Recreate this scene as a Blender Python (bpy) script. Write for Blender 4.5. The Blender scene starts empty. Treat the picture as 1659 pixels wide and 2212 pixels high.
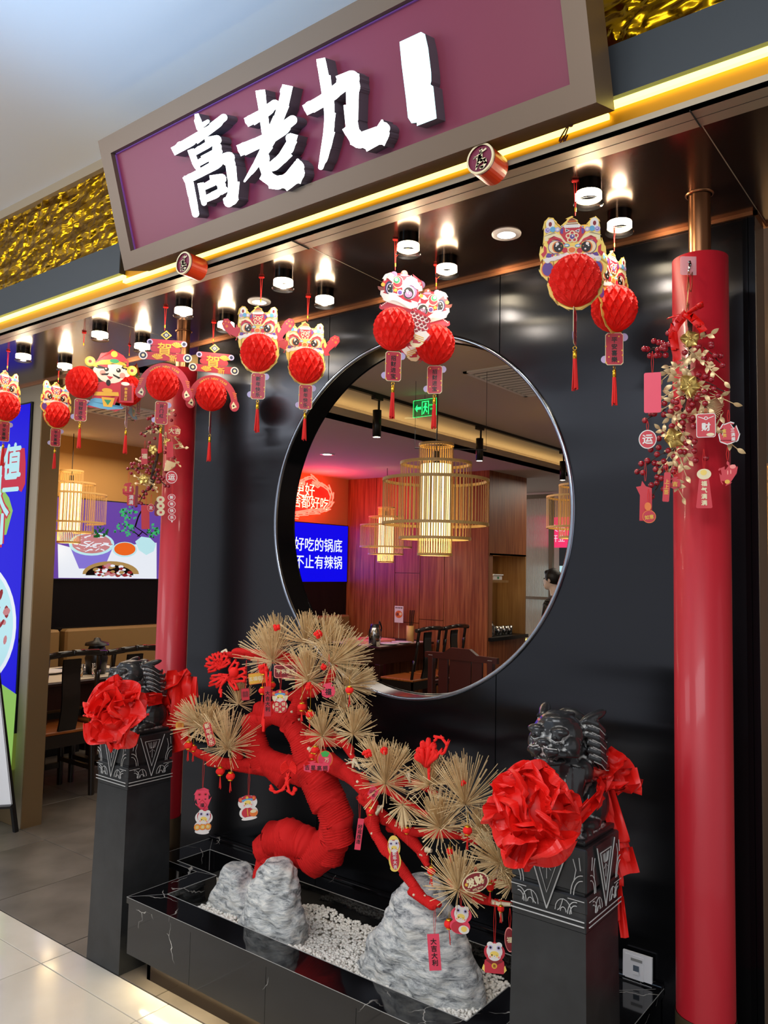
import bpy, math, random
from mathutils import Vector, Matrix, noise
random.seed(7)
S = bpy.context.scene
PI = math.pi
# ---------------------------------------------------------------- camera
# world: X along the shop front, Y into the shop, Z up; eye height 1.6
FPX, YAW, PITCH, ROLL, EYE = 1719.75, .6578, .070793, .020537, 1.6
IW, IH = 1659, 2212
ANISO = 0.0
fw = Vector((-math.sin(YAW)*math.cos(PITCH), math.cos(YAW)*math.cos(PITCH), math.sin(PITCH)))
r0 = Vector((math.cos(YAW), math.sin(YAW), 0)); u0 = r0.cross(fw)
rt = math.cos(ROLL)*r0 + math.sin(ROLL)*u0; up = math.cos(ROLL)*u0 - math.sin(ROLL)*r0
CAM = Vector((0, 0, EYE))
cd = bpy.data.cameras.new('camera'); cam = bpy.data.objects.new('camera', cd)
S.collection.objects.link(cam); S.camera = cam
M = Matrix.Identity(4)
for i in range(3):
    M[i][0], M[i][1], M[i][2], M[i][3] = rt[i], up[i], -fw[i], CAM[i]
cam.matrix_world = M
cd.sensor_fit = 'HORIZONTAL'; cd.sensor_width = 36; cd.lens = FPX/IW*36; cd.clip_start = .05
# ---------------------------------------------------------------- world, exposure
w = bpy.data.worlds.new('world'); S.world = w; w.use_nodes = True
bg = w.node_tree.nodes['Background']; bg.inputs[0].default_value = (.95, .96, 1, 1); bg.inputs[1].default_value = .85
vs = S.view_settings; vs.view_transform = 'Standard'; vs.look = 'None'; vs.exposure = 0; vs.gamma = 1; vs.use_curve_mapping = False

def light(kind, loc, power, col=(1, 1, 1), size=.1, target=None, name='lamp', **k):
    d = bpy.data.lights.new(name, kind); d.energy = power; d.color = col
    if kind == 'AREA':
        d.shape = k.get('shape', 'RECTANGLE'); d.size = size; d.size_y = k.get('size_y', size)
        if 'spread' in k: d.spread = k['spread']
    elif kind == 'SPOT':
        d.shadow_soft_size = size; d.spot_size = k.get('angle', 1.2); d.spot_blend = k.get('blend', .6)
    else: d.shadow_soft_size = size
    o = bpy.data.objects.new(name, d); S.collection.objects.link(o); o.location = loc
    t = Vector(target) - Vector(loc) if target else Vector((0, 0, -1))
    o.rotation_euler = t.to_track_quat('-Z', 'Y').to_euler()
    return o
# mall hall lamps (overhead panels in front of the shop, above and behind the viewer), then two added spots for the ceiling
light('AREA', (-.6, -1.0, 3.25), 105, (.93, .96, 1), 2.4, (-1.6, 1.8, .6), 'mall_panel_light', size_y=1.2)
light('AREA', (-4.6, -.6, 3.25), 66, (.93, .96, 1), 2.0, (-3.6, 1.9, .6), 'mall_panel_light', size_y=1.2)
light('SPOT', (-2.4, -.3, 2.0), 240, (.28, .60, 1), .3, (-2.05, 1.25, 3.41), 'added_ceiling_spot', angle=.95, blend=1)  # added unseen spot, makes the bluish bright patch on the ceiling
light('SPOT', (-3.4, -.8, 1.9), 60, (1, .93, .84), .5, (-3.2, .9, 3.41), 'added_ceiling_spot', angle=1.6, blend=1)  # added unseen warm spot, lifts the brightness of the ceiling
# dining room lamps
light('AREA', (-4.2, 5.2, 2.6), 42, (1, .90, .76), 2.2, None, 'dining_room_light', size_y=2.6)
light('AREA', (-6.0, 3.9, 2.6), 20, (1, .84, .62), 1.0, None, 'dining_room_light', size_y=1.4)
light('AREA', (-3.6, 9.8, 2.7), 32, (1, .90, .74), 1.6, None, 'dining_room_light', size_y=2.0)

def ray(x, y): return fw + (x-IW/2)/FPX*rt - (y-IH/2)/FPX*up
def P(x, y, X=None, Y=None, Z=None):
    d = ray(x, y)
    i, v = (0, X) if X is not None else (1, Y) if Y is not None else (2, Z)
    return CAM + d*((v-CAM[i])/d[i])
def mpp(v): return (Vector(v)-CAM).dot(fw)/FPX      # metres per pixel at a point
# ---------------------------------------------------------------- materials
def lin(c):
    if isinstance(c, str): c = [int(c[i:i+2], 16)/255 for i in (0, 2, 4)]
    return tuple(x/12.92 if x <= .04045 else ((x+.055)/1.055)**2.4 for x in c) + (1,)
MT = {}
def mat(name, col='808080', rough=.5, metal=0, emit=0, ecol=None, bump=None, var=None, coat=0, spec=.5, sheen=0, trans=0, alpha=1, ior=1.45, stretch=(1, 1, 1), pointy=None, aniso=0):
    m = bpy.data.materials.new(name); m.use_nodes = True; MT[name] = m
    nt = m.node_tree; b = nt.nodes['Principled BSDF']; N = nt.nodes.new; L = nt.links.new
    b.inputs['Base Color'].default_value = lin(col); b.inputs['Roughness'].default_value = rough
    b.inputs['Metallic'].default_value = metal; b.inputs['Coat Weight'].default_value = coat; b.inputs['Coat Roughness'].default_value = .08
    b.inputs['Specular IOR Level'].default_value = spec; b.inputs['Sheen Weight'].default_value = sheen
    b.inputs['Transmission Weight'].default_value = trans; b.inputs['Alpha'].default_value = alpha; b.inputs['IOR'].default_value = ior
    if sheen: b.inputs['Sheen Tint'].default_value = lin(col)
    if name[:3] in ('ad_', 'tv_'): b.inputs['Base Color'].default_value = tuple(x*.12 for x in lin(col)[:3])+(1,); b.inputs['Specular IOR Level'].default_value = .12
    if emit: b.inputs['Emission Color'].default_value = lin(ecol or col); b.inputs['Emission Strength'].default_value = emit
    if bump or var:
        tc = N('ShaderNodeTexCoord'); mp = N('ShaderNodeMapping'); mp.inputs['Scale'].default_value = stretch
        L(tc.outputs['Object'], mp.inputs['Vector'])
    if var:                                  # (colour2, scale, lo, hi)
        n = N('ShaderNodeTexNoise'); n.inputs['Scale'].default_value = var[1]; n.inputs['Detail'].default_value = 6
        L(mp.outputs[0], n.inputs['Vector'])
        cr = N('ShaderNodeValToRGB'); cr.color_ramp.elements[0].position = var[2]; cr.color_ramp.elements[1].position = var[3]
        cr.color_ramp.elements[0].color = lin(col); cr.color_ramp.elements[1].color = lin(var[0])
        L(n.outputs['Fac'], cr.inputs[0]); L(cr.outputs[0], b.inputs['Base Color'])
    if bump:                                 # (scale, strength, distance, detail)
        n2 = N('ShaderNodeTexNoise'); n2.inputs['Scale'].default_value = bump[0]; n2.inputs['Detail'].default_value = bump[3] if len(bump) > 3 else 3
        L(mp.outputs[0], n2.inputs['Vector'])
        bp = N('ShaderNodeBump'); bp.inputs['Strength'].default_value = bump[1]; bp.inputs['Distance'].default_value = bump[2]
        L(n2.outputs['Fac'], bp.inputs['Height']); L(bp.outputs[0], b.inputs['Normal'])
    if pointy:                               # pale paint left in the carved hollows
        g = N('ShaderNodeNewGeometry'); cr = N('ShaderNodeValToRGB')
        cr.color_ramp.elements[0].position = pointy[1]; cr.color_ramp.elements[1].position = pointy[2]
        cr.color_ramp.elements[0].color = lin(pointy[0]); cr.color_ramp.elements[1].color = lin(col)
        L(g.outputs['Pointiness'], cr.inputs[0]); L(cr.outputs[0], b.inputs['Base Color'])
    return m
def nodes_of(m): return m.node_tree.nodes, m.node_tree.links.new, m.node_tree.nodes['Principled BSDF']
def voronoi_veins(m, col_dark, col_vein, scale, width, mask_scale=1.3, warp=.35):
    N, L, b = nodes_of(m)
    tc = N.new('ShaderNodeTexCoord'); nz = N.new('ShaderNodeTexNoise'); nz.inputs['Scale'].default_value = 2.2; nz.inputs['Detail'].default_value = 6
    L(tc.outputs['Object'], nz.inputs['Vector'])
    mx = N.new('ShaderNodeVectorMath'); mx.operation = 'MULTIPLY_ADD'; mx.inputs[1].default_value = (warp,)*3
    L(nz.outputs['Color'], mx.inputs[0]); L(tc.outputs['Object'], mx.inputs[2])
    v = N.new('ShaderNodeTexVoronoi'); v.feature = 'DISTANCE_TO_EDGE'; v.inputs['Scale'].default_value = scale; L(mx.outputs[0], v.inputs['Vector'])
    r = N.new('ShaderNodeValToRGB'); r.color_ramp.elements[0].position = 0; r.color_ramp.elements[1].position = width
    r.color_ramp.elements[0].color = (1, 1, 1, 1); r.color_ramp.elements[1].color = (0, 0, 0, 1); L(v.outputs['Distance'], r.inputs[0])
    n2 = N.new('ShaderNodeTexNoise'); n2.inputs['Scale'].default_value = mask_scale*3; L(tc.outputs['Object'], n2.inputs['Vector'])
    r2 = N.new('ShaderNodeValToRGB'); r2.color_ramp.elements[0].position = .5; r2.color_ramp.elements[1].position = .62; L(n2.outputs['Fac'], r2.inputs[0])
    ml = N.new('ShaderNodeMath'); ml.operation = 'MULTIPLY'; L(r.outputs[0], ml.inputs[0]); L(r2.outputs[0], ml.inputs[1])
    mc = N.new('ShaderNodeMix'); mc.data_type = 'RGBA'; mc.inputs['A'].default_value = lin(col_dark); mc.inputs['B'].default_value = lin(col_vein)
    L(ml.outputs[0], mc.inputs['Factor']); L(mc.outputs['Result'], b.inputs['Base Color'])
# setting
mat('mall_ceiling', 'd9dbe0', .85); mat('mall_tile', 'd6cfc2', .12, var=('cbc3b4', 3, .35, .65), coat=.3)
mat('grout', '191715', .9); mat('shop_tile', '6a6259', .40, var=('4e4840', 3.2, .36, .66), bump=(40, .15, .002))
mat('bronze', '8a7a68', .42, .75, bump=(300, .05, .0005)); mat('bronze_warm', '9a8260', .38, .8, stretch=(1, 1, .02), bump=(260, .06, .0004))
mat('champagne', 'a89a84', .5, .55); mat('soffit', '5c463c', .19, .85, bump=(500, .05, .0004)); mat('copper', 'b57a52', .3, .95)
mat('dark_box', '3c4247', .42, .1); mat('dark_gap', '1c1512', .8)
m = mat('gold_hammered', 'a87e0e', .26, 1, stretch=(1, 1, 2.3), bump=(9, 1, .05, 1.5))
mat('yellow_cove', 'c78a18', .45, .55); mat('led_yellow', 'f0e060', .5, emit=3.4, ecol='fff078')
mat('seal_drum', 'c83a14', .3, coat=.3); mat('violet_led', '7a4880', .5, emit=.12, ecol='7a40c0'); mat('sign_red', '74243c', .45); mat('letter_white', 'ffffff', .5, emit=2.6, ecol='f6fffc'); mat('letter_cyan', 'd8ffff', .5, emit=1.5, ecol='b4fafa')  # seal_drum: orange glow of the light strip mixed into the red
mat('letter_side', '5f5660', .5); mat('brown_frame', '6c5a4a', .45, .35)
m = mat('black_steel', '303135', .19, .92, stretch=(.3, .3, 1.7), bump=(2.2, .5, .03, 1.0))
N_, L_, b_ = nodes_of(m); b_.inputs['Anisotropic'].default_value = .85; tg_ = N_.new('ShaderNodeTangent'); tg_.direction_type = 'RADIAL'; tg_.axis = 'Z'; L_(tg_.outputs[0], b_.inputs['Tangent']); b_.inputs['Anisotropic Rotation'].default_value = ANISO
mat('black_trim', '2a2c31', .12, .9); mat('steel_edge', '8f98a6', .2, 1)
m = mat('black_marble', '0c0c0e', .06, coat=.3); voronoi_veins(m, '0d0d0f', 'c8c4bc', 1.7, .0035, 2.2, .5)
mat('toe_kick', '2a2018', .18, .3); mat('column_red', 'ae1826', .46, coat=.12); mat('pipe_copper', '9a6a48', .28, .95); mat('pipe_bronze', '7d6a50', .4, .8)
mat('white_emit', 'ffffff', .5, emit=14, ecol='fff6e8'); mat('warm_emit', 'ffffff', .5, emit=30, ecol='ffe9bd'); mat('white_ring', 'e4e0da', .4)
mat('smoked', '2a2624', .08, .5, alpha=.75); mat('edge_gray', '8f8f8c', .4); mat('chrome_black', '3a3632', .15, 1); mat('interior_ceiling', 'cbb9a8', .85); mat('orange_wall', 'b98a4e', .8); mat('cove_light', 'ffffff', .5, emit=4, ecol='ffe6a0')
# dining room
m = mat('wood_veneer', '7a3b1e', .38, stretch=(5, 5, .22), var=('a5643a', 9, .35, .68), bump=(60, .05, .001)); mat('groove', 'a06a48', .5)
mat('niche_wood', '8a6034', .45, stretch=(5, 5, .25), var=('a57c48', 8, .3, .7)); mat('dark_panel', '141318', .15, .3); mat('booth', '8a6c42', .5)
mat('chair_dark', '1b1410', .28, coat=.3); mat('chair_red', '3c120e', .3, coat=.3); mat('seat_wood', '9a5620', .4, stretch=(1, 8, 1), var=('7a4016', 6, .3, .7))
mat('table_top', 'd8cdb8', .4); mat('table_dark', '2a100c', .35); mat('steel', 'b8b8b8', .18, 1); mat('black_plastic', '101012', .35)
mat('bamboo', 'cda260', .5); mat('bamboo_light', 'e8c98c', .5, trans=.0); mat('lamp_core', 'fff1c8', .6, emit=3.2, ecol='ffeeb0'); mat('lamp_core_side', 'd8c890', .6, emit=1.0, ecol='ffe9a8')
mat('tv_blue', '0a10e0', .3, emit=1, ecol='0808e8'); mat('tv_text', 'ffffff', .5, emit=1.1, ecol='e6f0f4'); mat('neon', 'ff6050', .5, emit=5, ecol='ff4a3a'); mat('neon_core', 'ffffff', .5, emit=3.0, ecol='ffc890'); mat('neon_panel', 'a03028', .5, emit=.5, ecol='e02818')
mat('exit_green', '30ff80', .5, emit=2.2, ecol='28f070'); mat('exit_glass', '3a8a58', .1, emit=.12, ecol='30d070', alpha=.55)
mat('reeded', 'd8d0c4', .25, trans=.55, bump=(1, .01, .001)); mat('pink_screen', 'e8386c', .4, emit=.9, ecol='e02860')
mat('glass', 'ffffff', .03, trans=1); mat('white_plastic', 'e6e6e8', .35); mat('screen_gray', '5a6470', .2)
# decorations
red = mat('paper_red', 'e01c0c', .7, sheen=.2)
N, L, b = nodes_of(red); tl = N.new('ShaderNodeBsdfTranslucent'); tl.inputs[0].default_value = lin('ff2a10'); ms = N.new('ShaderNodeMixShader'); ms.inputs[0].default_value = .3
L(b.outputs[0], ms.inputs[1]); L(tl.outputs[0], ms.inputs[2]); L(ms.outputs[0], N['Material Output'].inputs['Surface'])
for n_, c_ in dict(card_red='b82838', card_pink='ac2c3c', card_dark='7c1c24', card_yellow='e6c660', card_cream='dccda4', card_white='dad4ce', card_purple='5a3a86', card_navy='232a48', card_black='15100f',
                   card_blue='5a9cc0', card_lav='b0a4cc', card_orange='d8702c', card_skin='ead2c4', card_green='2f8a5a', card_gold='d8a838', card_brown='7a3c30', card_rose='e0405a', card_leaf='3fae50',
                   card_tag='c02834', card_mauve='8a6a8c', card_blush='e88a80').items(): mat(n_, c_, .45)
mat('cord_red', 'd01c14', .6); mat('tassel_red', 'd0140e', .65); mat('gold', 'e0b030', .25, .9); mat('gold_leaf', 'd0b284', .42, .55, bump=(60, .3, .003)); mat('gold_petal', 'c9a85c', .28, .8, bump=(30, .25, .004))
mat('berry', '8c0c1c', .22, coat=.5); mat('twig', '3a2418', .7); mat('ribbon_red', 'd8140e', .3, coat=.2); mat('clear_plastic', 'e8c8cc', .15, alpha=.35)
mat('velvet', 'c80c08', .85, sheen=.25, bump=(900, .25, .001)); mat('velvet_pip', 'e81810', .75, sheen=.5, bump=(900, .4, .001)); mat('bone', 'd8c8a8', .6)
mat('needle', 'ecd6a8', .6, var=('caa672', 30, .3, .7)); mat('satin', 'e01810', .42, sheen=.15, bump=(900, .05, .0003))
mat('stone_black', '2a2b2c', .36, bump=(120, .12, .001), var=('202122', 14, .35, .65)); mat('stone_lion', '242526', .24, bump=(160, .12, .001), pointy=('b8b8b4', .455, .488)); mat('carve_white', 'b9b9b6', .7)
m = mat('rock', 'c2c2be', .75, stretch=(1, 1, 2.8), var=('c2c2be', 6, .3, .7), bump=(26, .7, .012, 10))
for n_ in m.node_tree.nodes:
    if n_.type == 'TEX_NOISE' and abs(n_.inputs['Scale'].default_value-6) < .1: n_.inputs['Scale'].default_value = 16; n_.inputs['Detail'].default_value = 12; n_.inputs['Roughness'].default_value = .75; n_.inputs['Distortion'].default_value = .5
    if n_.type == 'VALTORGB':
        n_.color_ramp.elements[0].position = .36; n_.color_ramp.elements[0].color = lin('54585c'); n_.color_ramp.elements[1].position = .49; n_.color_ramp.elements[1].color = lin('b4b6b4'); e_ = n_.color_ramp.elements.new(.60); e_.color = lin('d8d6ce')
m = mat('pebble', 'ece8de', .6); mat('pebble_base', 'd8d4c8', .9)
mat('ad_blue', '1a10d8', .4, emit=.85, ecol='1a08e0'); mat('ad_red', 'd83048', .4, emit=.7, ecol='d8304c'); mat('ad_pale', 'b8e8f0', .4, emit=.85, ecol='c0ecf4'); mat('ad_green', 'a8d878', .4, emit=.7, ecol='a0d468')
mat('ad_meat', 'a82c34', .5, emit=.5, ecol='b83038'); mat('ad_meat2', 'e0909a', .5, emit=.6, ecol='e8989c'); mat('ad_purple', '6a4aa0', .4, emit=.75, ecol='7048b0'); mat('ad_white', 'e8ecf4', .4, emit=.9, ecol='e8eef8')
mat('ad_bowl', '8a78d8', .4, emit=.8, ecol='8a7ae0'); mat('ad_orange', 'e86a28', .4, emit=.85, ecol='f06820'); mat('ad_leaf', '40b870', .4, emit=.8, ecol='40c070'); mat('ad_dark', '201818', .4, emit=.1, ecol='302020'); mat('ad_gold', 'c8a868', .4, emit=.6, ecol='c8a060'); mat('ad_leafdark', '1f6a30', .4, emit=.5, ecol='207030')
# ---------------------------------------------------------------- mesh builder
def cat(pts, n=6, closed=True):
    out = []; k = len(pts)
    rng = range(k) if closed else range(k-1)
    for i in rng:
        p = [Vector(pts[(i+j) % k] if closed else pts[max(0, min(k-1, i+j))]) for j in (-1, 0, 1, 2)]
        for s in range(n):
            t = s/n
            out.append(.5*((2*p[1]) + (p[2]-p[0])*t + (2*p[0]-5*p[1]+4*p[2]-p[3])*t*t + (3*p[1]-3*p[2]+p[0]-p[3])*t**3))
    if not closed: out.append(Vector(pts[-1]))
    return out
_tc = {}
def text_geo(s, bold=0):
    if (s, bold) not in _tc:
        c = bpy.data.curves.new('t', 'FONT'); c.body = s; c.offset = bold; c.resolution_u = 3
        o = bpy.data.objects.new('t', c); S.collection.objects.link(o)
        dg = bpy.context.evaluated_depsgraph_get(); me = bpy.data.meshes.new_from_object(o.evaluated_get(dg))
        vv = [Vector(v.co[:2]) for v in me.vertices]; ff = [tuple(p.vertices) for p in me.polygons]
        if vv:
            x0, x1 = min(v.x for v in vv), max(v.x for v in vv); y0, y1 = min(v.y for v in vv), max(v.y for v in vv)
            vv = [Vector((v.x-(x0+x1)/2, v.y-(y0+y1)/2)) for v in vv]
        bpy.data.objects.remove(o); bpy.data.curves.remove(c); bpy.data.meshes.remove(me)
        _tc[(s, bold)] = (vv, ff)
    return _tc[(s, bold)]
def fr(o, x, y):                                    # frame: origin, x axis, y axis, normal = x cross y
    x = Vector(x).normalized(); y = Vector(y).normalized(); z = x.cross(y); m_ = Matrix.Identity(4)
    for i in range(3): m_[i][0], m_[i][1], m_[i][2], m_[i][3] = x[i], y[i], z[i], o[i]
    return m_
CARD = fr((0, 0, 0), (1, 0, 0), (0, 0, 1))          # art in x/z, normal towards -Y
class MB:
    card = CARD; cnt = 0
    def __init__(s, T=None): s.v = []; s.f = []; s.m = []; s.sm = []; s.mats = []; s.T = T or Matrix.Identity(4)
    def mi(s, n):
        if n not in s.mats: s.mats.append(n)
        return s.mats.index(n)
    def add(s, vs, fs, mt, smooth=False, T=None):
        k = len(s.v); i = s.mi(mt); A = s.T @ T if T else s.T
        s.v += [A @ Vector(p) for p in vs]
        s.f += [tuple(k+a for a in f) for f in fs]; s.m += [i]*len(fs); s.sm += [smooth]*len(fs)
        return s
    def box(s, c, d, mt, T=None, bev=0):
        cx, cy, cz = c; x, y, z = [a/2 for a in d]
        if bev:
            b = bev; pts = []; 
            for sz in (-1, 1):
                for (ax, ay) in ((-x+b, -y), (x-b, -y), (x, -y+b), (x, y-b), (x-b, y), (-x+b, y), (-x, y-b), (-x, -y+b)):
                    pts.append((cx+ax, cy+ay, cz+sz*(z-b) ))
            lid = []
            for sz in (-1, 1):
                for (ax, ay) in ((-x+b, -y+b), (x-b, -y+b), (x-b, y-b), (-x+b, y-b)): lid.append((cx+ax, cy+ay, cz+sz*z))
            vs = pts+lid; f = [(i, (i+1) % 8, 8+(i+1) % 8, 8+i) for i in range(8)]
            f += [(19-0, 18, 17, 16)] if 0 else []
            f += [(16+3, 16+2, 16+1, 16)][::1]; f += [(20, 21, 22, 23)]
            ring = [16, 17, 17, 18, 18, 19, 19, 16]
            f += [(0, 16, 17, 1), (2, 17, 18, 3), (4, 18, 19, 5), (6, 19, 16, 7), (1, 17, 2), (3, 18, 4), (5, 19, 6), (7, 16, 0)]
            f += [(8, 9, 21, 20), (10, 11, 22, 21), (12, 13, 23, 22), (14, 15, 20, 23), (9, 10, 21), (11, 12, 22), (13, 14, 23), (15, 8, 20)]
            return s.add(vs, f, mt, False, T)
        vs = [(cx+a*x, cy+b*y, cz+g*z) for g in (-1, 1) for b in (-1, 1) for a in (-1, 1)]
        return s.add(vs, [(0, 2, 3, 1), (4, 5, 7, 6), (0, 1, 5, 4), (2, 6, 7, 3), (0, 4, 6, 2), (1, 3, 7, 5)], mt, False, T)
    def b2(s, x0, x1, y0, y1, z0, z1, mt, bev=0): return s.box(((x0+x1)/2, (y0+y1)/2, (z0+z1)/2), (x1-x0, y1-y0, z1-z0), mt, None, bev)
    def prism(s, poly, z0, z1, mt, T=None, side=None):   # polygon in frame xy, from z0 to z1
        n = len(poly); A = [(p[0], p[1], z0) for p in poly]; B = [(p[0], p[1], z1) for p in poly]
        ar = sum(poly[i][0]*poly[(i+1) % n][1]-poly[(i+1) % n][0]*poly[i][1] for i in range(n))
        if ar < 0: A.reverse(); B.reverse()
        s.add(A+B, [tuple(range(n, 2*n)), tuple(range(n-1, -1, -1))], mt, False, T)
        s.add(A+B, [(i, (i+1) % n, n+(i+1) % n, n+i) for i in range(n)], side or mt, False, T); return s
    def tube(s, pts, rad, mt, seg=8, cap=True, smooth=True, T=None, flat=None, fr0=None):
        pts = [Vector(p) for p in pts]; n = len(pts)
        if not hasattr(rad, '__len__'): rad = [rad]*n
        vs = []; ref = fr0 or Vector((.13, .21, .97)); prev = None
        for i, p in enumerate(pts):
            t = (pts[min(n-1, i+1)]-pts[max(0, i-1)])
            t = t.normalized() if t.length > 1e-9 else Vector((0, 0, 1))
            if prev is None: a = t.cross(ref); a = a.normalized() if a.length > 1e-4 else t.orthogonal().normalized()
            else: a = (prev - t*prev.dot(t)).normalized()
            prev = a; bb = t.cross(a)
            for j in range(seg):
                q = 2*PI*j/seg; ca, sa = math.cos(q), math.sin(q)
                if flat: sa *= flat
                vs.append(p + (a*ca+bb*sa)*rad[i])
        f = [(i*seg+j, i*seg+(j+1) % seg, (i+1)*seg+(j+1) % seg, (i+1)*seg+j) for i in range(n-1) for j in range(seg)]
        s.add(vs, f, mt, smooth, T)
        if cap: s.add(vs[:seg]+vs[-seg:], [tuple(range(seg-1, -1, -1)), tuple(range(seg, 2*seg))], mt, False, T)
        return s
    def lathe(s, prof, mt, seg=24, c=(0, 0, 0), smooth=True, T=None):
        vs = []; c = Vector(c)
        for r_, z_ in prof:
            for j in range(seg):
                q = 2*PI*j/seg; vs.append(c+Vector((r_*math.cos(q), r_*math.sin(q), z_)))
        n = len(prof)
        return s.add(vs, [(i*seg+j, i*seg+(j+1) % seg, (i+1)*seg+(j+1) % seg, (i+1)*seg+j) for i in range(n-1) for j in range(seg)], mt, smooth, T)
    def ell(s, c, r_, mt, seg=16, rings=10, T=None, R=None):
        if not hasattr(r_, '__len__'): r_ = (r_,)*3
        c = Vector(c); vs = []
        for i in range(rings+1):
            a = PI*i/rings
            for j in range(seg):
                q = 2*PI*j/seg; p = Vector((r_[0]*math.sin(a)*math.cos(q), r_[1]*math.sin(a)*math.sin(q), r_[2]*math.cos(a)))
                vs.append(c+(R @ p if R else p))
        f = []
        for i in range(rings):
            for j in range(seg):
                a, b_, c_, d = i*seg+j, i*seg+(j+1) % seg, (i+1)*seg+(j+1) % seg, (i+1)*seg+j
                f.append((d, c_, b_, a) if 0 < i < rings-1 else ((d, c_, a) if i == 0 else (d, b_, a)))
        return s.add(vs, f, mt, True, T)
    def grid(s, fn, nu, nv, mt, smooth=True, T=None, close_u=False):
        vs = [fn(i/nu, j/nv) for j in range(nv+1) for i in range(nu if close_u else nu+1)]
        k = nu if close_u else nu+1
        f = [(j*k+i, j*k+(i+1) % k, (j+1)*k+(i+1) % k, (j+1)*k+i) for j in range(nv) for i in range(nu)]
        return s.add(vs, f, mt, smooth, T)
    def text(s, t, c, size, mt, T, bold=0, z=0, depth=0, w=None):
        vv, ff = text_geo(t, 0)
        k = size; sx = w or 1; bo = max(0, bold)*1.3
        for j, (dx, dy) in enumerate(((0, 0), (bo, 0), (-bo, 0), (0, bo), (0, -bo)) if bo else ((0, 0),)):
            s.add([(c[0]+(v.x+dx)*k*sx, c[1]+(v.y+dy)*k, z+depth+j*5e-5) for v in vv], ff, mt, False, T)
        return s
    # flat artwork on a card; layer k sits k*0.0002 proud
    def art(s, poly, mt, k=0, T=None, th=0):
        T = T or s.card; s.cnt = (s.cnt+1) % 10; k += s.cnt*.06
        return s.prism(poly, -th, .0004*k+.0003, mt, T) if th else s.add([(p[0], p[1], .0004*k+.0003) for p in poly], [tuple(range(len(poly)))], mt, False, T)
    def disc(s, c, r_, mt, k=0, T=None, n=20, th=0, rot=0):
        rx, ry = (r_, r_) if not hasattr(r_, '__len__') else r_
        cr, sr = math.cos(rot), math.sin(rot)
        return s.art([(c[0]+rx*math.cos(2*PI*i/n)*cr-ry*math.sin(2*PI*i/n)*sr, c[1]+rx*math.cos(2*PI*i/n)*sr+ry*math.sin(2*PI*i/n)*cr) for i in range(n)], mt, k, T, th)
ORG = {}
def obj(name, mb, parent=None, label=None, category=None, group=None, kind=None, loc=None):
    me = bpy.data.meshes.new(name); o = bpy.data.objects.new(name, me); S.collection.objects.link(o)
    if parent is not None: o.parent = parent; off = ORG.get(parent.name, Vector((0, 0, 0)))
    elif loc is not None: off = Vector(loc); o.location = off
    else: off = Vector((0, 0, 0))
    me.from_pydata([tuple(v-off) for v in mb.v], [], mb.f)
    for n in mb.mats: me.materials.append(MT[n])
    me.polygons.foreach_set('material_index', mb.m); me.polygons.foreach_set('use_smooth', mb.sm); me.update()
    ORG[o.name] = off.copy()
    return tag(o, label, category, group, kind)
def tag(o, label=None, category=None, group=None, kind=None):
    if label: o['label'] = label
    if category: o['category'] = category
    if group: o['group'] = group
    if kind: o['kind'] = kind
    return o
def thing(name, label, category, loc=(0, 0, 0), rz=0, group=None):   # rotated things take local geometry
    o = bpy.data.objects.new(name, None); S.collection.objects.link(o); o.empty_display_size = .1
    o.location = loc; o.rotation_euler = (0, 0, rz)
    ORG[o.name] = Vector((0, 0, 0)) if rz else Vector(loc)
    return tag(o, label, category, group)
def local_thing(name, label, category, loc, rz=0, group=None):
    o = thing(name, label, category, loc, rz, group); ORG[o.name] = Vector((0, 0, 0)); return o
def struct(name, mb): return obj(name, mb, kind='structure')
def piece(name, src, parent, loc, sc=None):
    o = src.copy(); o.name = name; S.collection.objects.link(o); o.parent = parent; o.location = loc
    if sc: o.scale = sc
    return o
def face_cam(p, off=0): return math.atan2(-p[0], p[1]) + math.radians(off)
# ================================================================ SETTING
ZC, YW, YF = 2.715, 2.56, 1.972        # soffit height, shop front plane, soffit front edge
# mall floor and shop floor, every tile a piece
fl = MB(); fl.b2(-8, 4, -4, 12, -.12, -.012, 'grout'); floor = struct('floor', fl)
def tiles(mt, xs, ys, bev, g=.0036):
    protos = {}
    for i in range(len(xs)-1):
        for j in range(len(ys)-1):
            wx, wy = round(xs[i+1]-xs[i]-g, 4), round(ys[j+1]-ys[j]-g, 4)
            loc = ((xs[i]+xs[i+1])/2, (ys[j]+ys[j+1])/2, -.006)
            if (wx, wy) not in protos:
                o = obj('floor_tile', MB().box((0, 0, 0), (wx, wy, .012), mt, None, bev), floor); o.location = loc; protos[(wx, wy)] = o
            else: piece('floor_tile', protos[(wx, wy)], floor, loc)
tiles('mall_tile', [-3.07-.63*k for k in range(2, -1, -1)][0:3]+[-2.44, -1.81, -1.18, -.55, .08, .71], [-1.353, -.723, -.093, .537, 1.167, 1.797, 1.935], .0012)
tiles('mall_tile', [-5.59, -4.96, -4.33], [.537, 1.167, 1.797, 1.935], .0012)
tiles('shop_tile', [-6.9, -6.28, -5.66, -5.02, -4.40, -3.78, -3.14, -2.52, -1.9, -1.28, -.66, -.04, .58], [1.937, 2.56, 3.18, 3.80, 4.42, 5.04, 5.66, 6.28, 6.9, 7.52, 8.14], .001)
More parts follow.
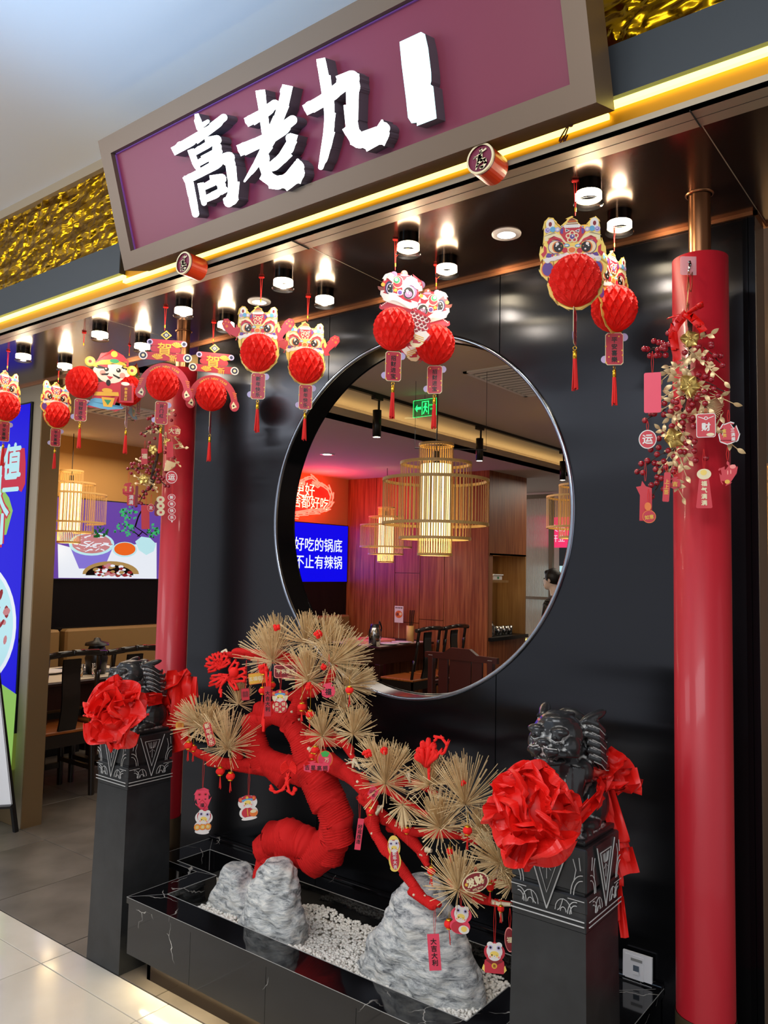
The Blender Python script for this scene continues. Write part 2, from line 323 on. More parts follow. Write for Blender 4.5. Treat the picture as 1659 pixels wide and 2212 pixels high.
# ceilings
struct('ceiling', MB().b2(-8, 4, -4, 1.98, 3.41, 3.5, 'mall_ceiling'))
c2 = MB(); c2.b2(-6.85, .9, YF, YW+.115, ZC, ZC+.05, 'soffit'); sof = struct('ceiling', c2)
for x in (-3.221, -1.876, -.555): obj('panel_joint', MB().b2(x-.0012, x+.0012, YF, YW+.1, ZC-.0006, ZC+.002, 'champagne'), sof)
obj('edge_trim', MB().b2(-6.8, -.555, YW-.012, YW-.002, ZC-.012, ZC, 'copper').b2(-.567, -.555, YW-.012, YW+.115, ZC-.012, ZC, 'copper').b2(-.555, .9, YW+.105, YW+.115, ZC-.012, ZC, 'copper'), sof, 'copper edge trim')
# dining room ceilings: high part, lowered left part with a lit cove
hi = MB(); hi.b2(-4.3, .9, YW+.115, 12.2, 2.95, 3.0, 'interior_ceiling'); hi = struct('ceiling', hi)
lo = MB(); lo.b2(-6.75, -4.05, YW+.115, 12.2, 2.75, 2.79, 'interior_ceiling').b2(-4.08, -4.05, YW+.115, 12.2, 2.75, 2.85, 'interior_ceiling').b2(-4.33, -4.3, YW+.115, 12.2, 2.79, 3.0, 'interior_ceiling')
lo = struct('ceiling', lo)
obj('cove_light_strip', MB().b2(-4.24, -4.2, 2.8, 12, 2.8, 2.812, 'cove_light'), lo, 'warm light strip hidden in the cove')
# bulkhead over the soffit: recess, led strip, frame strips
fs = MB(); fs.b2(-6.8, .9, 1.885, YF, ZC-.006, ZC+.004, 'champagne').b2(-6.8, .9, 1.885, 1.892, ZC-.006, ZC+.02, 'champagne').b2(-6.8, .9, 1.930, 1.9315, ZC-.0065, ZC-.006, 'dark_gap')
fs = struct('trim_1', fs)
for x in (-1.878, -.556): obj('strip_joint', MB().b2(x-.001, x+.001, 1.884, YF+.001, ZC-.0095, ZC-.006, 'dark_gap'), fs)
bk = MB(); bk.b2(-6.8, .9, YF, 2.02, ZC+.004, 3.41, 'yellow_cove'); struct('wall_front', bk)
obj('light_strip', MB().b2(-6.8, -2.96, 1.955, 1.9715, 2.828, 2.842, 'led_yellow').b2(-2.96, -.79, 1.955, 1.9715, 2.806, 2.820, 'led_yellow').b2(-.79, .9, 1.955, 1.9715, 2.830, 2.845, 'led_yellow'), None, 'long yellow neon strip running under the red sign board', 'light strip')
lp = MB(); lp.b2(-6.8, .9, 1.94, 1.971, 3.365, 3.41, 'champagne'); struct('trim_2', lp)
# hammered gold panels above the dark boxes (relief is real geometry)
def gold_panel(x0, x1, z0, z1):
    nx, nz = int((x1-x0)/.009), int((z1-z0)/.009)
    def f(u, v):
        p = Vector((x0+(x1-x0)*u, 0, z0+(z1-z0)*v)); q = Vector((p.x*11, 3, p.z*16))
        q2 = q + 1.1*Vector((noise.noise(q), 0, noise.noise(q+Vector((9, 2, 4)))))
        h = .016*abs(noise.noise(q2)) + .007*noise.noise(q2*2.3)
        return (p.x, 1.968-h, p.z)
    return MB().grid(f, nx, nz, 'gold_hammered')
obj('gold_panel', gold_panel(-5.4, -2.5, 2.96, 3.365), None, 'hammered gold metal panel left of the red sign board', 'wall panel')
obj('gold_panel', gold_panel(-.95, .4, 2.96, 3.365), None, 'hammered gold metal panel right of the red sign board', 'wall panel')
b1 = MB(); b1.b2(-5.6, -2.97, 1.942, 1.971, 2.846, 2.984, 'dark_box').b2(-2.97, -2.968, 1.945, 1.971, 2.846, 2.984, 'dark_gap'); obj('light_housing', b1, None, 'dark grey fascia box left of the red sign board', 'fascia box')
b1 = MB(); b1.b2(-.782, .5, 1.942, 1.971, 2.848, 2.99, 'dark_box'); obj('light_housing', b1, None, 'dark grey fascia box right of the red sign board', 'fascia box')
# ---------------------------------------------------------------- sign board (top leans out over the hall)
SB0 = Vector((-2.70, 1.80, 2.753)); SUP = Vector((0, -.141, .467)); SH = SUP.length; SUPn = SUP.normalized(); SW = 1.95
SF = fr(SB0, (1, 0, 0), SUPn)           # x right, y up the board, z towards the hall
sgn = thing('shop_sign', 'large tilted dark red sign board with glowing white characters in a bronze frame', 'sign', SB0)
fm = MB(SF); t_ = .062
for poly in ([(0, 0), (SW, 0), (SW-t_, t_), (t_, t_)], [(0, SH), (t_, SH-t_), (SW-t_, SH-t_), (SW, SH)], [(0, 0), (t_, t_), (t_, SH-t_), (0, SH)], [(SW, 0), (SW, SH), (SW-t_, SH-t_), (SW-t_, t_)]):
    fm.prism(poly, -.11, .012, 'brown_frame')
obj('frame', fm, sgn, 'bronze frame')
obj('face', MB(SF).prism([(t_-.004, t_-.004), (SW-t_+.004, t_-.004), (SW-t_+.004, SH-t_+.004), (t_-.004, SH-t_+.004)], -.10, -.012, 'sign_red'), sgn, 'dark red face')
sinv = SF.inverted()
obj('edge_glow', MB(SF).prism([(t_+.001, t_+.004), (t_+.004, t_+.004), (t_+.004, SH-t_-.004), (t_+.001, SH-t_-.004)], -.012, -.006, 'violet_led').prism([(t_+.006, SH-t_-.004), (SW-t_-.3, SH-t_-.004), (SW-t_-.3, SH-t_-.001), (t_+.006, SH-t_-.001)], -.012, -.006, 'violet_led'), sgn, 'violet light line along the inner edge', kind='stuff')
def sp(x, y, lift=.035):                 # a traced point -> board coordinates (the letters stand 'lift' proud)
    n = SF.to_3x3().col[2]; o = SB0 + n*lift; d = ray(x, y); t = (o-CAM).dot(n)/d.dot(n)
    q = sinv @ (CAM+d*t); return (q.x, q.y)
def stroke(mb, pts, mtf, mts, sc=1, off=(0, 0)):          # pts: (x, y, half width), outlined in the traced image, then laid on the board
    c = [Vector((p[0]/sc+off[0], p[1]/sc+off[1], p[2]/sc)) for p in pts]
    c = cat(c, 6, False) if len(c) > 2 else c
    k = len(c); L_, R_ = [], []
    for i in range(k):
        d = c[min(k-1, i+1)]-c[max(0, i-1)]; d = Vector((d.x, d.y)).normalized(); n = Vector((-d.y, d.x)); p = Vector((c[i].x, c[i].y)); L_.append(p+n*c[i].z); R_.append(p-n*c[i].z)
    z1 = .0345+random.random()*.0006
    m_ = lambda q: sp(q.x, q.y)
    A, B = [m_(p) for p in L_], [m_(p) for p in R_]
    mb.add([(p[0], p[1], z1) for p in A+B], [(i, i+1, k+i+1, k+i) for i in range(k-1)], mtf)
    mb.add([(p[0], p[1], z) for z in (z1-.0004, -.012) for p in A+B], [(i, i+1, 2*k+i+1, 2*k+i) for i in range(k-1)]+[(k+i, k+i+1, 3*k+i+1, 3*k+i) for i in range(k-1)], mts)
    for i in range(0, k, 2):
        dd = [m_(Vector((c[i].x, c[i].y))+Vector((math.cos(PI*j/8), math.sin(PI*j/8)))*c[i].z*.985) for j in range(16)]
        mb.add([(p[0], p[1], z1-.0002-i*2e-6) for p in dd], [tuple(range(16))], mtf)
        mb.add([(p[0], p[1], z) for z in (z1-.0006, -.012) for p in dd], [(j, (j+1) % 16, 16+(j+1) % 16, 16+j) for j in range(16)], mts)
    for i0, i1 in ((0, 1), (k-1, k-2)):
        d = Vector((c[i0].x-c[i1].x, c[i0].y-c[i1].y)).normalized(); a = math.atan2(d.y, d.x)-PI/2
        arc = [m_(Vector((c[i0].x, c[i0].y))+Vector((math.cos(a+PI*j/10), math.sin(a+PI*j/10)))*c[i0].z) for j in range(11)]
        mb.add([(p[0], p[1], z1) for p in arc], [tuple(range(11))], mtf)
        mb.add([(p[0], p[1], z) for z in (z1-.0004, -.012) for p in arc], [(j, j+1, 11+j+1, 11+j) for j in range(10)], mts)
def letter(strokes, sc, off):
    mb = MB(SF)
    for s_ in strokes: stroke(mb, s_, 'letter_white', 'letter_side', sc, off)
    return obj('letter', mb, sgn)
A5, B5 = 5.53, 5.184
letter([[(365, 400, 18), (375, 450, 40), (395, 530, 42), (420, 560, 30)], [(440, 490, 30), (490, 455, 22)], [(165, 745, 52), (260, 715, 52), (450, 590, 52), (600, 490, 48), (680, 410, 45)],
        [(300, 815, 32), (330, 920, 38), (370, 1010, 30)], [(385, 790, 38), (480, 740, 42), (600, 665, 46), (608, 760, 48), (590, 840, 50)], [(360, 960, 38), (480, 895, 42), (600, 820, 46), (630, 815, 35)],
        [(270, 1130, 46), (400, 1070, 50), (560, 985, 56), (740, 880, 62), (765, 960, 55), (775, 1100, 55), (790, 1250, 58), (785, 1370, 66), (740, 1420, 60), (700, 1390, 28)], [(265, 1150, 46), (290, 1300, 46), (325, 1450, 45), (345, 1560, 42)],
        [(405, 1220, 32), (430, 1330, 38), (445, 1430, 32)], [(440, 1240, 36), (540, 1190, 44), (655, 1130, 50), (658, 1220, 48), (650, 1290, 42)], [(460, 1370, 34), (560, 1340, 44), (690, 1270, 40)]], A5, (360, 180))
letter([[(1125, 145, 58), (1140, 250, 52), (1160, 400, 50), (1180, 560, 50), (1190, 640, 46)], [(1000, 435, 56), (1080, 400, 60), (1200, 330, 60), (1290, 250, 55)], [(1415, 90, 60), (1400, 230, 64), (1345, 400, 60), (1280, 560, 60), (1200, 720, 62), (1130, 880, 52), (1040, 1020, 34), (930, 1170, 12)],
        [(925, 775, 70), (1040, 730, 68), (1200, 660, 68), (1380, 560, 66), (1500, 440, 58)], [(1470, 650, 50), (1470, 760, 56), (1390, 880, 62), (1290, 980, 60), (1210, 1020, 46)], [(1175, 880, 52), (1185, 1010, 58), (1210, 1110, 66), (1300, 1185, 80), (1430, 1170, 82), (1550, 1090, 90), (1570, 1000, 74), (1565, 920, 20)]], A5, (360, 180))
letter([[(280, 510, 50), (310, 640, 54), (335, 800, 56), (365, 1000, 58), (370, 1200, 56), (345, 1400, 54), (310, 1550, 48), (275, 1665, 30)], [(150, 985, 60), (260, 940, 68), (400, 850, 70), (520, 750, 72), (620, 660, 80), (640, 760, 76), (628, 900, 70), (625, 1100, 68), (630, 1250, 74), (690, 1360, 88), (800, 1360, 88), (930, 1300, 98), (990, 1230, 60), (960, 1145, 14)]], B5, (640, 40))
L4 = MB(SF); pl = [sp(640+x/B5, 40+y/B5) for x, y in ((1155, 262), (1395, 150), (1440, 175), (1475, 330), (1508, 600), (1510, 700), (1500, 738), (1532, 760), (1570, 1118), (1350, 1203), (1348, 1165), (1290, 1172), (1250, 1110), (1228, 900), (1180, 520))]
L4.prism(pl, -.012, .034, 'letter_side'); L4.add([(p[0], p[1], .0345) for p in pl], [tuple(range(len(pl)))], 'letter_cyan')
pin = [((p[0]-pl[3][0])*.62+pl[3][0]-.008, (p[1]-sum(q[1] for q in pl)/15)*.8+sum(q[1] for q in pl)/15+.006, .0352) for p in pl]
L4.add(pin, [tuple(range(15))], 'letter_white'); obj('letter', L4, sgn, 'half covered pale blue glowing character')
# round seals under the sign
def seal(px, py, Y, r_, label):
    c = P(px, py, Y=Y); o = thing('round_seal', label, 'sign', c, 0, 'round red seals under the sign')
    T = fr(c, (1, 0, 0), (0, 0, 1)); m_ = MB(T); m_.prism([(r_*math.cos(2*PI*i/32), r_*math.sin(2*PI*i/32)) for i in range(32)], -.075, -.004, 'seal_drum'); obj('drum', m_, o, 'glossy red drum, coloured orange as if lit by the strip')
    m_ = MB(T); m_.prism([(r_*math.cos(2*PI*i/32), r_*math.sin(2*PI*i/32)) for i in range(32)], -.004, 0, 'sign_red')
    ring = [(math.cos(2*PI*i/32), math.sin(2*PI*i/32)) for i in range(33)]
    m_.add([(x*r_*k, y*r_*k, .006) for k in (1, .87) for x, y in ring], [(i, i+1, 34+i, 33+i) for i in range(32)], 'card_cream')
    m_.add([(x*r_, y*r_, z) for z in (.006, 0) for x, y in ring], [(i, i+1, 34+i, 33+i) for i in range(32)], 'card_cream'); obj('face', m_, o)
    g = MB(T); zk = .004
    for pts in ([(.0, .72, .05), (.08, .55, .13), (.1, .42, .05)], [(-.5, .22, .04), (0, .36, .05), (.5, .6, .07)], [(-.32, .2, .05), (-.22, -.1, .05), (-.18, -.32, .04)], [(.12, .34, .05), (.16, .1, .05), (.14, -.2, .04)],
                [(-.06, .2, .12), (-.02, 0, .13), (-.1, -.25, .12), (-.25, -.5, .09), (-.32, -.78, .04)], [(-.15, -.42, .08), (.1, -.25, .1), (.4, -.18, .12), (.48, -.42, .12), (.3, -.72, .1), (.05, -.74, .09), (.05, -.62, .05)]):
        cc = cat([Vector(p) for p in pts], 5, False); k = len(cc); vs = []; zk += .0005
        for i, p in enumerate(cc):
            d = (cc[min(k-1, i+1)]-cc[max(0, i-1)]); d.z = 0; d.normalize(); n = Vector((-d.y, d.x, 0))
            for sg in (1, -1): q = Vector((p.x, p.y, 0))+n*p.z*sg; vs.append((q.x*r_*.9, q.y*r_*.9, zk))
        g.add(vs, [(2*i, 2*i+1, 2*i+3, 2*i+2) for i in range(k-1)], 'card_cream')
    obj('character', g, o)
seal(1039, 344, 1.80, .042, 'round red seal with cream character, under the right half of the sign'); seal(398, 569, 1.80, .042, 'round red seal with cream character, under the left end of the sign')
wl = MB(); 
for k in (0, 1): wl.tube(cat([P(1244-k*6, 248, Y=1.93), P(1238, 268, Y=1.9), P(1212+k*8, 295, Y=1.9), P(1200+k*12, 325, Y=1.89)], 5, False), .0022, 'card_brown', 5)
obj('loose_wire', wl, None, 'pair of thin brown loose wires hanging under the right end of the sign', 'wire')
# ---------------------------------------------------------------- black wall with the moon window
CX, CZ, RR, TH = -1.877, 1.815, .717, .115
wall = struct('wall_front', MB().b2(-3.19, -3.16, YW+.012, YW+TH, 0, ZC, 'black_steel').b2(-.60, -.575, YW+.012, YW+TH, 0, ZC, 'black_trim'))
def wall_panel(x0, x1):
    m_ = MB(); n = 48; xs = [x0+(x1-x0)*i/n for i in range(n+1)]
    for e in (CX-RR, CX+RR):
        if x0 < e < x1: xs.append(e)
    a0, a1 = max(x0, CX-RR), min(x1, CX+RR)
    if a1 > a0:
        for k in range(1, 61):
            q = CX - RR*math.cos(PI*k/61)
            if a0 < q < a1: xs.append(q)
    xs = sorted(set(xs))
    def h(x): d = RR*RR-(x-CX)**2; return math.sqrt(d) if d > 0 else 0
    for y, fl_ in ((YW, 1), (YW+.012, 0)):
        for a, b_ in zip(xs, xs[1:]):
            ha, hb = h(a), h(b_)
            if a >= CX-RR-1e-9 and b_ <= CX+RR+1e-9:
                m_.add([(a, y, CZ+ha), (b_, y, CZ+hb), (b_, y, ZC), (a, y, ZC)], [(0, 1, 2, 3)], 'black_steel')
                m_.add([(a, y, 0), (b_, y, 0), (b_, y, CZ-hb), (a, y, CZ-ha)], [(0, 1, 2, 3)], 'black_steel')
            else: m_.add([(a, y, 0), (b_, y, 0), (b_, y, ZC), (a, y, ZC)], [(0, 1, 2, 3)], 'black_steel')
    return m_
for x0, x1 in ((-3.19, -2.302), (-2.298, -1.452), (-1.448, -.60)): obj('wall_panel', wall_panel(x0, x1), wall)
obj('seam', MB().b2(-2.302, -2.298, YW+.003, YW+.005, CZ+.58, ZC, 'black_trim').b2(-2.302, -2.298, YW+.003, YW+.005, 0, CZ-.58, 'black_trim').b2(-1.452, -1.448, YW+.003, YW+.005, CZ+.58, ZC, 'black_trim').b2(-1.452, -1.448, YW+.003, YW+.005, 0, CZ-.58, 'black_trim'), wall)
obj('corner_post', MB().b2(-.60, -.585, YW-.002, YW+.01, 0, ZC, 'black_trim').b2(-.583, -.565, YW-.002, YW+TH, 0, ZC, 'black_trim'), wall, 'polished dark corner post')
obj('mirror_side', MB().b2(-.566, -.5645, YW+.006, YW+TH, 0, ZC, 'bronze'), wall, 'bronze mirror side of the wall')
obj('gold_edge', MB().b2(-3.197, -3.19, YW+.004, YW+.010, 0, ZC, 'copper'), wall, 'thin gold edge strip')
# window ring
def ring(prof, mt, n=120):
    vs = []
    for r_, y in prof:
        for j in range(n): q = 2*PI*j/n; vs.append((CX+r_*math.cos(q), y, CZ+r_*math.sin(q)))
    return MB().add(vs, [(i*n+j, i*n+(j+1) % n, (i+1)*n+(j+1) % n, (i+1)*n+j) for i in range(len(prof)-1) for j in range(n)], mt, True)
win = struct('window_1', ring([(RR, YW+TH), (RR, YW+.004)], 'black_trim'))
obj('window_rim', ring([(RR, YW+.006), (RR-.003, YW-.006), (RR+.002, YW-.010), (RR+.010, YW-.008), (RR+.013, YW+.001)], 'steel_edge'), win, 'thin polished rim')
obj('back_edge', ring([(RR-.001, YW+TH-.004), (RR-.004, YW+TH), (RR+.01, YW+TH+.002)], 'black_trim'), win)
# ---------------------------------------------------------------- left side: bronze post and lit advertisement
ps = MB(); ps.b2(-4.775, -4.68, YW, 2.69, 0, ZC, 'champagne'); post = struct('wall_left', ps)
obj('post_side', MB().b2(-4.68, -4.672, YW+.002, 2.69, 0, ZC, 'bronze_warm'), post, 'brushed bronze side of the post')
obj('header', MB().b2(-6.5, -4.775, YW, 2.60, 2.60, ZC, 'champagne').b2(-6.5, -4.775, YW, 2.62, 0, .55, 'bronze_warm'), post, 'bronze panel around the lit advertisement')
AX1 = P(79, 1000, Y=YW-.01).x; 
ad = thing('lit_advertisement', 'tall blue lit advertisement with dish of meat, at far left edge', 'advertisement', (-5.4, YW-.02, .55))
obj('light_box', MB().b2(-6.4, -4.78, YW-.012, YW+.02, .55, 2.6, 'black_trim'), ad)
AF = fr((0, YW-.0135, 0), (1, 0, 0), (0, 0, 1)); 
def ap(x, y): q = P(x, y, Y=YW-.0135); return (q.x, q.z)
am = MB(); am.card = AF; am.art([(-6.39, .56), (-4.79, .56), (-4.79, 2.59), (-6.39, 2.59)], 'ad_blue', 0)
am.art([ap(-60, 1165), ap(14, 1155), ap(28, 1103), ap(20, 1075), ap(-1, 1046), ap(-60, 1046)][::-1], 'ad_green', 2)
am.art([ap(-60, 1520), ap(-5, 1455), ap(0, 1475), ap(36, 1500), ap(24, 1664), ap(-60, 1680)], 'ad_green', 2)
am.art([ap(-40, 968), ap(54, 968), ap(56, 1000), ap(55, 1045), ap(47, 1063), ap(38, 1057), ap(-40, 1057)], 'ad_red', 3)
T1 = Matrix.Translation((0, 0, 0))
c = ap(22, 996); am.text('超值', (c[0]-.09, c[1]), .235, 'ad_pale', AF, .022, .0022)
c = ap(20, 1032); am.text('星期三', (c[0]-.20, c[1]), .225, 'ad_pale', AF, .02, .0022)
c = ap(-5, 1120); am.text('价', (c[0]-.03, c[1]), .36, 'ad_red', AF, .05, .0016); am.text('价', (c[0]-.03, c[1]), .36, 'ad_pale', AF, .012, .0020)
obj('picture', am, ad)
pm = MB(); pm.card = AF; c = ap(-55, 1345); am2 = 1
dx = abs(ap(36, 1345)[0]-c[0]); dz = abs(ap(0, 1230)[1]-ap(0, 1345)[1])*1.22
pm.disc(c, (dx, dz), 'ad_white', 4, AF, 40); pm.disc(c, (dx*.93, dz*.93), 'ad_pale', 5, AF, 40)
random.seed(3)
for k in range(150):
    a = random.uniform(0, 2*PI); r_ = math.sqrt(random.random())*.84; x, z = c[0]+dx*r_*math.cos(a), c[1]+dz*r_*math.sin(a)
    pm.disc((x, z), (random.uniform(.02, .05), random.uniform(.012, .03)), random.choice(['ad_meat', 'ad_meat', 'ad_meat2']) if z > c[1]-.1 else random.choice(['ad_white', 'ad_pale', 'ad_meat2']), 6+k*.02, AF, 8, rot=random.uniform(0, 3))
obj('picture_dish', pm, ad, 'picture of a plate of sliced meat')
# A-frame board stand at the very left
st = thing('easel_sign', 'black framed standing board at lower left edge', 'sign stand', P(30, 1798, Z=0))
e = MB(); p0, p1 = P(-14, 1385, Y=2.40), P(34, 1797, Z=0); e.tube([p0, p1], .017, 'black_plastic', 4, smooth=False)
p2 = P(-140, 1397, Y=2.36); e.tube([p2, P(-150, 1800, Z=0)], .017, 'black_plastic', 4, smooth=False); e.tube([p2, p0], .014, 'black_plastic', 4, smooth=False)
e.tube([P(26, 1742, Y=2.40), P(-145, 1752, Y=2.38)], .012, 'black_plastic', 4, smooth=False); obj('frame', e, st)
obj('board', MB().add([P(-12, 1400, Y=2.415), P(24, 1738, Y=2.405), P(-146, 1746, Y=2.39), P(-140, 1405, Y=2.38)], [(0, 1, 2, 3)], 'white_plastic').add([v+Vector((0, .008, 0)) for v in (P(-12, 1400, Y=2.415), P(24, 1738, Y=2.405), P(-146, 1746, Y=2.39), P(-140, 1405, Y=2.38))], [(0, 1, 2, 3)], 'white_plastic'), st, 'white board')
# ---------------------------------------------------------------- red columns
def column(px, y_top, y_bot, c, r_, rp, label):
    zt = P(px, y_top, Y=c[1]).z; zb = P(px, y_bot, Y=c[1]).z
    o = thing('red_column', label, 'column', (c[0], c[1], 0), 0, 'red columns in front of the black wall')
    obj('shaft', MB().lathe([(r_, zb), (r_, zt), (rp, zt)], 'column_red', 48, (c[0], c[1], 0), True).lathe([(r_, zt-.0005), (rp*.9, zt+.0003)], 'column_red', 48, (c[0], c[1], 0), False), o)
    obj('base_sleeve', MB().lathe([(r_+.002, 0), (r_+.002, zb)], 'pipe_bronze', 48, (c[0], c[1], 0)), o, 'bronze base sleeve')
    obj('pipe', MB().lathe([(rp, zt-.02), (rp, ZC)], 'pipe_copper', 32, (c[0], c[1], 0)), o, 'copper pipe')
    obj('ceiling_collar', MB().lathe([(rp+.004, ZC-.004), (rp+.009, ZC-.001), (rp+.009, ZC)], 'pipe_copper', 32, (c[0], c[1], 0)), o)
    return zt
ZTR = column(1508, 563, 2182, (-.668, 2.35), .077, .031, 'red round column with bronze base, at right before the black wall')
ZTL = column(390, 800, 1772, (-3.069, 2.371), .071, .031, 'red round column beside the left end of the black wall')
# ---------------------------------------------------------------- ceiling fixtures
def spot_can(x, y):
    o = thing('surface_downlight', '%s', 'ceiling light', (x, y, ZC), 0, 'glass-rimmed downlights under the brown soffit')
    o['label'] = SPOTL[len(SPOTS)]; SPOTS.append(o)
    obj('housing', MB().lathe([(.036, 0), (.0365, -.034)], 'chrome_black', 24, (x, y, ZC)), o, 'dark chrome housing')
    obj('lit_band', MB().lathe([(.0366, -.034), (.037, -.052), (.030, -.054)], 'warm_emit', 24, (x, y, ZC)), o, 'glowing band')
    obj('glass_disc', MB().lathe([(.001, -.069), (.040, -.069), (.043, -.066), (.040, -.063), (.001, -.061)], 'smoked', 24, (x, y, ZC)), o, 'smoked glass disc')
    light('POINT', (x, y, ZC-.085), 1.4, (1, .86, .66), .02, name='downlight_lamp'); light('SPOT', (x, y, ZC-.075), 6.5, (1, .92, .80), .03, name='downlight_beam', angle=1.25, blend=.8)
SPOTS = []
xs_ = [-.90, -1.535, -2.12, -2.712, -3.33, -4.03]
names = ['rightmost', 'second from the right', 'third from the right', 'fourth from the right', 'fifth from the right', 'sixth from the right']
SPOTL = []
for k, x in enumerate(xs_):
    SPOTL += ['%s downlight of the front row under the soffit' % names[k], '%s downlight of the back row under the soffit' % names[k]]
for x in xs_: spot_can(x, 2.09); spot_can(x+.0, 2.325)
def recessed(px, py, Z, r_, label, e='white_emit', pw=4, grp=None):
    c = P(px, py, Z=Z); o = thing('recessed_light', label, 'ceiling light', c, 0, grp)
    obj('ring', MB().lathe([(r_*.62, -.006), (r_, -.004), (r_*1.02, 0)], 'white_ring', 28, c), o); obj('lens', MB().lathe([(.0005, -.003), (r_*.64, -.004)], e, 28, c), o, 'glowing lens')
    if pw: light('SPOT', (c[0], c[1], c[2]-.02), pw, (1, .93, .82), .05, name='recessed_lamp', angle=2.2, blend=1)
recessed(1094, 505, ZC, .048, 'recessed round ceiling light between the two right pairs of hangings', pw=5)
recessed(560, 651, ZC, .048, 'recessed round ceiling light behind the left lion hanging', pw=5)
# ================================================================ DINING ROOM
XL = -6.72
wl_ = MB(); wl_.b2(XL-.1, XL, YW+.115, 8.0, .98, 2.75, 'orange_wall').b2(XL-.1, XL-.0, YW+.115, 8.0, 0, .98, 'dark_panel'); wleft = struct('wall_left', wl_); struct('wall_front', MB().b2(XL-.1, -4.775, 2.60, YW+.115, 0, 2.75, 'orange_wall'))
obj('dark_dado', MB().b2(XL, XL+.012, YW+.2, 7.92, .5, 1.44, 'dark_panel'), wleft, 'glossy dark wall panel')
# wooden back wall: every veneer board a piece with recessed joints
wb = struct('wall_back', MB().b2(XL, -4.62, 7.94, 8.05, 0, 2.95, 'groove'))
bx = [XL, -6.25, -5.93, -5.55, -5.2, -4.602]
for i, (a, b_) in enumerate(zip(bx, bx[1:])):
    cuts = {2: [0, .95, 1.55, 2.95], 3: [0, 1.0, 1.9, 2.95]}.get(i, [0, 2.95])
    for z0, z1 in zip(cuts, cuts[1:]): obj('wall_panel', MB().b2(a+.004, b_-.004, 7.92, 7.945, z0+.004, z1-.004, 'wood_veneer'), wb)
nc = MB(); nc.b2(-4.615, -4.60, 7.925, 8.83, 1.78, 2.95, 'wood_veneer').b2(-5.0, -4.60, 7.945, 8.83, 1.78, 1.80, 'niche_wood').b2(-5.0, -4.985, 7.945, 8.83, .84, 1.8, 'niche_wood').b2(-5.0, -4.6, 8.81, 8.83, .84, 1.8, 'niche_wood')
cab = thing('wall_cabinet', 'tall wooden cabinet unit with lit niche beside the wooden back wall', 'cabinet', (-4.8, 8.4, 0))
obj('upper_body', nc, cab); obj('counter', MB().b2(-5.0, -4.56, 7.945, 8.83, .80, .84, 'black_plastic'), cab, 'black counter top'); obj('lower_body', MB().b2(-5.0, -4.60, 7.945, 8.83, 0, .80, 'wood_veneer'), cab)
obj('shelf', MB().b2(-4.99, -4.66, 7.95, 8.5, 1.462, 1.488, 'niche_wood'), cab)
light('AREA', (-4.8, 8.2, 1.77), 1.6, (1, .85, .55), .25, None, 'niche_light', size_y=.4); light('AREA', (-4.85, 8.2, 1.45), 1.0, (1, .85, .55), .2, None, 'niche_light', size_y=.4)
def pot(c, r_, h, label, kind='pot'):
    o = thing('kettle' if kind == 'kettle' else kind, label, kind, c); x, y, z = c
    if kind == 'cup':
        obj('body', MB().lathe([(.0005, .001), (r_*.85, .001), (r_, h), (r_*.95, h), (r_*.8, .006)], 'steel', 20, c), o); obj('handle', MB().tube(cat([(x, y+r_*.9, z+h*.8), (x, y+r_*1.7, z+h*.75), (x, y+r_*1.6, z+h*.3), (x, y+r_*.8, z+h*.2)], 4, False), r_*.08, 'steel', 6), o); return
    obj('body', MB().lathe([(.0005, .001), (r_*.9, .001), (r_, h*.15), (r_*.98, h*.7), (r_*.6, h*.95), (.001, h)], 'steel', 24, c), o)
    obj('lid', MB().lathe([(r_*.62, h*.94), (r_*.5, h*1.04), (r_*.12, h*1.08), (r_*.14, h*1.2), (.001, h*1.22)], 'black_plastic', 16, c), o)
    if kind == 'kettle': obj('handle', MB().tube(cat([(x, y-r_*.8, z+h*.8), (x, y-r_*.6, z+h*1.35), (x, y+r_*.6, z+h*1.35), (x, y+r_*.8, z+h*.8)], 5, False), r_*.08, 'black_plastic', 6), o); obj('spout', MB().tube([(x, y+r_*.8, z+h*.4), (x, y+r_*1.3, z+h*.95)], [r_*.22, r_*.1], 'steel', 8), o)
pot((-4.75, 8.17, .84), .085, .17, 'shiny steel kettle on the black niche counter, nearest the wooden wall', 'kettle'); pot((-4.72, 8.38, .84), .045, .10, 'steel cup on the niche counter next to the kettle', 'cup'); pot((-4.72, 8.52, .84), .045, .10, 'second steel cup on the niche counter', 'cup'); pot((-4.72, 8.64, .84), .042, .10, 'steel cup on the niche counter farthest from the kettle', 'cup')
pot((-4.78, 8.05, 1.488), .08, .13, 'steel pot with black lid on the upper niche shelf', 'pot')
tb = MB(); tb.b2(-4.83, -4.70, 8.2, 8.42, 1.489, 1.55, 'white_plastic', .006).b2(-4.84, -4.69, 8.19, 8.43, 1.545, 1.56, 'white_plastic'); tb.b2(-4.699, -4.697, 8.3, 8.34, 1.505, 1.53, 'card_green'); obj('storage_tub', tb, None, 'small white plastic tub on the niche shelf beside the pot', 'box')
tv = thing('desk_screen', 'tilted dark monitor leaning in the niche above the cups', 'monitor', (-4.9, 8.4, .842)); T = fr((-4.86, 8.08, .845), (0, 1, 0), (-.25, .0, .97))
obj('housing', MB(T).prism([(0, 0), (.42, 0), (.36, .36), (-.02, .36)], -.02, 0, 'black_plastic'), tv); obj('screen', MB(T).add([(.03, .03, .001), (.385, .03, .001), (.335, .33, .001), (.01, .33, .001)], [(0, 1, 2, 3)], 'screen_gray'), tv)
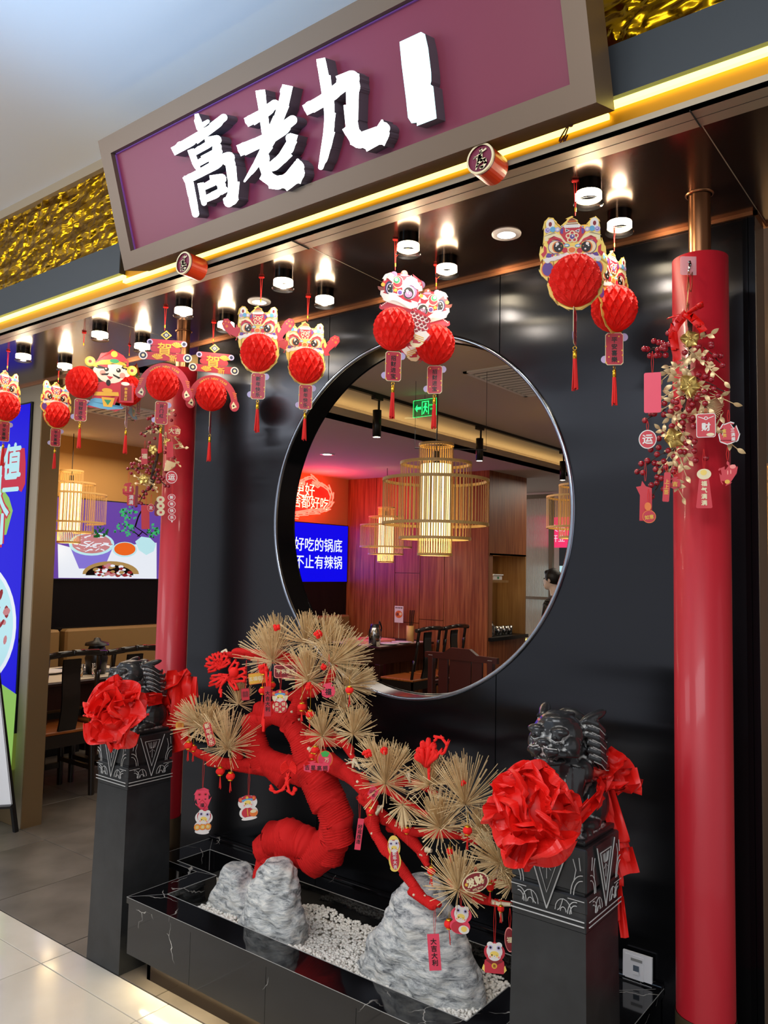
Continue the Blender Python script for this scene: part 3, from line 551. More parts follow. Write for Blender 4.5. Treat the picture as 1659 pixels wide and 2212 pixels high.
# booth seats along the left wall: each back cushion its own
for i, (y0, y1) in enumerate(((2.75, 3.9), (3.93, 5.05), (5.08, 6.25), (6.85, 7.88))):
    bo = thing('booth_bench', ['tan padded booth bench at far left behind the first table', 'tan padded booth bench behind the red column on the left', 'tan padded booth bench hidden beyond the left red column', 'brown padded booth bench in the corner seen through the moon window'][i], 'bench', (XL+.3, (y0+y1)/2, 0), 0, 'booth benches along the left wall')
    obj('backrest', MB().b2(XL+.012, XL+.13, y0+.01, y1-.01, .45, 1.0, 'booth', .02), bo); obj('seat', MB().b2(XL+.012, XL+.55, y0+.005, y1-.005, .36, .46, 'booth', .02), bo); obj('base', MB().b2(XL+.012, XL+.5, y0+.01, y1-.01, 0, .36, 'dark_panel'), bo)
# wall screens
WF = fr((XL+.03, 0, 0), (0, 1, 0), (0, 0, 1))
def wp(x, y): q = P(x, y, X=XL+.03); return (q.y, q.z)
def screen(y0, y1, z0, z1, label):
    o = thing('wall_screen', label, 'screen', (XL+.02, (y0+y1)/2, z0)); obj('housing', MB().b2(XL+.001, XL+.028, y0-.01, y1+.01, z0-.01, z1+.01, 'black_plastic'), o); return o
o = screen(6.2, 7.90, 1.42, 2.135, 'blue wall screen with two lines of white characters')
g = MB(); g.card = WF; g.art([(6.2, 1.42), (7.90, 1.42), (7.90, 2.135), (6.2, 2.135)], 'tv_blue'); a, b_ = wp(672, 1168), wp(672, 1222)
c = wp(690, 1178); g.text('好吃的锅底', (wp(689, 1177)[0], wp(689, 1177)[1]), .178, 'tv_text', WF, .008, .002); g.text('不止有辣锅', wp(689, 1214), .178, 'tv_text', WF, .008, .002); obj('picture', g, o)
o = screen(3.75, 5.35, 1.45, 2.18, 'wall screen showing bowls of food and a little tree on purple, left of the column')
g = MB(); g.card = WF; g.art([(3.75, 1.45), (5.35, 1.45), (5.35, 2.18), (3.75, 2.18)], 'ad_purple')
def q3(x, y): return wp(x/3.77, 1000+y/3.77)
g.art([q3(470, 660), q3(620, 700), q3(1275, 650), q3(1275, 943), q3(475, 936)], 'ad_white', 1)
def bowl(cx, cy, rx, ry, hh, inner, k, body='ad_bowl'):
    e = [(cx+rx*math.cos(t), cy+ry*math.sin(t)) for t in [PI*i/12 for i in range(13)]]
    lowp = [(cx-rx, cy), (cx-rx*.55, cy+hh), (cx+rx*.55, cy+hh), (cx+rx, cy)]
    g.art([q3(*p) for p in lowp], body, k); g.art([q3(cx+rx*math.cos(2*PI*i/24), cy+ry*math.sin(2*PI*i/24)) for i in range(24)], 'ad_pale', k+1)
    g.art([q3(cx+rx*.87*math.cos(2*PI*i/24), cy-4+ry*.85*math.sin(2*PI*i/24)) for i in range(24)], inner, k+2)
bowl(745, 660, 185, 95, 200, 'ad_meat2', 2); bowl(1015, 705, 100, 62, 90, 'ad_orange', 5, 'ad_white')
g.art([q3(x, y) for x, y in ((1100, 640), (1150, 600), (1220, 610), (1270, 660), (1250, 720), (1190, 750), (1130, 710))], 'ad_pale', 4)
random.seed(11)
for k in range(70):
    a = random.uniform(0, 2*PI); r_ = math.sqrt(random.random()); x, y = 745+145*r_*math.cos(a), 655+60*r_*math.sin(a); t = random.uniform(-.6, .6)
    g.art([q3(x-28*math.cos(t), y-28*math.sin(t)-4), q3(x+28*math.cos(t), y+28*math.sin(t)-4), q3(x+26*math.cos(t), y+28*math.sin(t)+5), q3(x-28*math.cos(t), y-26*math.sin(t)+5)], random.choice(['ad_white', 'ad_meat2', 'ad_meat2']), 5+k*.03)
g.art([q3(900+230*math.cos(2*PI*i/28), 905+105*math.sin(2*PI*i/28)) for i in range(14, 29)], 'ad_gold', 7); g.art([q3(890+195*math.cos(2*PI*i/28), 915+85*math.sin(2*PI*i/28)) for i in range(14, 29)], 'ad_dark', 8)
for k in range(60):
    a = random.uniform(PI, 2*PI); r_ = math.sqrt(random.random())*.95; x, y = 900+175*r_*math.cos(a), 925+100*r_*math.sin(a); s_ = random.uniform(10, 24)
    g.art([q3(x+s_*math.cos(2*PI*i/7), y+s_*.6*math.sin(2*PI*i/7)) for i in range(7)] if y < 930 else [q3(x, 925), q3(x+15, 925), q3(x+8, 935)], random.choice(['ad_meat', 'ad_white', 'ad_gold', 'ad_meat2']), 9+k*.03)
for pts in ([(1120, 600), (1160, 560), (1100, 520), (1125, 440), (1150, 390)], [(1160, 560), (1200, 590), (1290, 590)], [(1140, 600), (1090, 560), (1040, 540)]):
    for (a, b_) in zip(pts, pts[1:]): g.art([q3(a[0]-7, a[1]), q3(a[0]+7, a[1]), q3(b_[0]+6, b_[1]), q3(b_[0]-6, b_[1])], 'ad_dark', 3)
for (cx, cy, sx, sy) in ((1050, 410, 75, 55), (1010, 540, 85, 65), (1245, 555, 50, 55), (805, 560, 75, 45)):
    for k in range(45):
        a = random.uniform(0, 2*PI); r_ = math.sqrt(random.random()); x, y = cx+sx*r_*math.cos(a), cy+sy*r_*math.sin(a); s_ = random.uniform(8, 17)
        g.art([q3(x+s_*(1 if i % 2 else .45)*math.cos(PI*i/4), y+s_*(1 if i % 2 else .45)*math.sin(PI*i/4)) for i in range(8)], 'ad_leaf' if cy != 560 and random.random() < .75 else 'ad_leafdark', 10+k*.02)
obj('picture', g, o)
# neon cloud
o = thing('neon_sign', 'red neon cloud with glowing characters above the blue screen', 'sign', (XL+.01, 7.1, 2.3))
def q4(x, y): q = P(620+x/4.88, 960+y/4.88, X=XL+.05); return (q.y, q.z)
cl = [(-60, 420), (30, 420), (120, 375), (180, 410), (215, 350), (270, 335), (320, 375), (335, 445), (390, 430), (450, 470), (485, 550), (470, 640), (420, 700), (360, 715), (300, 700), (240, 735), (170, 715), (110, 750), (40, 735), (-60, 760), (-200, 700), (-200, 480)]
pn = [q4(*p) for p in cl]; g = MB(); g.add([(XL+.012, p[0], p[1]) for p in pn], [tuple(range(len(pn)))], 'neon_panel'); obj('backboard', g, o)
for k, f_ in enumerate((1, .9)):
    cx = sum(p[0] for p in pn)/len(pn); cz = sum(p[1] for p in pn)/len(pn)
    g = MB().tube([(XL+.05, cx+(p[0]-cx)*f_, cz+(p[1]-cz)*f_) for p in [(v.x, v.y) for v in cat([Vector(p) for p in pn], 5)]], .008, 'neon', 6); obj('neon_tube', g, o)
NF = fr((XL+.045, 0, 0), (0, 1, 0), (0, 0, 1)); g = MB(); c = q4(190, 475); g.text('更好', (c[0], c[1]), .185, 'neon_core', NF, -.012, .001); c = q4(265, 610); g.text('啥都好吃', (c[0]-.02, c[1]-.0), .17, 'neon_core', NF, -.012, .001); obj('characters', g, o)
light('POINT', (XL+.35, 7.1, 2.5), 16, (1, .06, .05), .15, name='neon_glow')
light('AREA', (XL+.06, 7.05, 1.78), 8, (.1, .08, 1), 1.5, (XL+3, 7.05, 1.78), 'screen_glow', size_y=.65)
light('SPOT', (-5.6, 6.5, 2.6), 26, (1, .08, .10), .1, (-5.75, 7.92, 2.15), 'red_wash', angle=1.3, blend=1)
# bamboo lamps
def bamboo_lamp(px, pyc, wdist, R_, label, H=1.0):
    d = ray(px, pyc); c = CAM + d*wdist; x, y, z = c; o = thing('bamboo_lamp', label, 'pendant lamp', (x, y, z), 0, 'tiered bamboo pendant lamps')
    tiers = [('core_cage', .32, .98, -1.10, 40), ('middle_cage', .67, .62, -.80, 46), ('outer_cage', 1.0, .30, -.53, 70)]
    for nm, rr, t_, b_, n in tiers:
        m_ = MB(); r_ = rr*R_; zt, zb = z+t_*R_*H, z+b_*R_*H
        for i in range(n):
            a = 2*PI*i/n; px_, py_ = x+r_*math.cos(a), y+r_*math.sin(a); ww = .0028
            tx, ty = -math.sin(a)*ww, math.cos(a)*ww; nx, ny = math.cos(a)*ww*.6, math.sin(a)*ww*.6
            m_.add([(px_+tx, py_+ty, zb), (px_-tx, py_-ty, zb), (px_-tx, py_-ty, zt), (px_+tx, py_+ty, zt), (px_+nx, py_+ny, zb), (px_+nx, py_+ny, zt)], [(0, 1, 2, 3), (1, 4, 5, 2), (4, 0, 3, 5)], 'bamboo')
        s_ = obj('slats', m_, o, kind='stuff')
        for zz in (zt, zb): obj('hoop', MB().lathe([(r_-.012*R_/.3, zz-.008), (r_+.004, zz-.008), (r_+.004, zz+.008), (r_-.012*R_/.3, zz+.008), (r_-.012*R_/.3, zz-.008)], 'bamboo', 40, (x, y, 0), False), o)
    core = MB(); n = 80; rr = .29*R_
    for i in range(n):
        a0, a1 = 2*PI*i/n, 2*PI*(i+1)/n
        core.add([(x+rr*math.cos(a), y+rr*math.sin(a), z+h*R_*H) for a, h in ((a0, -.78), (a1, -.78), (a1, .60), (a0, .60))], [(0, 1, 2, 3)], 'lamp_core' if i % 3 else 'lamp_core_side')
    obj('glowing_core', core, o, 'glowing slatted core')
    m_ = MB(); m_.tube([(x, y, z+.98*R_*H-.03), (x+.004, y, z+1.5*R_), (x, y, 2.75 if x < -4.05 else 2.95)], .0035, 'black_plastic', 6); m_.lathe([(.018, z+.86*R_*H), (.02, z+.62*R_*H)], 'black_plastic', 10, (x, y, 0)); obj('cord', m_, o, 'black cord')
    light('POINT', (x, y, z-.95*R_*H), 3, (1, .86, .58), .06, name='lamp_bulb'); return c
bamboo_lamp(941, 1072, 4.6, .305, 'largest bamboo pendant lamp in the middle of the moon window')
bamboo_lamp(834, 1152, 9.1, .297, 'small far bamboo pendant lamp left of the largest lamp in the moon window')
bamboo_lamp(152, 1090, 7.1, .305, 'bamboo pendant lamp left of the red column, over the left tables')
bamboo_lamp(1262, 1098, 6.6, .305, 'bamboo pendant lamp at right edge of the moon window')
bamboo_lamp(1700, 1120, 4.4, .305, 'bamboo pendant lamp at right picture edge beyond the black wall')
# far right: partition with reeded glass, red sign, back room
wf = struct('wall_back', MB().b2(-7, 3.5, 12.1, 12.2, 0, 2.95, 'interior_ceiling'))
wr = struct('wall_right', MB().b2(.9, 1.0, YW+.115, 12.2, 0, 2.95, 'interior_ceiling'))
pt = thing('glass_partition', 'bronze framed partition with ribbed glass panes beyond the wooden cabinet', 'partition', (-5.2, 10.5, 0))
xa, xb = -5.62, P(1186, 1180, Y=10.5).x
obj('frame', MB().b2(xa, xb+.05, 10.49, 10.53, 2.66, 2.72, 'bronze').b2(xb, xb+.06, 10.48, 10.54, 0, 2.72, 'bronze').b2(xa, xb, 10.49, 10.53, 1.20, 1.24, 'bronze').b2(xa-.04, xa, 10.49, 10.53, 0, 2.72, 'bronze'), pt)
rg = MB(); n = 26
for i in range(n):
    x0 = xa+(xb-xa)*i/n; x1 = xa+(xb-xa)*(i+1)/n
    for z0, z1 in ((1.24, 2.66), (.62, 1.20)): rg.grid(lambda u, v, x0=x0, x1=x1, z0=z0, z1=z1: (x0+(x1-x0)*u, 10.505-.008*math.sin(PI*u), z0+(z1-z0)*v), 4, 1, 'reeded')
obj('ribbed_pane', rg, pt, 'ribbed translucent glass', kind='stuff'); obj('base', MB().b2(xa, xb, 10.49, 10.53, 0, .6, 'bronze_warm').b2(xa, xb, 10.47, 10.5, .6, .62, 'led_yellow'), pt)
c = P(1208, 1152, Y=11.4); sg = thing('red_screen', 'bright pink red hanging screen seen at right inside the moon window', 'screen', c)
obj('panel', MB().b2(c.x-.28, c.x+.45, 11.40, 11.44, c.z-.22, c.z+.25, 'pink_screen'), sg); obj('hanger', MB().tube([(c.x-.1, 11.42, c.z+.24), (c.x-.1, 11.42, 2.955)], .01, 'black_plastic', 6).tube([(c.x+.3, 11.42, c.z+.24), (c.x+.3, 11.42, 2.955)], .01, 'black_plastic', 6), sg, kind='stuff'); SFm = fr((c.x, 11.398, c.z), (1, 0, 0), (0, 0, 1)); obj('characters', MB().text('火锅', (-.02, .08), .12, 'ad_white', SFm, 0, .002).text('开业', (-.02, -.08), .12, 'ad_white', SFm, 0, .002), sg)
obj('far_panel', MB().b2(-5.6, -4.2, 11.9, 11.95, 1.0, 1.7, 'ad_pale').b2(-5.6, -4.2, 11.88, 11.9, 1.7, 2.0, 'dark_panel'), wf)
# person at the right edge of the moon window: head and shoulders, seen in profile behind the partition
pc = P(1196, 1247, Y=8.9); hd = .115
po = thing('person', 'dark-haired person with bowed head at right rim of the moon window', 'person', (pc.x+.06, pc.y, 0))
def voxel(mb, size, name, mt, sm=2, parent=None, **k):
    me = bpy.data.meshes.new('tmp'); me.from_pydata([tuple(v) for v in mb.v], [], mb.f); o_ = bpy.data.objects.new('tmp', me); S.collection.objects.link(o_)
    rm = o_.modifiers.new('r', 'REMESH'); rm.mode = 'VOXEL'; rm.voxel_size = size; rm.use_smooth_shade = True
    if sm: s_ = o_.modifiers.new('s', 'SMOOTH'); s_.iterations = sm; s_.factor = .5
    dg = bpy.context.evaluated_depsgraph_get(); m2 = bpy.data.meshes.new_from_object(o_.evaluated_get(dg))
    r_ = MB(); vv = [v.co.copy() for v in m2.vertices]; ff = [tuple(p.vertices) for p in m2.polygons]; r_.add(vv, ff, mt, True)
    bpy.data.objects.remove(o_); bpy.data.meshes.remove(me); bpy.data.meshes.remove(m2)
    return r_
hx, hy, hz = pc.x-.02, pc.y, pc.z-.03
b_ = MB(); b_.ell((hx, hy, hz), (.095, .078, .115), 'card_skin').ell((hx-.05, hy, hz-.075), (.06, .05, .05), 'x').ell((hx-.10, hy, hz-.02), (.022, .02, .024), 'x').tube([(hx+.02, hy, hz-.06), (hx+.06, hy, hz-.24)], [.055, .07], 'x')
b_.tube([(hx+.06, hy-.2, hz-.30), (hx+.06, hy, hz-.25), (hx+.06, hy+.2, hz-.30)], [.07, .09, .07], 'x').tube([(hx+.06, hy, hz-.25), (hx+.09, hy, hz-.55), (hx+.10, hy, hz-.80)], [.13, .16, .15], 'x')
for sg_ in (-1, 1):
    b_.tube([(hx+.06, hy+.2*sg_, hz-.30), (hx+.02, hy+.24*sg_, hz-.55), (hx-.12, hy+.16*sg_, hz-.70)], [.06, .045, .035], 'x').ell((hx-.17, hy+.13*sg_, hz-.71), (.05, .035, .02), 'x')
    for f_ in range(4): b_.tube([(hx-.19, hy+(.10+.018*f_)*sg_, hz-.71), (hx-.25, hy+(.10+.018*f_)*sg_, hz-.725)], .008, 'x', 6)
    b_.tube([(hx+.10, hy+.09*sg_, hz-.80), (hx+.06, hy+.1*sg_, hz-1.10), (hx+.08, hy+.1*sg_, .04)], [.10, .07, .045], 'x').ell((hx+.03, hy+.1*sg_, .035), (.12, .05, .035), 'x')
body = voxel(b_, .012, 'body', 'card_skin', 3); obj('body', body, po)
hr = MB().ell((hx+.015, hy, hz+.03), (.105, .092, .115), 'x').ell((hx-.05, hy, hz+.085), (.05, .06, .035), 'x'); obj('hair', voxel(hr, .01, 'hair', 'card_black', 2), po, 'short black hair')
fc = MB()
for sg_ in (-1, 1): fc.ell((hx-.088, hy+.03*sg_, hz+.012), (.01, .014, .008), 'card_black', 8, 6).ell((hx, hy+.08*sg_, hz-.01), (.02, .012, .028), 'card_skin', 8, 6)
fc.ell((hx-.105, hy, hz-.068), (.01, .024, .006), 'card_brown', 8, 6); obj('face', fc, po, 'dark eyes and closed mouth')
cl_ = MB().tube([(hx+.06, hy-.21, hz-.31), (hx+.06, hy, hz-.26), (hx+.06, hy+.21, hz-.31)], [.085, .105, .085], 'x').tube([(hx+.06, hy, hz-.24), (hx+.09, hy, hz-.55), (hx+.10, hy, hz-.88)], [.14, .175, .17], 'x')
for sg_ in (-1, 1): cl_.tube([(hx+.06, hy+.2*sg_, hz-.30), (hx+.02, hy+.24*sg_, hz-.55), (hx-.09, hy+.17*sg_, hz-.68)], [.075, .058, .048], 'x').tube([(hx+.10, hy+.09*sg_, hz-.80), (hx+.06, hy+.1*sg_, hz-1.10), (hx+.08, hy+.1*sg_, .08)], [.115, .085, .06], 'x')
obj('dark_clothes', voxel(cl_, .014, 'c', 'black_plastic', 3), po, 'dark top and trousers')
# ---------------------------------------------------------------- tables and chairs
def table(x0, x1, y0, y1, label, top='table_top'):
    o = thing('dining_table', label, 'table', ((x0+x1)/2, (y0+y1)/2, 0), 0, 'dining tables')
    obj('tabletop', MB().b2(x0, x1, y0, y1, .725, .75, 'table_dark', .004).b2(x0+.05, x1-.05, y0+.05, y1-.05, .75, .7515, top), o); obj('apron', MB().b2(x0+.03, x1-.03, y0+.03, y1-.03, .56, .725, 'table_dark'), o)
    for x in (x0+.06, x1-.06):
        for y in (y0+.06, y1-.06): obj('leg', MB().b2(x-.035, x+.035, y-.035, y+.035, 0, .56, 'table_dark', .004), o)
    return o
table(-6.12, -5.30, 6.85, 7.88, 'dark dining table with pale plates seen through the moon window, against the wooden wall')
table(-6.1, -5.25, 2.95, 3.95, 'dark dining table with light top behind the left chairs')
table(-6.1, -5.25, 5.0, 5.9, 'dark dining table between the left room and the moon window')
def chair(loc, rz, label, mt='chair_dark', seat='seat_wood', group='carved wooden dining chairs'):
    o = local_thing('dining_chair', label, 'chair', loc, rz, group); W, D, H = .44, .42, .98     # local: back at +y, faces -y
    obj('seat', MB().box((0, 0, .455), (W, D, .025), seat, None, .006), o)
    obj('seat_frame', MB().b2(-W/2, W/2, -D/2, -D/2+.02, .36, .443, mt).b2(-W/2, W/2, D/2-.02, D/2, .36, .443, mt).b2(-W/2, -W/2+.02, -D/2, D/2, .36, .443, mt).b2(W/2-.02, W/2, -D/2, D/2, .36, .443, mt), o)
    for sx in (-1, 1):
        obj('leg', MB().tube([(sx*(W/2-.02), -D/2+.02, .44), (sx*(W/2-.015), -D/2+.02, 0)], [.022, .02], mt, 6), o)
        obj('leg', MB().tube([(sx*(W/2-.02), D/2-.02, .46), (sx*(W/2-.015), D/2, 0)], [.022, .02], mt, 6), o)
        obj('stile', MB().tube(cat([(sx*(W/2-.02), D/2-.02, .44), (sx*(W/2-.022), D/2-.005, .62), (sx*(W/2-.03), D/2+.035, .82), (sx*(W/2-.03), D/2+.05, H-.02)], 4, False), .017, mt, 6), o)
    def spl(u, v): z = .465+(H-.5)*v; y = D/2-.015+.055*v+.018*math.sin(v*PI*1.6); return ((u-.5)*.13, y, z)
    m_ = MB().grid(spl, 4, 12, mt); m_.grid(lambda u, v: (lambda p: (p[0], p[1]+.014, p[2]))(spl(1-u, v)), 4, 12, mt); obj('splat', m_, o)
    obj('crest_rail', MB().tube(cat([(-W/2-.02, D/2+.05, H-.008), (-W/4, D/2+.055, H+.004), (0, D/2+.06, H+.010), (W/4, D/2+.055, H+.004), (W/2+.02, D/2+.05, H-.008)], 4, False), .022, mt, 8), o)
    obj('foot_rail', MB().b2(-W/2+.02, W/2-.02, -D/2+.01, -D/2+.03, .12, .16, mt).b2(-W/2+.01, -W/2+.03, -D/2, D/2, .17, .20, mt).b2(W/2-.03, W/2-.01, -D/2, D/2, .17, .20, mt), o)
    return o
Q = PI/2
chair((-4.98, 6.93, 0), -Q, 'dark brown carved chair at the window table, nearer the viewer'); chair((-4.98, 7.44, 0), -Q, 'dark brown carved chair at the window table, against the wooden wall')
chair((-5.22, 3.035, 0), -Q, 'black wooden chair at far left beside the bronze post', group='black chairs in the left room'); chair((-5.22, 3.53, 0), -Q, 'black wooden chair behind the left stone lion', group='black chairs in the left room'); 
# reddish armchair with its back to us
o = local_thing('armchair', 'reddish brown wooden armchair low in the moon window, back to the viewer', 'chair', (-3.45, 5.75, 0), PI)
H = .95
obj('seat', MB().box((0, 0, .45), (.6, .5, .03), 'seat_wood', None, .006), o)
for sx in (-1, 1): obj('post', MB().b2(sx*.28-.024, sx*.28+.024, .21, .26, 0, H-.05, 'chair_red', .004), o); obj('leg', MB().b2(sx*.27-.02, sx*.27+.02, -.24, -.2, 0, .66, 'chair_red', .004), o); obj('arm', MB().b2(sx*.28-.022, sx*.28+.022, -.25, .24, .66, .69, 'chair_red', .004), o)
obj('crest_rail', MB().prism([(-.34, H-.075), (.34, H-.075), (.34, H-.03), (.16, H-.025), (.09, H+.02), (-.09, H+.02), (-.16, H-.025), (-.34, H-.03)], -.02, .02, 'chair_red', fr((0, .235, 0), (1, 0, 0), (0, 0, 1))), o)
for x in (-.16, .16): obj('slat', MB().b2(x-.045, x+.045, .225, .25, .46, H-.06, 'chair_red', .003), o)
obj('back_panel', MB().b2(-.10, .10, .225, .245, .46, H-.06, 'chair_red'), o)
# things on the tables
def plate(c, r_, label, g='plates on the tables'): obj('plate', MB().lathe([(.0005, .004), (r_*.6, .004), (r_, .016), (r_, .02), (r_*.6, .009), (.0005, .009)], 'white_plastic', 24, c), None, label, 'plate', g, loc=c)
plate((-5.42, 7.15, .752), .12, 'white plate at the near end of the window table'); plate((-5.42, 7.4, .752), .12, 'white plate by the bamboo chopstick holder')
plate((-5.75, 3.3, .752), .13, 'white plate at the left table, behind the first black chair'); plate((-5.7, 3.55, .752), .13, 'white plate on left table between the two black chairs')
obj('tray', MB().b2(-5.95, -5.55, 7.0, 7.45, .752, .79, 'card_blush', .003).b2(-5.9, -5.75, 7.02, 7.2, .79, .80, 'card_rose'), None, 'pink tray on the window table', 'tray', loc=(-5.75, 7.2, .752))
obj('induction_hob', MB().b2(-5.85, -5.5, 7.5, 7.8, .752, .765, 'black_plastic', .003), None, 'black hot plate on the window table', 'hob', loc=(-5.7, 7.65, .752))
obj('induction_hob', MB().b2(-5.9, -5.5, 3.4, 3.75, .752, .765, 'screen_gray', .003), None, 'dark hot plate on the left table', 'hob', loc=(-5.7, 3.6, .752))
c = (-5.45, 7.60, .752); ck = thing('chopstick_holder', 'bamboo tube of chopsticks standing by the wooden wall', 'holder', c); obj('cup', MB().lathe([(.0005, .001), (.045, .001), (.045, .19), (.038, .19), (.038, .02)], 'bamboo', 20, c), ck)
for k in range(6): a = k*1.05; obj('chopstick', MB().tube([(c[0]+.01*math.cos(a), c[1]+.01*math.sin(a), .77), (c[0]+.025*math.cos(a)+.01, c[1]+.03*math.sin(a)+.02, 1.12)], .0045, 'table_dark', 5), ck)
th = thing('vacuum_jug', 'steel vacuum jug with black lid on the window table', 'jug', (-5.45, 6.93, .752)); c = (-5.45, 6.93, .752)
obj('body', MB().lathe([(.0005, .001), (.065, .001), (.07, .15), (.05, .2)], 'steel', 20, c), th); obj('lid', MB().lathe([(.052, .2), (.045, .235), (.001, .24)], 'black_plastic', 16, c), th, 'black lid'); obj('handle', MB().tube(cat([(c[0], c[1]+.05, c[2]+.21), (c[0], c[1]+.12, c[2]+.2), (c[0], c[1]+.11, c[2]+.08), (c[0], c[1]+.065, c[2]+.05)], 4, False), .009, 'black_plastic', 6), th)
c = P(238, 1440, X=-5.55); c = Vector((-5.5, 3.55, .752)); th = thing('teapot', 'black lidded pot on the left table by the glasses', 'pot', c)
obj('body', MB().lathe([(.0005, .001), (.07, .001), (.085, .12), (.06, .2), (.05, .22)], 'black_plastic', 20, c), th); obj('lid', MB().lathe([(.09, .215), (.085, .235), (.03, .25), (.022, .27), (.001, .275)], 'black_plastic', 16, c), th)
for k, (x, y) in enumerate(((-5.42, 3.36), (-5.36, 3.46))):
    obj('drinking_glass', MB().lathe([(.0005, .002), (.026, .002), (.03, .05), (.036, .095), (.033, .095), (.027, .05), (.0005, .01)], 'glass', 16, (x, y, .752)), None, ['clear glass tumbler beside the black pot, left one', 'clear glass tumbler beside the black pot, right one'][k], 'glass', 'glass tumblers on the left table', loc=(x, y, .752))
c = P(862, 1327, Y=7.80); sg = thing('table_card', 'small printed menu card on a thin stand by the wooden wall', 'card', (c.x, c.y, .752)); s_ = .0052
obj('stand', MB().tube([(c.x, c.y, c.z-.08), (c.x, c.y, .756)], .003, 'bone', 5).lathe([(.04, .752), (.035, .758), (.001, .759)], 'bone', 12, (c.x, c.y, 0)), sg)
g = MB(); g.card = fr((c.x, c.y-.004, c.z), (1, 0, 0), (0, 0, 1)); g.art([(-.065, -.10), (.065, -.10), (.065, .10), (-.065, .10)], 'card_white', 0, None, .004); g.disc((0, -.0), (.055, .045), 'card_orange', 1); g.disc((-.02, 0), (.02, .02), 'card_brown', 2); g.disc((.025, .005), (.02, .018), 'card_cream', 2)
for k in range(4): g.disc((-.042+.028*k, .078), (.009, .009), 'card_black', 1)
obj('card', g, sg)
# ceiling things of the dining room
tr = MB().b2(-3.80, -3.765, 2.7, 11.5, 2.925, 2.95, 'black_plastic'); trk = thing('track_light', 'black ceiling track with black cylinder spotlights across the moon window', 'track light', (-3.78, 6, 2.93)); obj('rail', tr, trk)
for y in (4.78, 6.32, 8.1, 3.4):
    hs = MB().lathe([(.001, .12), (.034, .12), (.034, -.09), (.028, -.09)], 'black_plastic', 18, (-3.78, y, 2.70)).b2(-3.80, -3.76, y-.05, y+.05, 2.90, 2.93, 'black_plastic').tube([(-3.78, y+.02, 2.91), (-3.78, y+.02, 2.80)], .009, 'black_plastic', 6); h_ = obj('spotlight', hs, trk); obj('lens', MB().lathe([(.0005, -.089), (.028, -.089)], 'warm_emit', 16, (-3.78, y, 2.70)), h_)
def vent(x0, x1, y0, y1, z, label, n=11):
    o = thing('air_vent', label, 'vent', ((x0+x1)/2, (y0+y1)/2, z), 0, 'ceiling air vents')
    obj('frame', MB().b2(x0, x1, y0, y0+.03, z-.012, z, 'white_ring').b2(x0, x1, y1-.03, y1, z-.012, z, 'white_ring').b2(x0, x0+.03, y0, y1, z-.012, z, 'white_ring').b2(x1-.03, x1, y0, y1, z-.012, z, 'white_ring').b2((x0+x1)/2-.012, (x0+x1)/2+.012, y0, y1, z-.012, z, 'white_ring'), o)
    obj('backing', MB().b2(x0+.02, x1-.02, y0+.02, y1-.02, z-.003, z-.001, 'dark_gap'), o)
    for k in range(n): yy = y0+.04+(y1-y0-.08)*k/(n-1); obj('slat', MB().add([(x0+.03, yy-.012, z-.003), (x1-.03, yy-.012, z-.003), (x1-.03, yy+.012, z-.012), (x0+.03, yy+.012, z-.012)], [(0, 1, 2, 3)], 'white_ring'), o)
vent(-2.86, -2.10, 4.55, 5.45, 2.95, 'white slatted ceiling vent at upper right inside the moon window', 13); va, vb = P(209, 893, Z=2.75), P(307, 884, Z=2.75); vent(-5.45, -5.0, 3.30, 3.75, 2.742 if 0 else 2.75, 'white slatted ceiling vent in the left room', 7)
c0 = P(893, 866, Y=5.0); ex = thing('exit_sign', 'green glowing exit sign with arrow and running figure under the ceiling', 'sign', (c0.x+.12, 5.0, c0.z-.1))
g = MB(); g.card = fr((c0.x, 5.0, c0.z-.135), (1, 0, 0), (0, 0, 1)); E_ = g.card
g.art([(0, 0), (.22, 0), (.22, .135), (0, .135)], 'exit_glass', 0, None, .004); obj('glass_plate', g, ex); g = MB(); g.card = E_
for p in ([(.015, .07), (.04, .10), (.04, .08), (.075, .08), (.075, .06), (.04, .06), (.04, .04)],): g.art(p, 'exit_green', 2)
for a, b_ in (((.082, .015), (.088, .12)), ((.142, .015), (.148, .12)), ((.082, .114), (.148, .12)), ((.0, 0), (.22, .003)), ((0, .132), (.22, .135)), ((0, 0), (.003, .135)), ((.217, 0), (.22, .135))): g.art([(a[0], a[1]), (b_[0], a[1]), (b_[0], b_[1]), (a[0], b_[1])], 'exit_green', 2)
g.disc((.118, .098), .009, 'exit_green', 2)
for p in ([(.108, .088), (.125, .085), (.120, .055), (.108, .058)], [(.108, .06), (.118, .06), (.102, .02), (.094, .024)], [(.112, .06), (.122, .056), (.136, .036), (.128, .03)], [(.108, .086), (.096, .072), (.100, .066), (.112, .078)], [(.120, .084), (.136, .07), (.132, .064), (.118, .076)]): g.art(p, 'exit_green', 2)
g.text('安全出口', (.183, .085), .016, 'exit_green', E_, 0, .001).text('EXIT', (.183, .055), .02, 'exit_green', E_, 0, .001); obj('symbols', g, ex); obj('hanger', MB().tube([(c0.x+.11, 5.0, c0.z), (c0.x+.11, 5.0, 2.95)], .003, 'steel', 5), ex)
recessed(707, 981, 2.75, .075, 'recessed round ceiling light in pinkish ceiling left inside the moon window', pw=12); recessed(1486, 0, 2.95, .05, 'x', pw=0) if 0 else None
recessed(888, 903, 2.95, .06, 'unlit round ceiling speaker above the largest bamboo lamp', 'white_ring', 0)
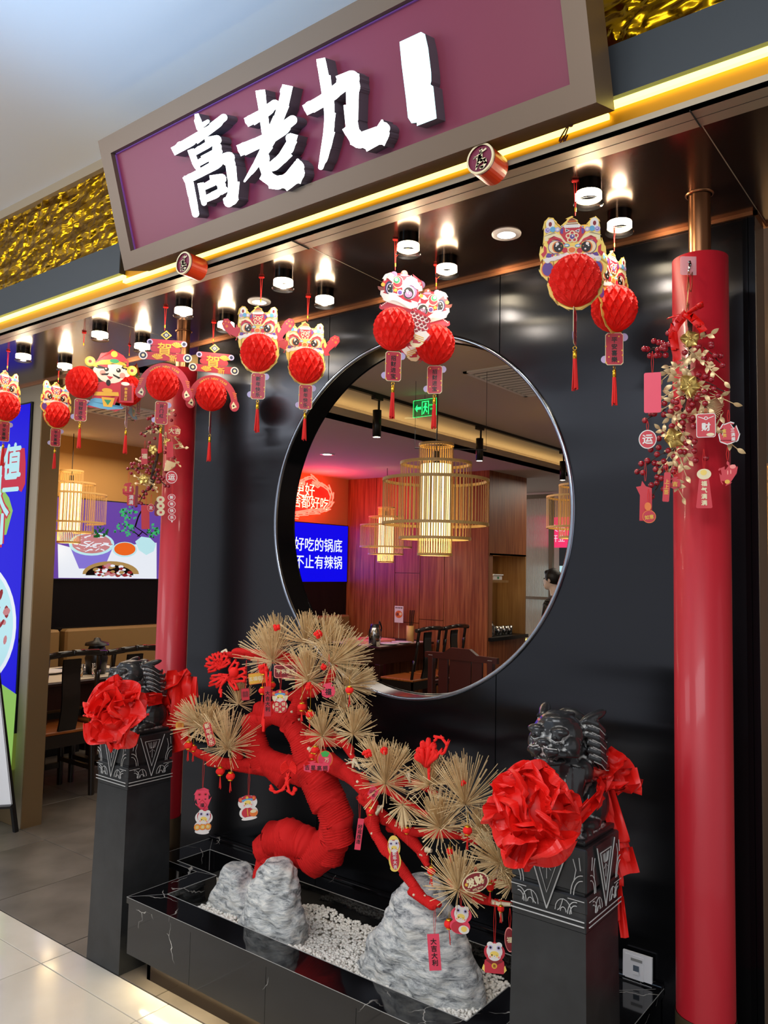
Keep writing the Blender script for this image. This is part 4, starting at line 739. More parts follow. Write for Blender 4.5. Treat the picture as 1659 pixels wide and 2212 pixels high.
hb = MB(); a = P(896, 968, Y=4.5); hb.tube([P(896, 968, Y=4.6), P(1050, 972, Y=4.6)], .004, 'black_plastic', 5).tube([P(896, 968, Y=4.6), Vector((P(896, 968, Y=4.6).x, 4.6, 2.95))], .0015, 'black_plastic', 4).tube([P(1050, 972, Y=4.6), Vector((P(1050, 972, Y=4.6).x, 4.6, 2.95))], .0015, 'black_plastic', 4); obj('hanging_rod', hb, None, 'thin black rod hung on two wires behind the largest bamboo lamp', 'rod')
# ================================================================ PLANTER
ZT, ZB = .33, .12
pl_ = thing('planter', 'black marble planter trough with white veins under the moon window', 'planter', (-1.9, 2.25, 0))
out = [(-2.67, 1.90), (-1.13, 1.90), (-1.13, 2.235), (-.85, 2.235), (-.85, 2.555), (-2.945, 2.555), (-2.945, 2.235), (-2.67, 2.235)]
inn = [(-2.575, 2.015), (-1.225, 2.015), (-1.225, 2.26), (-.97, 2.26), (-.97, 2.44), (-2.83, 2.44), (-2.83, 2.26), (-2.575, 2.26)]
n = 8
m_ = MB()
for z in (ZT,): m_.add([(x, y, z) for x, y in out]+[(x, y, z) for x, y in inn], [(i, (i+1) % n, n+(i+1) % n, n+i) for i in range(n)], 'black_marble')
def loopw(pts, z0, z1, mt): 
    k = len(pts); return m_.add([(x, y, z0) for x, y in pts]+[(x, y, z1) for x, y in pts], [(i, (i+1) % k, k+(i+1) % k, k+i) for i in range(k)], mt)
def offs(pts, d): 
    cx, cy = -1.9, 2.22; return [(x+(d if x < cx else -d), y+(d if y < cy else -d)) for x, y in pts]
loopw(out, ZT-.022, ZT, 'black_marble'); loopw(inn, ZT-.022, ZT, 'black_marble')
m_.add([(x, y, ZT-.022) for x, y in out]+[(x, y, ZT-.022) for x, y in offs(out, .01)], [(i, (i+1) % n, n+(i+1) % n, n+i) for i in range(n)], 'black_marble')
obj('rim', m_, pl_, 'polished black marble rim'); m_ = MB(); loopw(offs(inn, -.012), .20, ZT-.022, 'black_marble'); obj('inner_wall', m_, pl_)
def face(x0, x1): return MB().b2(x0+.0008, x1-.0008, 1.908, 1.93, ZB, ZT-.024, 'black_marble')
for a, b_ in ((-2.668, -2.30), (-2.30, -1.92), (-1.92, -1.54), (-1.54, -1.132)): obj('panel', face(a, b_), pl_)
m_ = MB(); m_.b2(-1.155, -1.135, 1.93, 2.24, ZB, ZT-.024, 'black_marble').b2(-.878, -.858, 2.24, 2.55, ZB-.1, ZT-.024, 'black_marble').b2(-2.662, -2.64, 1.93, 2.24, ZB, ZT-.024, 'black_marble').b2(-2.66, -1.14, 1.93, 1.99, ZB, ZB+.012, 'black_marble'); obj('end_panel', m_, pl_)
obj('toe_kick', MB().b2(-2.65, -1.16, 1.992, 2.01, 0, ZB+.01, 'toe_kick').b2(-2.65, -2.63, 1.992, 2.5, 0, ZB+.01, 'toe_kick').b2(-1.17, -1.15, 1.992, 2.24, 0, ZB+.01, 'toe_kick').b2(-.9, -.88, 2.26, 2.54, 0, ZB, 'toe_kick'), pl_)
obj('light_strip', MB().b2(-2.645, -1.17, 1.972, 1.982, ZB-.006, ZB-.001, 'warm_emit'), pl_, 'warm light strip under the planter')
light('AREA', (-1.91, 1.968, ZB-.010), 1.9, (1, .80, .45), 1.48, None, 'planter_strip_light', size_y=.012)
obj('bed', MB().add([(-2.84, 2.0, .235), (-.96, 2.0, .235), (-.96, 2.46, .215), (-2.84, 2.46, .215)], [(0, 1, 2, 3)], 'pebble_base').add([(x, y, .18) for x, y in ((-2.84, 2), (-.96, 2), (-.96, 2.46), (-2.84, 2.46))], [(3, 2, 1, 0)], 'pebble_base'), pl_)
eg = MB()  # thin pale grey lines along the rim edges and inner corners
for L_ in (inn, out):
    for a, b_ in zip(L_, L_[1:]+L_[:1]): eg.tube([(a[0], a[1], ZT), (b_[0], b_[1], ZT)], .0016 if L_ is inn else .001, 'edge_gray', 4, smooth=False)
for a in ((-2.83, 2.44), (-2.83, 2.26), (-2.575, 2.015), (-.97, 2.44)): eg.tube([(a[0]+.001, a[1]-.001, ZT), (a[0]+.001, a[1]-.001, .24)], .0012, 'edge_gray', 4, smooth=False)
for a, b_ in (((-2.945, 2.555), (-2.83, 2.44)), ((-2.67, 1.90), (-2.575, 2.015)), ((-2.67, 2.235), (-2.575, 2.26)), ((-.85, 2.555), (-.97, 2.44))): eg.tube([(a[0], a[1], ZT), (b_[0], b_[1], ZT)], .0006, 'edge_gray', 4, smooth=False)
obj('pale_edges', eg, pl_, 'pale chamfer edges', kind='stuff')
bl = MB().b2(-2.95, -.85, 2.535, 2.5585, ZT, ZT+.012, 'black_marble', .002); obj('back_upstand', bl, pl_)
# white pebbles
random.seed(5); pb = MB()
ico = [(0, 0, 1), (.894, 0, .447), (.276, .851, .447), (-.724, .526, .447), (-.724, -.526, .447), (.276, -.851, .447), (.724, .526, -.447), (-.276, .851, -.447), (-.894, 0, -.447), (-.276, -.851, -.447), (.724, -.526, -.447), (0, 0, -1)]
icf = [(0, 1, 2), (0, 2, 3), (0, 3, 4), (0, 4, 5), (0, 5, 1), (1, 6, 2), (2, 7, 3), (3, 8, 4), (4, 9, 5), (5, 10, 1), (2, 6, 7), (3, 7, 8), (4, 8, 9), (5, 9, 10), (1, 10, 6), (11, 7, 6), (11, 8, 7), (11, 9, 8), (11, 10, 9), (11, 6, 10)]
V_, F_ = [], []
for k in range(8600):
    x, y = random.uniform(-2.50, -.99), random.uniform(2.018, 2.42)
    if x > -1.24 and y < 2.27: continue
    if x < -2.22 and y > 2.2: continue
    z = .262 + .022*noise.noise(Vector((x*5, y*5, 1))) + .03*max(0, 1-(y-2.018)/.12) + random.uniform(-.004, .006)
    s_ = random.uniform(.0045, .0075); R = Matrix.Rotation(random.uniform(0, 6.3), 3, 'Z') @ Matrix.Rotation(random.uniform(-.7, .7), 3, 'X'); sc = (random.uniform(1, 1.6), 1, random.uniform(.6, .9)); k0 = len(V_)
    for p in ico: V_.append(R @ Vector((p[0]*s_*sc[0], p[1]*s_, p[2]*s_*sc[2])) + Vector((x, y, z)))
    F_ += [tuple(k0+i for i in f) for f in icf]
pb.add(V_, F_, 'pebble', True); tag(obj('pebbles', pb), 'white pebbles filling the marble planter around the rocks', 'pebbles', None, 'stuff')
# rocks, from their outlines
def rock(levels, Y, depth, seed, label):
    rows = []
    for y, xl, xr in levels:
        a, b_ = P(xl, y, Y=Y), P(xr, y, Y=Y); rows.append((a.z, a.x, b_.x))
    rows.sort(); zmin = .245; rows = [r_ for r_ in rows if r_[0] > zmin+.015]; rows.insert(0, (zmin-.02, rows[0][1]-.008, rows[0][2]+.008)); z1 = rows[-1][0]
    def at(z):
        for r0_, r1_ in zip(rows, rows[1:]):
            if z <= r1_[0]: t = (z-r0_[0])/(r1_[0]-r0_[0]); return r0_[1]+(r1_[1]-r0_[1])*t, r0_[2]+(r1_[2]-r0_[2])*t
        return rows[-1][1], rows[-1][2]
    def f(u, v):
        vv = min(v, .999); z = rows[0][0]+(z1-rows[0][0])*(1-(1-vv)**1.5); xl, xr = at(z); cx, hw = (xl+xr)/2, (xr-xl)/2
        top = math.sqrt(max(0, 1-((v-.93)/.07)**2)) if v > .93 else 1
        a = 2*PI*u; hd_ = min(depth/2, depth/2*(.35+hw*5))
        p = Vector((cx+hw*math.cos(a)*top, Y+hd_*math.sin(a)*top, z))
        q = p*11+Vector((seed, 0, 0)); d = .016*noise.noise(q)+.010*noise.noise(q*2.3)+.005*noise.noise(Vector((q.x*3, q.y*3, q.z*7)))
        d2 = .010*(abs(noise.noise(q*1.7))-.25)
        return p+Vector((math.cos(a), math.sin(a), .2))*(d-d2)*min(1, top+.2)
    m_ = MB().grid(f, 96, 80, 'rock', close_u=True); return obj('rock', m_, None, label, 'rock', loc=((rows[0][1]+rows[0][2])/2, Y, zmin))
rock([(1863, 500, 532), (1880, 487, 550), (1900, 478, 566), (1930, 462, 590), (1960, 450, 610), (1990, 440, 620), (2020, 440, 625)], 2.22, .17, 3, 'smaller grey rock at left end of the planter, behind the pointed one')
rock([(1851, 585, 614), (1868, 568, 630), (1900, 556, 637), (1940, 546, 645), (1980, 530, 652), (2020, 510, 668), (2060, 497, 680), (2090, 492, 686)], 2.12, .18, 9, 'tall grey rock in front of the foot of the red trunk')
rock([(1887, 893, 926), (1905, 878, 948), (1940, 855, 975), (1980, 830, 1003), (2020, 800, 1028), (2060, 782, 1048), (2100, 775, 1066), (2140, 772, 1082), (2190, 775, 1095)], 2.20, .20, 14, 'largest grey veined rock in the planter, right side')
# ================================================================ STONE PLINTHS AND LIONS
def carve(T, w, h):
    g = MB(); k = .0028
    def ln(pts, r_=k): g.tube([(p[0], p[1], .0010) for p in pts if 0 <= p[0] <= w+1e-6], r_*.6, 'carve_white', 4, T=T, flat=1, smooth=False)
    for z in (.019, .031): ln([(0, z), (w, z)], .0026)
    y0, y1 = .040, h-.006; cx = w/2
    ln([(cx-.058, y1), (cx, y0)]); ln([(cx+.058, y1), (cx, y0)]); 
    ln([(cx-.036, y1-.018), (cx, y0+.04), (cx+.036, y1-.018), (cx-.036, y1-.018)])
    for s_ in (-1, 1):
        for r_ in (.016, .022): ln([(cx+s_*(.080-r_*math.cos(a)), y0+.002+r_*1.5*math.sin(a)) for a in [PI*i/8*.55 for i in range(9)]], .002)
        for r_ in (.024, .032): ln([(cx+s_*(.098-r_*math.cos(a)), y0+.052+r_*1.6*math.sin(a)) for a in [PI*i/8*.5 for i in range(9)]], .002)
        for t in (0, 1, 2): ln([(cx+s_*(.006+.007*t), y1-.024), (cx+s_*(.004+.004*t), y1-.040-.003*t), (cx+s_*.002, y1-.048)], .0016)
        for r_ in (.010, .028): ln([(cx+s_*(.046+r_*math.cos(a)*.8), y0+.004+r_*1.1*math.sin(a)) for a in [PI*i/8 for i in range(9)]], .0018)
        ln([(cx+s_*(.030+.010*t), y0+.004+.014*t*t) for t in (0, .5, 1, 1.5)], .0018); ln([(cx+s_*.072, y1-.02), (cx+s_*.080, y1-.045), (cx+s_*.074, y1-.075)], .0018); ln([(cx+s_*.088, y1-.014), (cx+s_*.092, y1-.045)], .0018)
        ln([(cx+s_*.058, y0+.040), (w if s_ > 0 else 0, y0+.040)], .0018); ln([(cx+s_*.012, y1-.062), (cx, y1-.052), (cx, y1-.085)], .0016)
    return g
def plinth(x0, x1, y0, y1, label):
    o = thing('stone_plinth', label, 'plinth', ((x0+x1)/2, (y0+y1)/2, 0), 0, 'carved stone plinths flanking the planter')
    zb_, zt_ = .70, .905; cx, cy = (x0+x1)/2, (y0+y1)/2; hx, hy = (x1-x0)/2, (y1-y0)/2
    m_ = MB(); vs = []
    for z, e in ((0, .010), (zb_, 0)):
        for a, b_ in ((-1, -1), (1, -1), (1, 1), (-1, 1)): vs.append((cx+a*(hx+e), cy+b_*(hy+e), z))
    m_.add(vs, [(0, 1, 5, 4), (1, 2, 6, 5), (2, 3, 7, 6), (3, 0, 4, 7), (4, 5, 6, 7)], 'stone_black'); obj('shaft', m_, o)
    m_ = MB().b2(x0-.001, x1+.001, y0-.001, y1+.001, zb_, zb_+.050, 'stone_black', .002).b2(x0-.004, x1+.004, y0-.004, y1+.004, zb_+.046, zb_+.088, 'stone_black', .004).b2(x0+.006, x1-.006, y0+.006, y1-.006, zb_+.085, zb_+.098, 'stone_black').b2(x0-.003, x1+.003, y0-.003, y1+.003, zb_+.096, zt_, 'stone_black', .004)
    for T, w_ in ((fr((cx, y0-.003, zb_), (1, 0, 0), (0, 0, 1)), hx), (fr((x1+.003, cy, zb_), (0, 1, 0), (0, 0, 1)), hy)):
        m_.prism([(-.062, zt_-zb_-.001), (0, .05), (.062, zt_-zb_-.001)], -.004, .005, 'stone_black', T)
    obj('capital', m_, o, 'carved capital')
    for T, w_ in ((fr((x0, y0-.0085, zb_), (1, 0, 0), (0, 0, 1)), x1-x0), (fr((x1+.0085, y0, zb_), (0, 1, 0), (0, 0, 1)), y1-y0)): obj('carving', carve(T, w_, zt_-zb_), o, 'white chalked carving lines', kind='stuff')
    return zt_
ZP = plinth(-2.962, -2.760, 1.945, 2.155, 'carved black stone plinth with lion, at left end of the planter'); plinth(-1.045, -.840, 1.945, 2.155, 'carved black stone plinth with lion, at right end of the planter')
def lion(c, label, sc=1.0, turn=0):
    o = local_thing('stone_lion', label, 'statue', c, turn, 'seated black stone lions on the plinths'); k = sc
    m = MB(); E = lambda p, r_, R=None: m.ell([a*k for a in p], [a*k for a in r_], 'x', 14, 10, R=R)
    Tb = lambda pts, r_: m.tube([[a*k for a in p] for p in pts], [a*k for a in r_], 'x', 10)
    m.box((0, .005*k, .007*k), (.17*k, .185*k, .014*k), 'x')
    for s_ in (-1, 1):
        E((s_*.050, .045, .065), (.036, .058, .058)); E((s_*.058, .0, .028), (.026, .048, .02)); E((s_*.058, -.035, .02), (.024, .026, .014))
        Tb([(s_*.036, -.030, .165), (s_*.042, -.052, .10), (s_*.042, -.058, .03)], [.030, .021, .019]); E((s_*.042, -.073, .022), (.024, .028, .016))
        for t in (-1, 0, 1): E((s_*.042+t*.014, -.094, .020), (.008, .012, .011)); E((s_*.058+t*.014, -.056, .018), (.008, .012, .010))
        E((s_*.042, -.012, .155), (.030, .040, .036))
        R = Matrix.Rotation(-.35*s_, 3, 'Z') @ Matrix.Rotation(.25, 3, 'X'); E((s_*.066, .008, .288), (.015, .046, .012), R)
        E((s_*.031, -.108, .262), (.023, .018, .012)); E((s_*.027, -.118, .250), (.0135, .010, .0125)); E((s_*.045, -.075, .225), (.022, .034, .030)); E((s_*.020, -.134, .219), (.019, .015, .012))
        Tb([(s_*.060, -.070, .205), (s_*.045, -.115, .212), (s_*.012, -.142, .212)], [.007, .008, .008])
        for j in range(6):
            z = .282-.018*j; y = -.004+.003*j; e_ = .012 if j % 2 else 0
            Tb([(s_*.058, y-.022, z), (s_*.076, y+.004, z-.010), (s_*(.080-e_*.3), y+.034, z-.030), (s_*.070, y+.060+e_, z-.036), (s_*.062, y+.070+e_, z-.024)], [.006, .0095, .010, .008, .004])
            if j < 4: Tb([(s_*.05, .035+.004*j, z-.05), (s_*.060, .058, z-.068), (s_*.05, .074, z-.075), (s_*.04, .078, z-.062)], [.007, .009, .007, .004])
    E((0, .022, .125), (.052, .056, .085)); E((0, -.022, .160), (.056, .046, .058)); E((0, -.01, .205), (.052, .05, .05)); E((0, -.052, .248), (.064, .064, .051)); E((0, -.108, .226), (.042, .030, .022))
    E((0, -.136, .238), (.017, .012, .011)); E((0, -.098, .190), (.040, .036, .012)); E((0, .018, .235), (.064, .042, .066)); E((0, .045, .17), (.05, .03, .05)); E((0, .095, .035), (.02, .02, .03)); E((0, -.06, .285), (.040, .040, .014))
    for j in range(9): E((-.032+.008*j, -.128, .203), (.0035, .005, .006))
    for j in range(5): E((-.024+.012*j, -.040+.004*(j % 2), .292), (.008, .03, .008))
    v = voxel(m, .0032*k, 'lion', 'stone_lion', 1); obj('body', v, o)
    e = MB()
    for s_ in (-1, 1):
        e.ell([a*k for a in (s_*.028, -.1275, .250)], .0048*k, 'black_plastic', 8, 6)
        for j in range(6):
            z = .282-.018*j-.009; y = -.004+.003*j; e_ = .012 if j % 2 else 0
            e.tube([[a*k for a in p] for p in ((s_*.072, y-.014, z-.002), (s_*.0835, y+.006, z-.012), (s_*(.0865-e_*.3), y+.034, z-.030), (s_*.076, y+.058+e_, z-.038))], .0012*k, 'carve_white', 4)
        e.tube([[a*k for a in p] for p in ((s_*.040, -.117, .243), (s_*.028, -.127, .2405), (s_*.016, -.126, .245))], .0013*k, 'carve_white', 4)
        e.tube([[a*k for a in p] for p in ((s_*.036, -.135, .226), (s_*.020, -.149, .228), (s_*.006, -.146, .232))], .0013*k, 'carve_white', 4)
    obj('chalk_lines', e, o, 'white chalk left in the carved lines', kind='stuff')
    return o
lion((-2.860, 2.055, ZP), 'seated black stone lion with red bow on the left plinth', .98); lion((-.942, 2.055, ZP), 'seated black stone lion with red bow on the right plinth', 1.08)
# satin rosettes
def rosette(c, R_, seed, name_label, axis, el=1.15):
    rnd = random.Random(seed); c = Vector(c); o = thing('satin_bow', name_label, 'bow', c, 0, 'red satin bows on the stone lions'); ax = Vector(axis).normalized()
    e1 = ax.cross(Vector((0, 0, 1))).normalized(); e2 = e1.cross(ax)
    obj('knot', MB().ell(c, R_*.62, 'satin', 16, 10), o)
    def cloth(d, L_, Wd, roll, pinch):           # a puffed loop of cloth: pinched root, wide creased mouth
        d = d.normalized(); t1 = d.cross(Vector((.13, .21, 1))).normalized(); t2 = d.cross(t1); t1, t2 = t1*math.cos(roll)+t2*math.sin(roll), t2*math.cos(roll)-t1*math.sin(roll)
        cr = [(rnd.uniform(-.9, .9), rnd.uniform(.10, .22), rnd.uniform(-1, 1)) for _ in range(4)]
        def f(u, v):
            a = (u-.5)*2; m_ = math.sin(min(1, v)*PI*.5); w = Wd*R_*(.10+.95*m_)
            z = L_*R_*(.30+.70*math.sin(v*PI*.55)) - R_*.30*a*a*m_ - (R_*.22*max(0, v-.8)/.2*(1-abs(a)))
            h = R_*.34*m_*(1-abs(a)**1.4) * pinch
            for c0, w0, s0 in cr: h += R_*.10*s0*max(0, 1-abs(a-c0*(.4+.6*v))/w0)*v
            h += R_*.05*math.sin(9*v+a*3)*abs(a)
            return c+d*z+t1*a*w+t2*(h+.12*R_*(v-.5))
        g = MB().grid(f, 18, 14, 'satin', False); obj('petal', g, o)
    for ring_, n_, L0, W0 in ((1.42, 9, 1.02, .50), (1.02, 8, 1.02, .50), (.60, 6, 1.03, .46), (.22, 3, 1.02, .40)):
        for k in range(n_):
            a = 2*PI*(k+rnd.uniform(-.25, .25))/n_+ring_*3; q = ring_+rnd.uniform(-.12, .12)
            d = ax*math.cos(q)+(e1*math.cos(a)+e2*math.sin(a)*el)*math.sin(q)
            cloth(d, L0*rnd.uniform(.9, 1.06)*(1 if ring_ < .9 else d.length), W0*rnd.uniform(.85, 1.2), rnd.uniform(0, 6.3), rnd.choice((-1, 1))*rnd.uniform(.6, 1.1))
    return o
def strip(pts, wid, wdir, mt='satin', n=8, wave=0, th=0):
    c = cat([Vector(p) for p in pts], n, False); k = len(c); W = [wid]*k if not hasattr(wid, '__len__') else [wid[0]+(wid[-1]-wid[0])*i/(k-1) for i in range(k)]
    wd = Vector(wdir).normalized(); vs = []
    nn = 6
    for i, p in enumerate(c):
        t = (c[min(k-1, i+1)]-c[max(0, i-1)]).normalized(); a = (wd-t*wd.dot(t)).normalized(); b_ = t.cross(a)
        for j in range(nn+1): u = j/nn-.5; vs.append(p+a*u*W[i]+b_*wave*W[i]*math.sin(u*7+i*.35))
    return MB().add(vs, [(i*(nn+1)+j, i*(nn+1)+j+1, (i+1)*(nn+1)+j+1, (i+1)*(nn+1)+j) for i in range(k-1) for j in range(nn)], mt, True)
cR = P(1152, 1752, Y=1.80); o = rosette(cR, 108*mpp(cR), 21, 'large red satin rosette bow with long tails on the right lion', (.4, -1, .1))
ff = lambda x, y, Y: P(x, y, Y=Y)
obj('sash', strip([ff(1240, 1760, 1.90), ff(1268, 1745, 1.93), ff(1292, 1722, 1.99), ff(1305, 1695, 2.08), ff(1290, 1690, 2.14)], .038, (0, -.3, 1), wave=.12), o, 'sash round the lion')
obj('back_loop', strip([ff(1298, 1702, 2.14), ff(1300, 1668, 2.15), ff(1325, 1652, 2.19), ff(1340, 1660, 2.22), ff(1357, 1706, 2.22), ff(1340, 1712, 2.20), ff(1304, 1706, 2.14)], .075, (1, .5, .55), wave=.05), o)
obj('ribbon_tail', strip([ff(1302, 1706, 2.15), ff(1322, 1760, 2.17), ff(1340, 1810, 2.17), ff(1347, 1850, 2.18), ff(1362, 1888, 2.18)], [.045, .05], (1, .6, .1), wave=.08), o); obj('ribbon_tail', strip([ff(1300, 1712, 2.16), ff(1318, 1770, 2.17), ff(1330, 1850, 2.175), ff(1334, 1900, 2.175), ff(1338, 1970, 2.18), ff(1350, 2026, 2.18)], [.05, .022], (1, .6, 0), wave=.1), o)
cL = P(249, 1541, Y=1.80); o = rosette(cL, 70*mpp(cL), 35, 'red satin rosette bow with wide tail on the left lion', (.75, -1, .1))
obj('sash', strip([ff(300, 1518, 1.90), ff(325, 1508, 1.97), ff(350, 1508, 2.12), ff(345, 1510, 2.16)], .045, (0, 0, 1), wave=.12), o, 'sash round the lion')
obj('back_loop', strip([ff(350, 1515, 2.15), ff(362, 1480, 2.17), ff(385, 1463, 2.2), ff(403, 1500, 2.22), ff(395, 1540, 2.2), ff(378, 1575, 2.19), ff(358, 1530, 2.16)], .10, (1, .8, .2), wave=.08), o)
obj('ribbon_tail', strip([ff(352, 1520, 2.16), ff(372, 1560, 2.18), ff(386, 1600, 2.2), ff(390, 1622, 2.2)], [.05, .13], (1, .3, -.1), wave=.06), o)
# wall socket resting on the rim
s0 = P(1345, 2098, Y=2.535); T = fr((s0.x, s0.y, ZT+.001), (1, 0, 0), (0, .03, 1)); so = thing('network_socket', 'white network wall socket plate standing on the marble rim', 'socket', (s0.x+.04, s0.y, ZT))
wS, hS = .092, .086
obj('plate', MB(T).prism([(0, 0), (wS, 0), (wS, hS), (0, hS)], -.008, 0, 'white_plastic').prism([(.008, .008), (wS-.026, .008), (wS-.026, hS-.008), (.008, hS-.008)], 0, .001, 'white_plastic'), so)
obj('label_window', MB(T).prism([(.026, .062), (.062, .062), (.062, .070), (.026, .070)], .001, .002, 'edge_gray'), so); obj('port', MB(T).prism([(.034, .030), (.052, .030), (.052, .050), (.034, .050)], .001, .003, 'screen_gray').prism([(.034, .024), (.052, .024), (.052, .033), (.034, .033)], .001, .005, 'white_plastic'), so)
# ================================================================ RED WRAPPED TREE
tree = thing('artificial_pine', 'red velvet wrapped artificial pine with straw needle tufts standing in the planter', 'tree', (-2.2, 2.3, .25))
def path(pts, default_Y):
    o_ = []; rr = []
    for p in pts: Y = p[3] if len(p) > 3 else default_Y; v = P(p[0], p[1], Y=Y); o_.append(v); rr.append(p[2]*mpp(v))
    return o_, rr
def wrapped(name, pts, Y, pitch=.006, amp=.08, label=None, knobs=0, seed=1):
    v, r_ = path(pts, Y); c = cat(v, 10, False); rr = [x.x for x in cat([Vector((a, 0)) for a in r_], 10, False)]
    L_ = [0]
    for a, b_ in zip(c, c[1:]): L_.append(L_[-1]+(b_-a).length)
    tot = L_[-1]; n_ = max(8, int(tot/pitch*4)); P_, R_ = [], []; j = 0
    for i in range(n_+1):
        s_ = tot*i/n_
        while j < len(L_)-2 and L_[j+1] < s_: j += 1
        t = (s_-L_[j])/max(1e-9, L_[j+1]-L_[j]); P_.append(c[j].lerp(c[j+1], t)); base = rr[j]+(rr[j+1]-rr[j])*t
        R_.append(base)
    seg = 22 if max(r_) > .015 else 12
    m_ = MB(); prev = None; vs = []
    rndk = random.Random(seed)
    for i, p in enumerate(P_):
        t = (P_[min(n_, i+1)]-P_[max(0, i-1)]).normalized()
        a = t.cross(Vector((.1, 1, .2))).normalized() if prev is None else (prev-t*prev.dot(t)).normalized(); prev = a; b_ = t.cross(a)
        for q in range(seg):
            th = 2*PI*q/seg; s_ = tot*i/n_; k = s_/pitch+.35*math.sin(th*2+s_*30)+.5*noise.noise(Vector((math.cos(th)*2, math.sin(th)*2, s_*25)))
            rad = R_[i]*(1+.03*noise.noise(Vector((math.cos(th), math.sin(th), s_*40)))) + min(amp*R_[i], .0036)*(1-2*abs(math.sin(PI*k)))
            vs.append(p+(a*math.cos(th)+b_*math.sin(th))*rad)
    m_.add(vs, [(i*seg+q, i*seg+(q+1) % seg, (i+1)*seg+(q+1) % seg, (i+1)*seg+q) for i in range(n_) for q in range(seg)], 'velvet', True)
    m_.add(vs[:seg]+vs[-seg:], [tuple(range(seg-1, -1, -1)), tuple(range(seg, 2*seg))], 'velvet')
    ob = obj(name, m_, tree, label)
    if knobs:
        kb = MB()
        for _ in range(knobs):
            i = rndk.randrange(2, n_-2); toc = (CAM-P_[i]).normalized(); t = (P_[i+1]-P_[i]).normalized(); s_ = toc.cross(t).normalized(); q = rndk.uniform(-1.1, 1.1); d = toc*math.cos(q)+s_*math.sin(q); d = (d-t*d.dot(t)).normalized()
            kb.ell(P_[i]+d*R_[i]*.93, (R_[i]*.22+.0015, R_[i]*.22+.0015, R_[i]*.18+.0015), 'bone', 8, 6)
        obj('bare_knob', kb, ob, 'pale bare knobs showing through', kind='stuff')
    return ob
zz = lambda l: [(160+p[0]/2.44, 1300+p[1]/2.44, p[2]/2.44)+tuple(p[3:]) for p in l]
wrapped('trunk', zz([(1040, 1470, 66, 2.24), (1042, 1380, 70, 2.24), (1062, 1280, 76, 2.24), (1125, 1235, 90, 2.24), (1215, 1275, 94, 2.25), (1300, 1315, 88, 2.27), (1365, 1260, 84, 2.27), (1376, 1150, 74, 2.26), (1352, 1050, 82, 2.25), (1305, 960, 88, 2.25), (1250, 880, 84, 2.25), (1225, 800, 66, 2.25), (1190, 720, 58, 2.25)]), 2.25, .0085, .07, 'thick red velvet wrapped trunk')
wrapped('trunk_loop', zz([(1290, 900, 70, 2.27), (1160, 880, 70, 2.25), (1050, 850, 60, 2.24), (965, 790, 58, 2.24), (948, 700, 58, 2.24), (975, 620, 52, 2.24), (1050, 592, 44, 2.25), (1120, 622, 46, 2.26), (1180, 690, 56, 2.27), (1235, 780, 70, 2.27)]), 2.25, .0085, .07, 'ring shaped red wrapped loop of the trunk')
wrapped('branch', zz([(1000, 870, 32, 2.24), (930, 862, 30, 2.22), (850, 865, 26, 2.2), (770, 845, 20, 2.18), (705, 850, 16, 2.17)]), 2.2, .0065, .12, knobs=3)
wrapped('branch', zz([(880, 850, 22, 2.2), (850, 790, 18, 2.18), (860, 740, 12, 2.17)]), 2.2, .0065, .12)
wrapped('branch', zz([(800, 855, 20, 2.19), (720, 820, 18, 2.18), (650, 800, 17, 2.17), (600, 770, 14, 2.16)]), 2.2, .0065, .12)
wrapped('branch', zz([(1130, 640, 36, 2.26), (1165, 560, 32, 2.27), (1190, 480, 28, 2.28), (1188, 400, 24, 2.28), (1150, 310, 22, 2.27), (1080, 270, 20, 2.26), (1000, 300, 20, 2.25), (930, 290, 19, 2.24), (870, 262, 18, 2.23), (790, 275, 14, 2.22)]), 2.25, .0065, .12, knobs=6, seed=4)
wrapped('branch', zz([(1185, 500, 24, 2.28), (1240, 455, 20, 2.26), (1310, 440, 18, 2.24), (1360, 400, 14, 2.22), (1380, 340, 12, 2.21)]), 2.25, .0065, .12, knobs=3, seed=9)
wrapped('branch', zz([(1240, 740, 44, 2.26), (1330, 735, 26, 2.24), (1420, 740, 22, 2.2), (1455, 770, 18, 2.19), (1475, 830, 15, 2.18)]), 2.2, .0065, .12)
y5 = lambda l: [(740+p[0]/4.484, 1560+p[1]/4.484, p[2]/4.484)+tuple(p[3:]) for p in l]
wrapped('branch', y5([(-260, 330, 90, 2.24), (-120, 400, 75, 2.22), (20, 490, 68, 2.2), (130, 570, 60, 2.18), (230, 680, 58, 2.16), (300, 800, 52, 2.15), (310, 940, 46, 2.15), (330, 1090, 46, 2.14), (400, 1230, 46, 2.13), (520, 1340, 44, 2.12), (600, 1450, 42, 2.11), (680, 1560, 42, 2.1), (780, 1700, 42, 2.09), (860, 1780, 38, 2.08), (945, 1770, 28, 2.08)]), 2.15, .0065, .12, knobs=9, seed=2)
wrapped('branch', y5([(250, 760, 44, 2.16), (380, 930, 46, 2.18), (520, 1020, 48, 2.19), (620, 1110, 46, 2.19), (720, 1220, 40, 2.18), (800, 1300, 34, 2.17), (830, 1400, 28, 2.16)]), 2.18, .0065, .12, knobs=4, seed=3)
wrapped('branch', y5([(560, 1030, 36, 2.19), (700, 1070, 36, 2.18), (900, 1090, 34, 2.17), (1100, 1100, 32, 2.15), (1260, 1130, 28, 2.14), (1400, 1190, 24, 2.13)]), 2.18, .0065, .12, knobs=4, seed=5)
wrapped('branch', y5([(230, 690, 40, 2.16), (400, 650, 30, 2.17), (520, 580, 28, 2.18), (700, 590, 30, 2.18), (830, 630, 30, 2.17), (920, 700, 26, 2.17)]), 2.18, .0065, .12, knobs=3, seed=6)
wrapped('branch', y5([(420, 640, 26, 2.17), (560, 740, 30, 2.16), (700, 840, 32, 2.16), (830, 910, 28, 2.15)]), 2.18, .0065, .12)
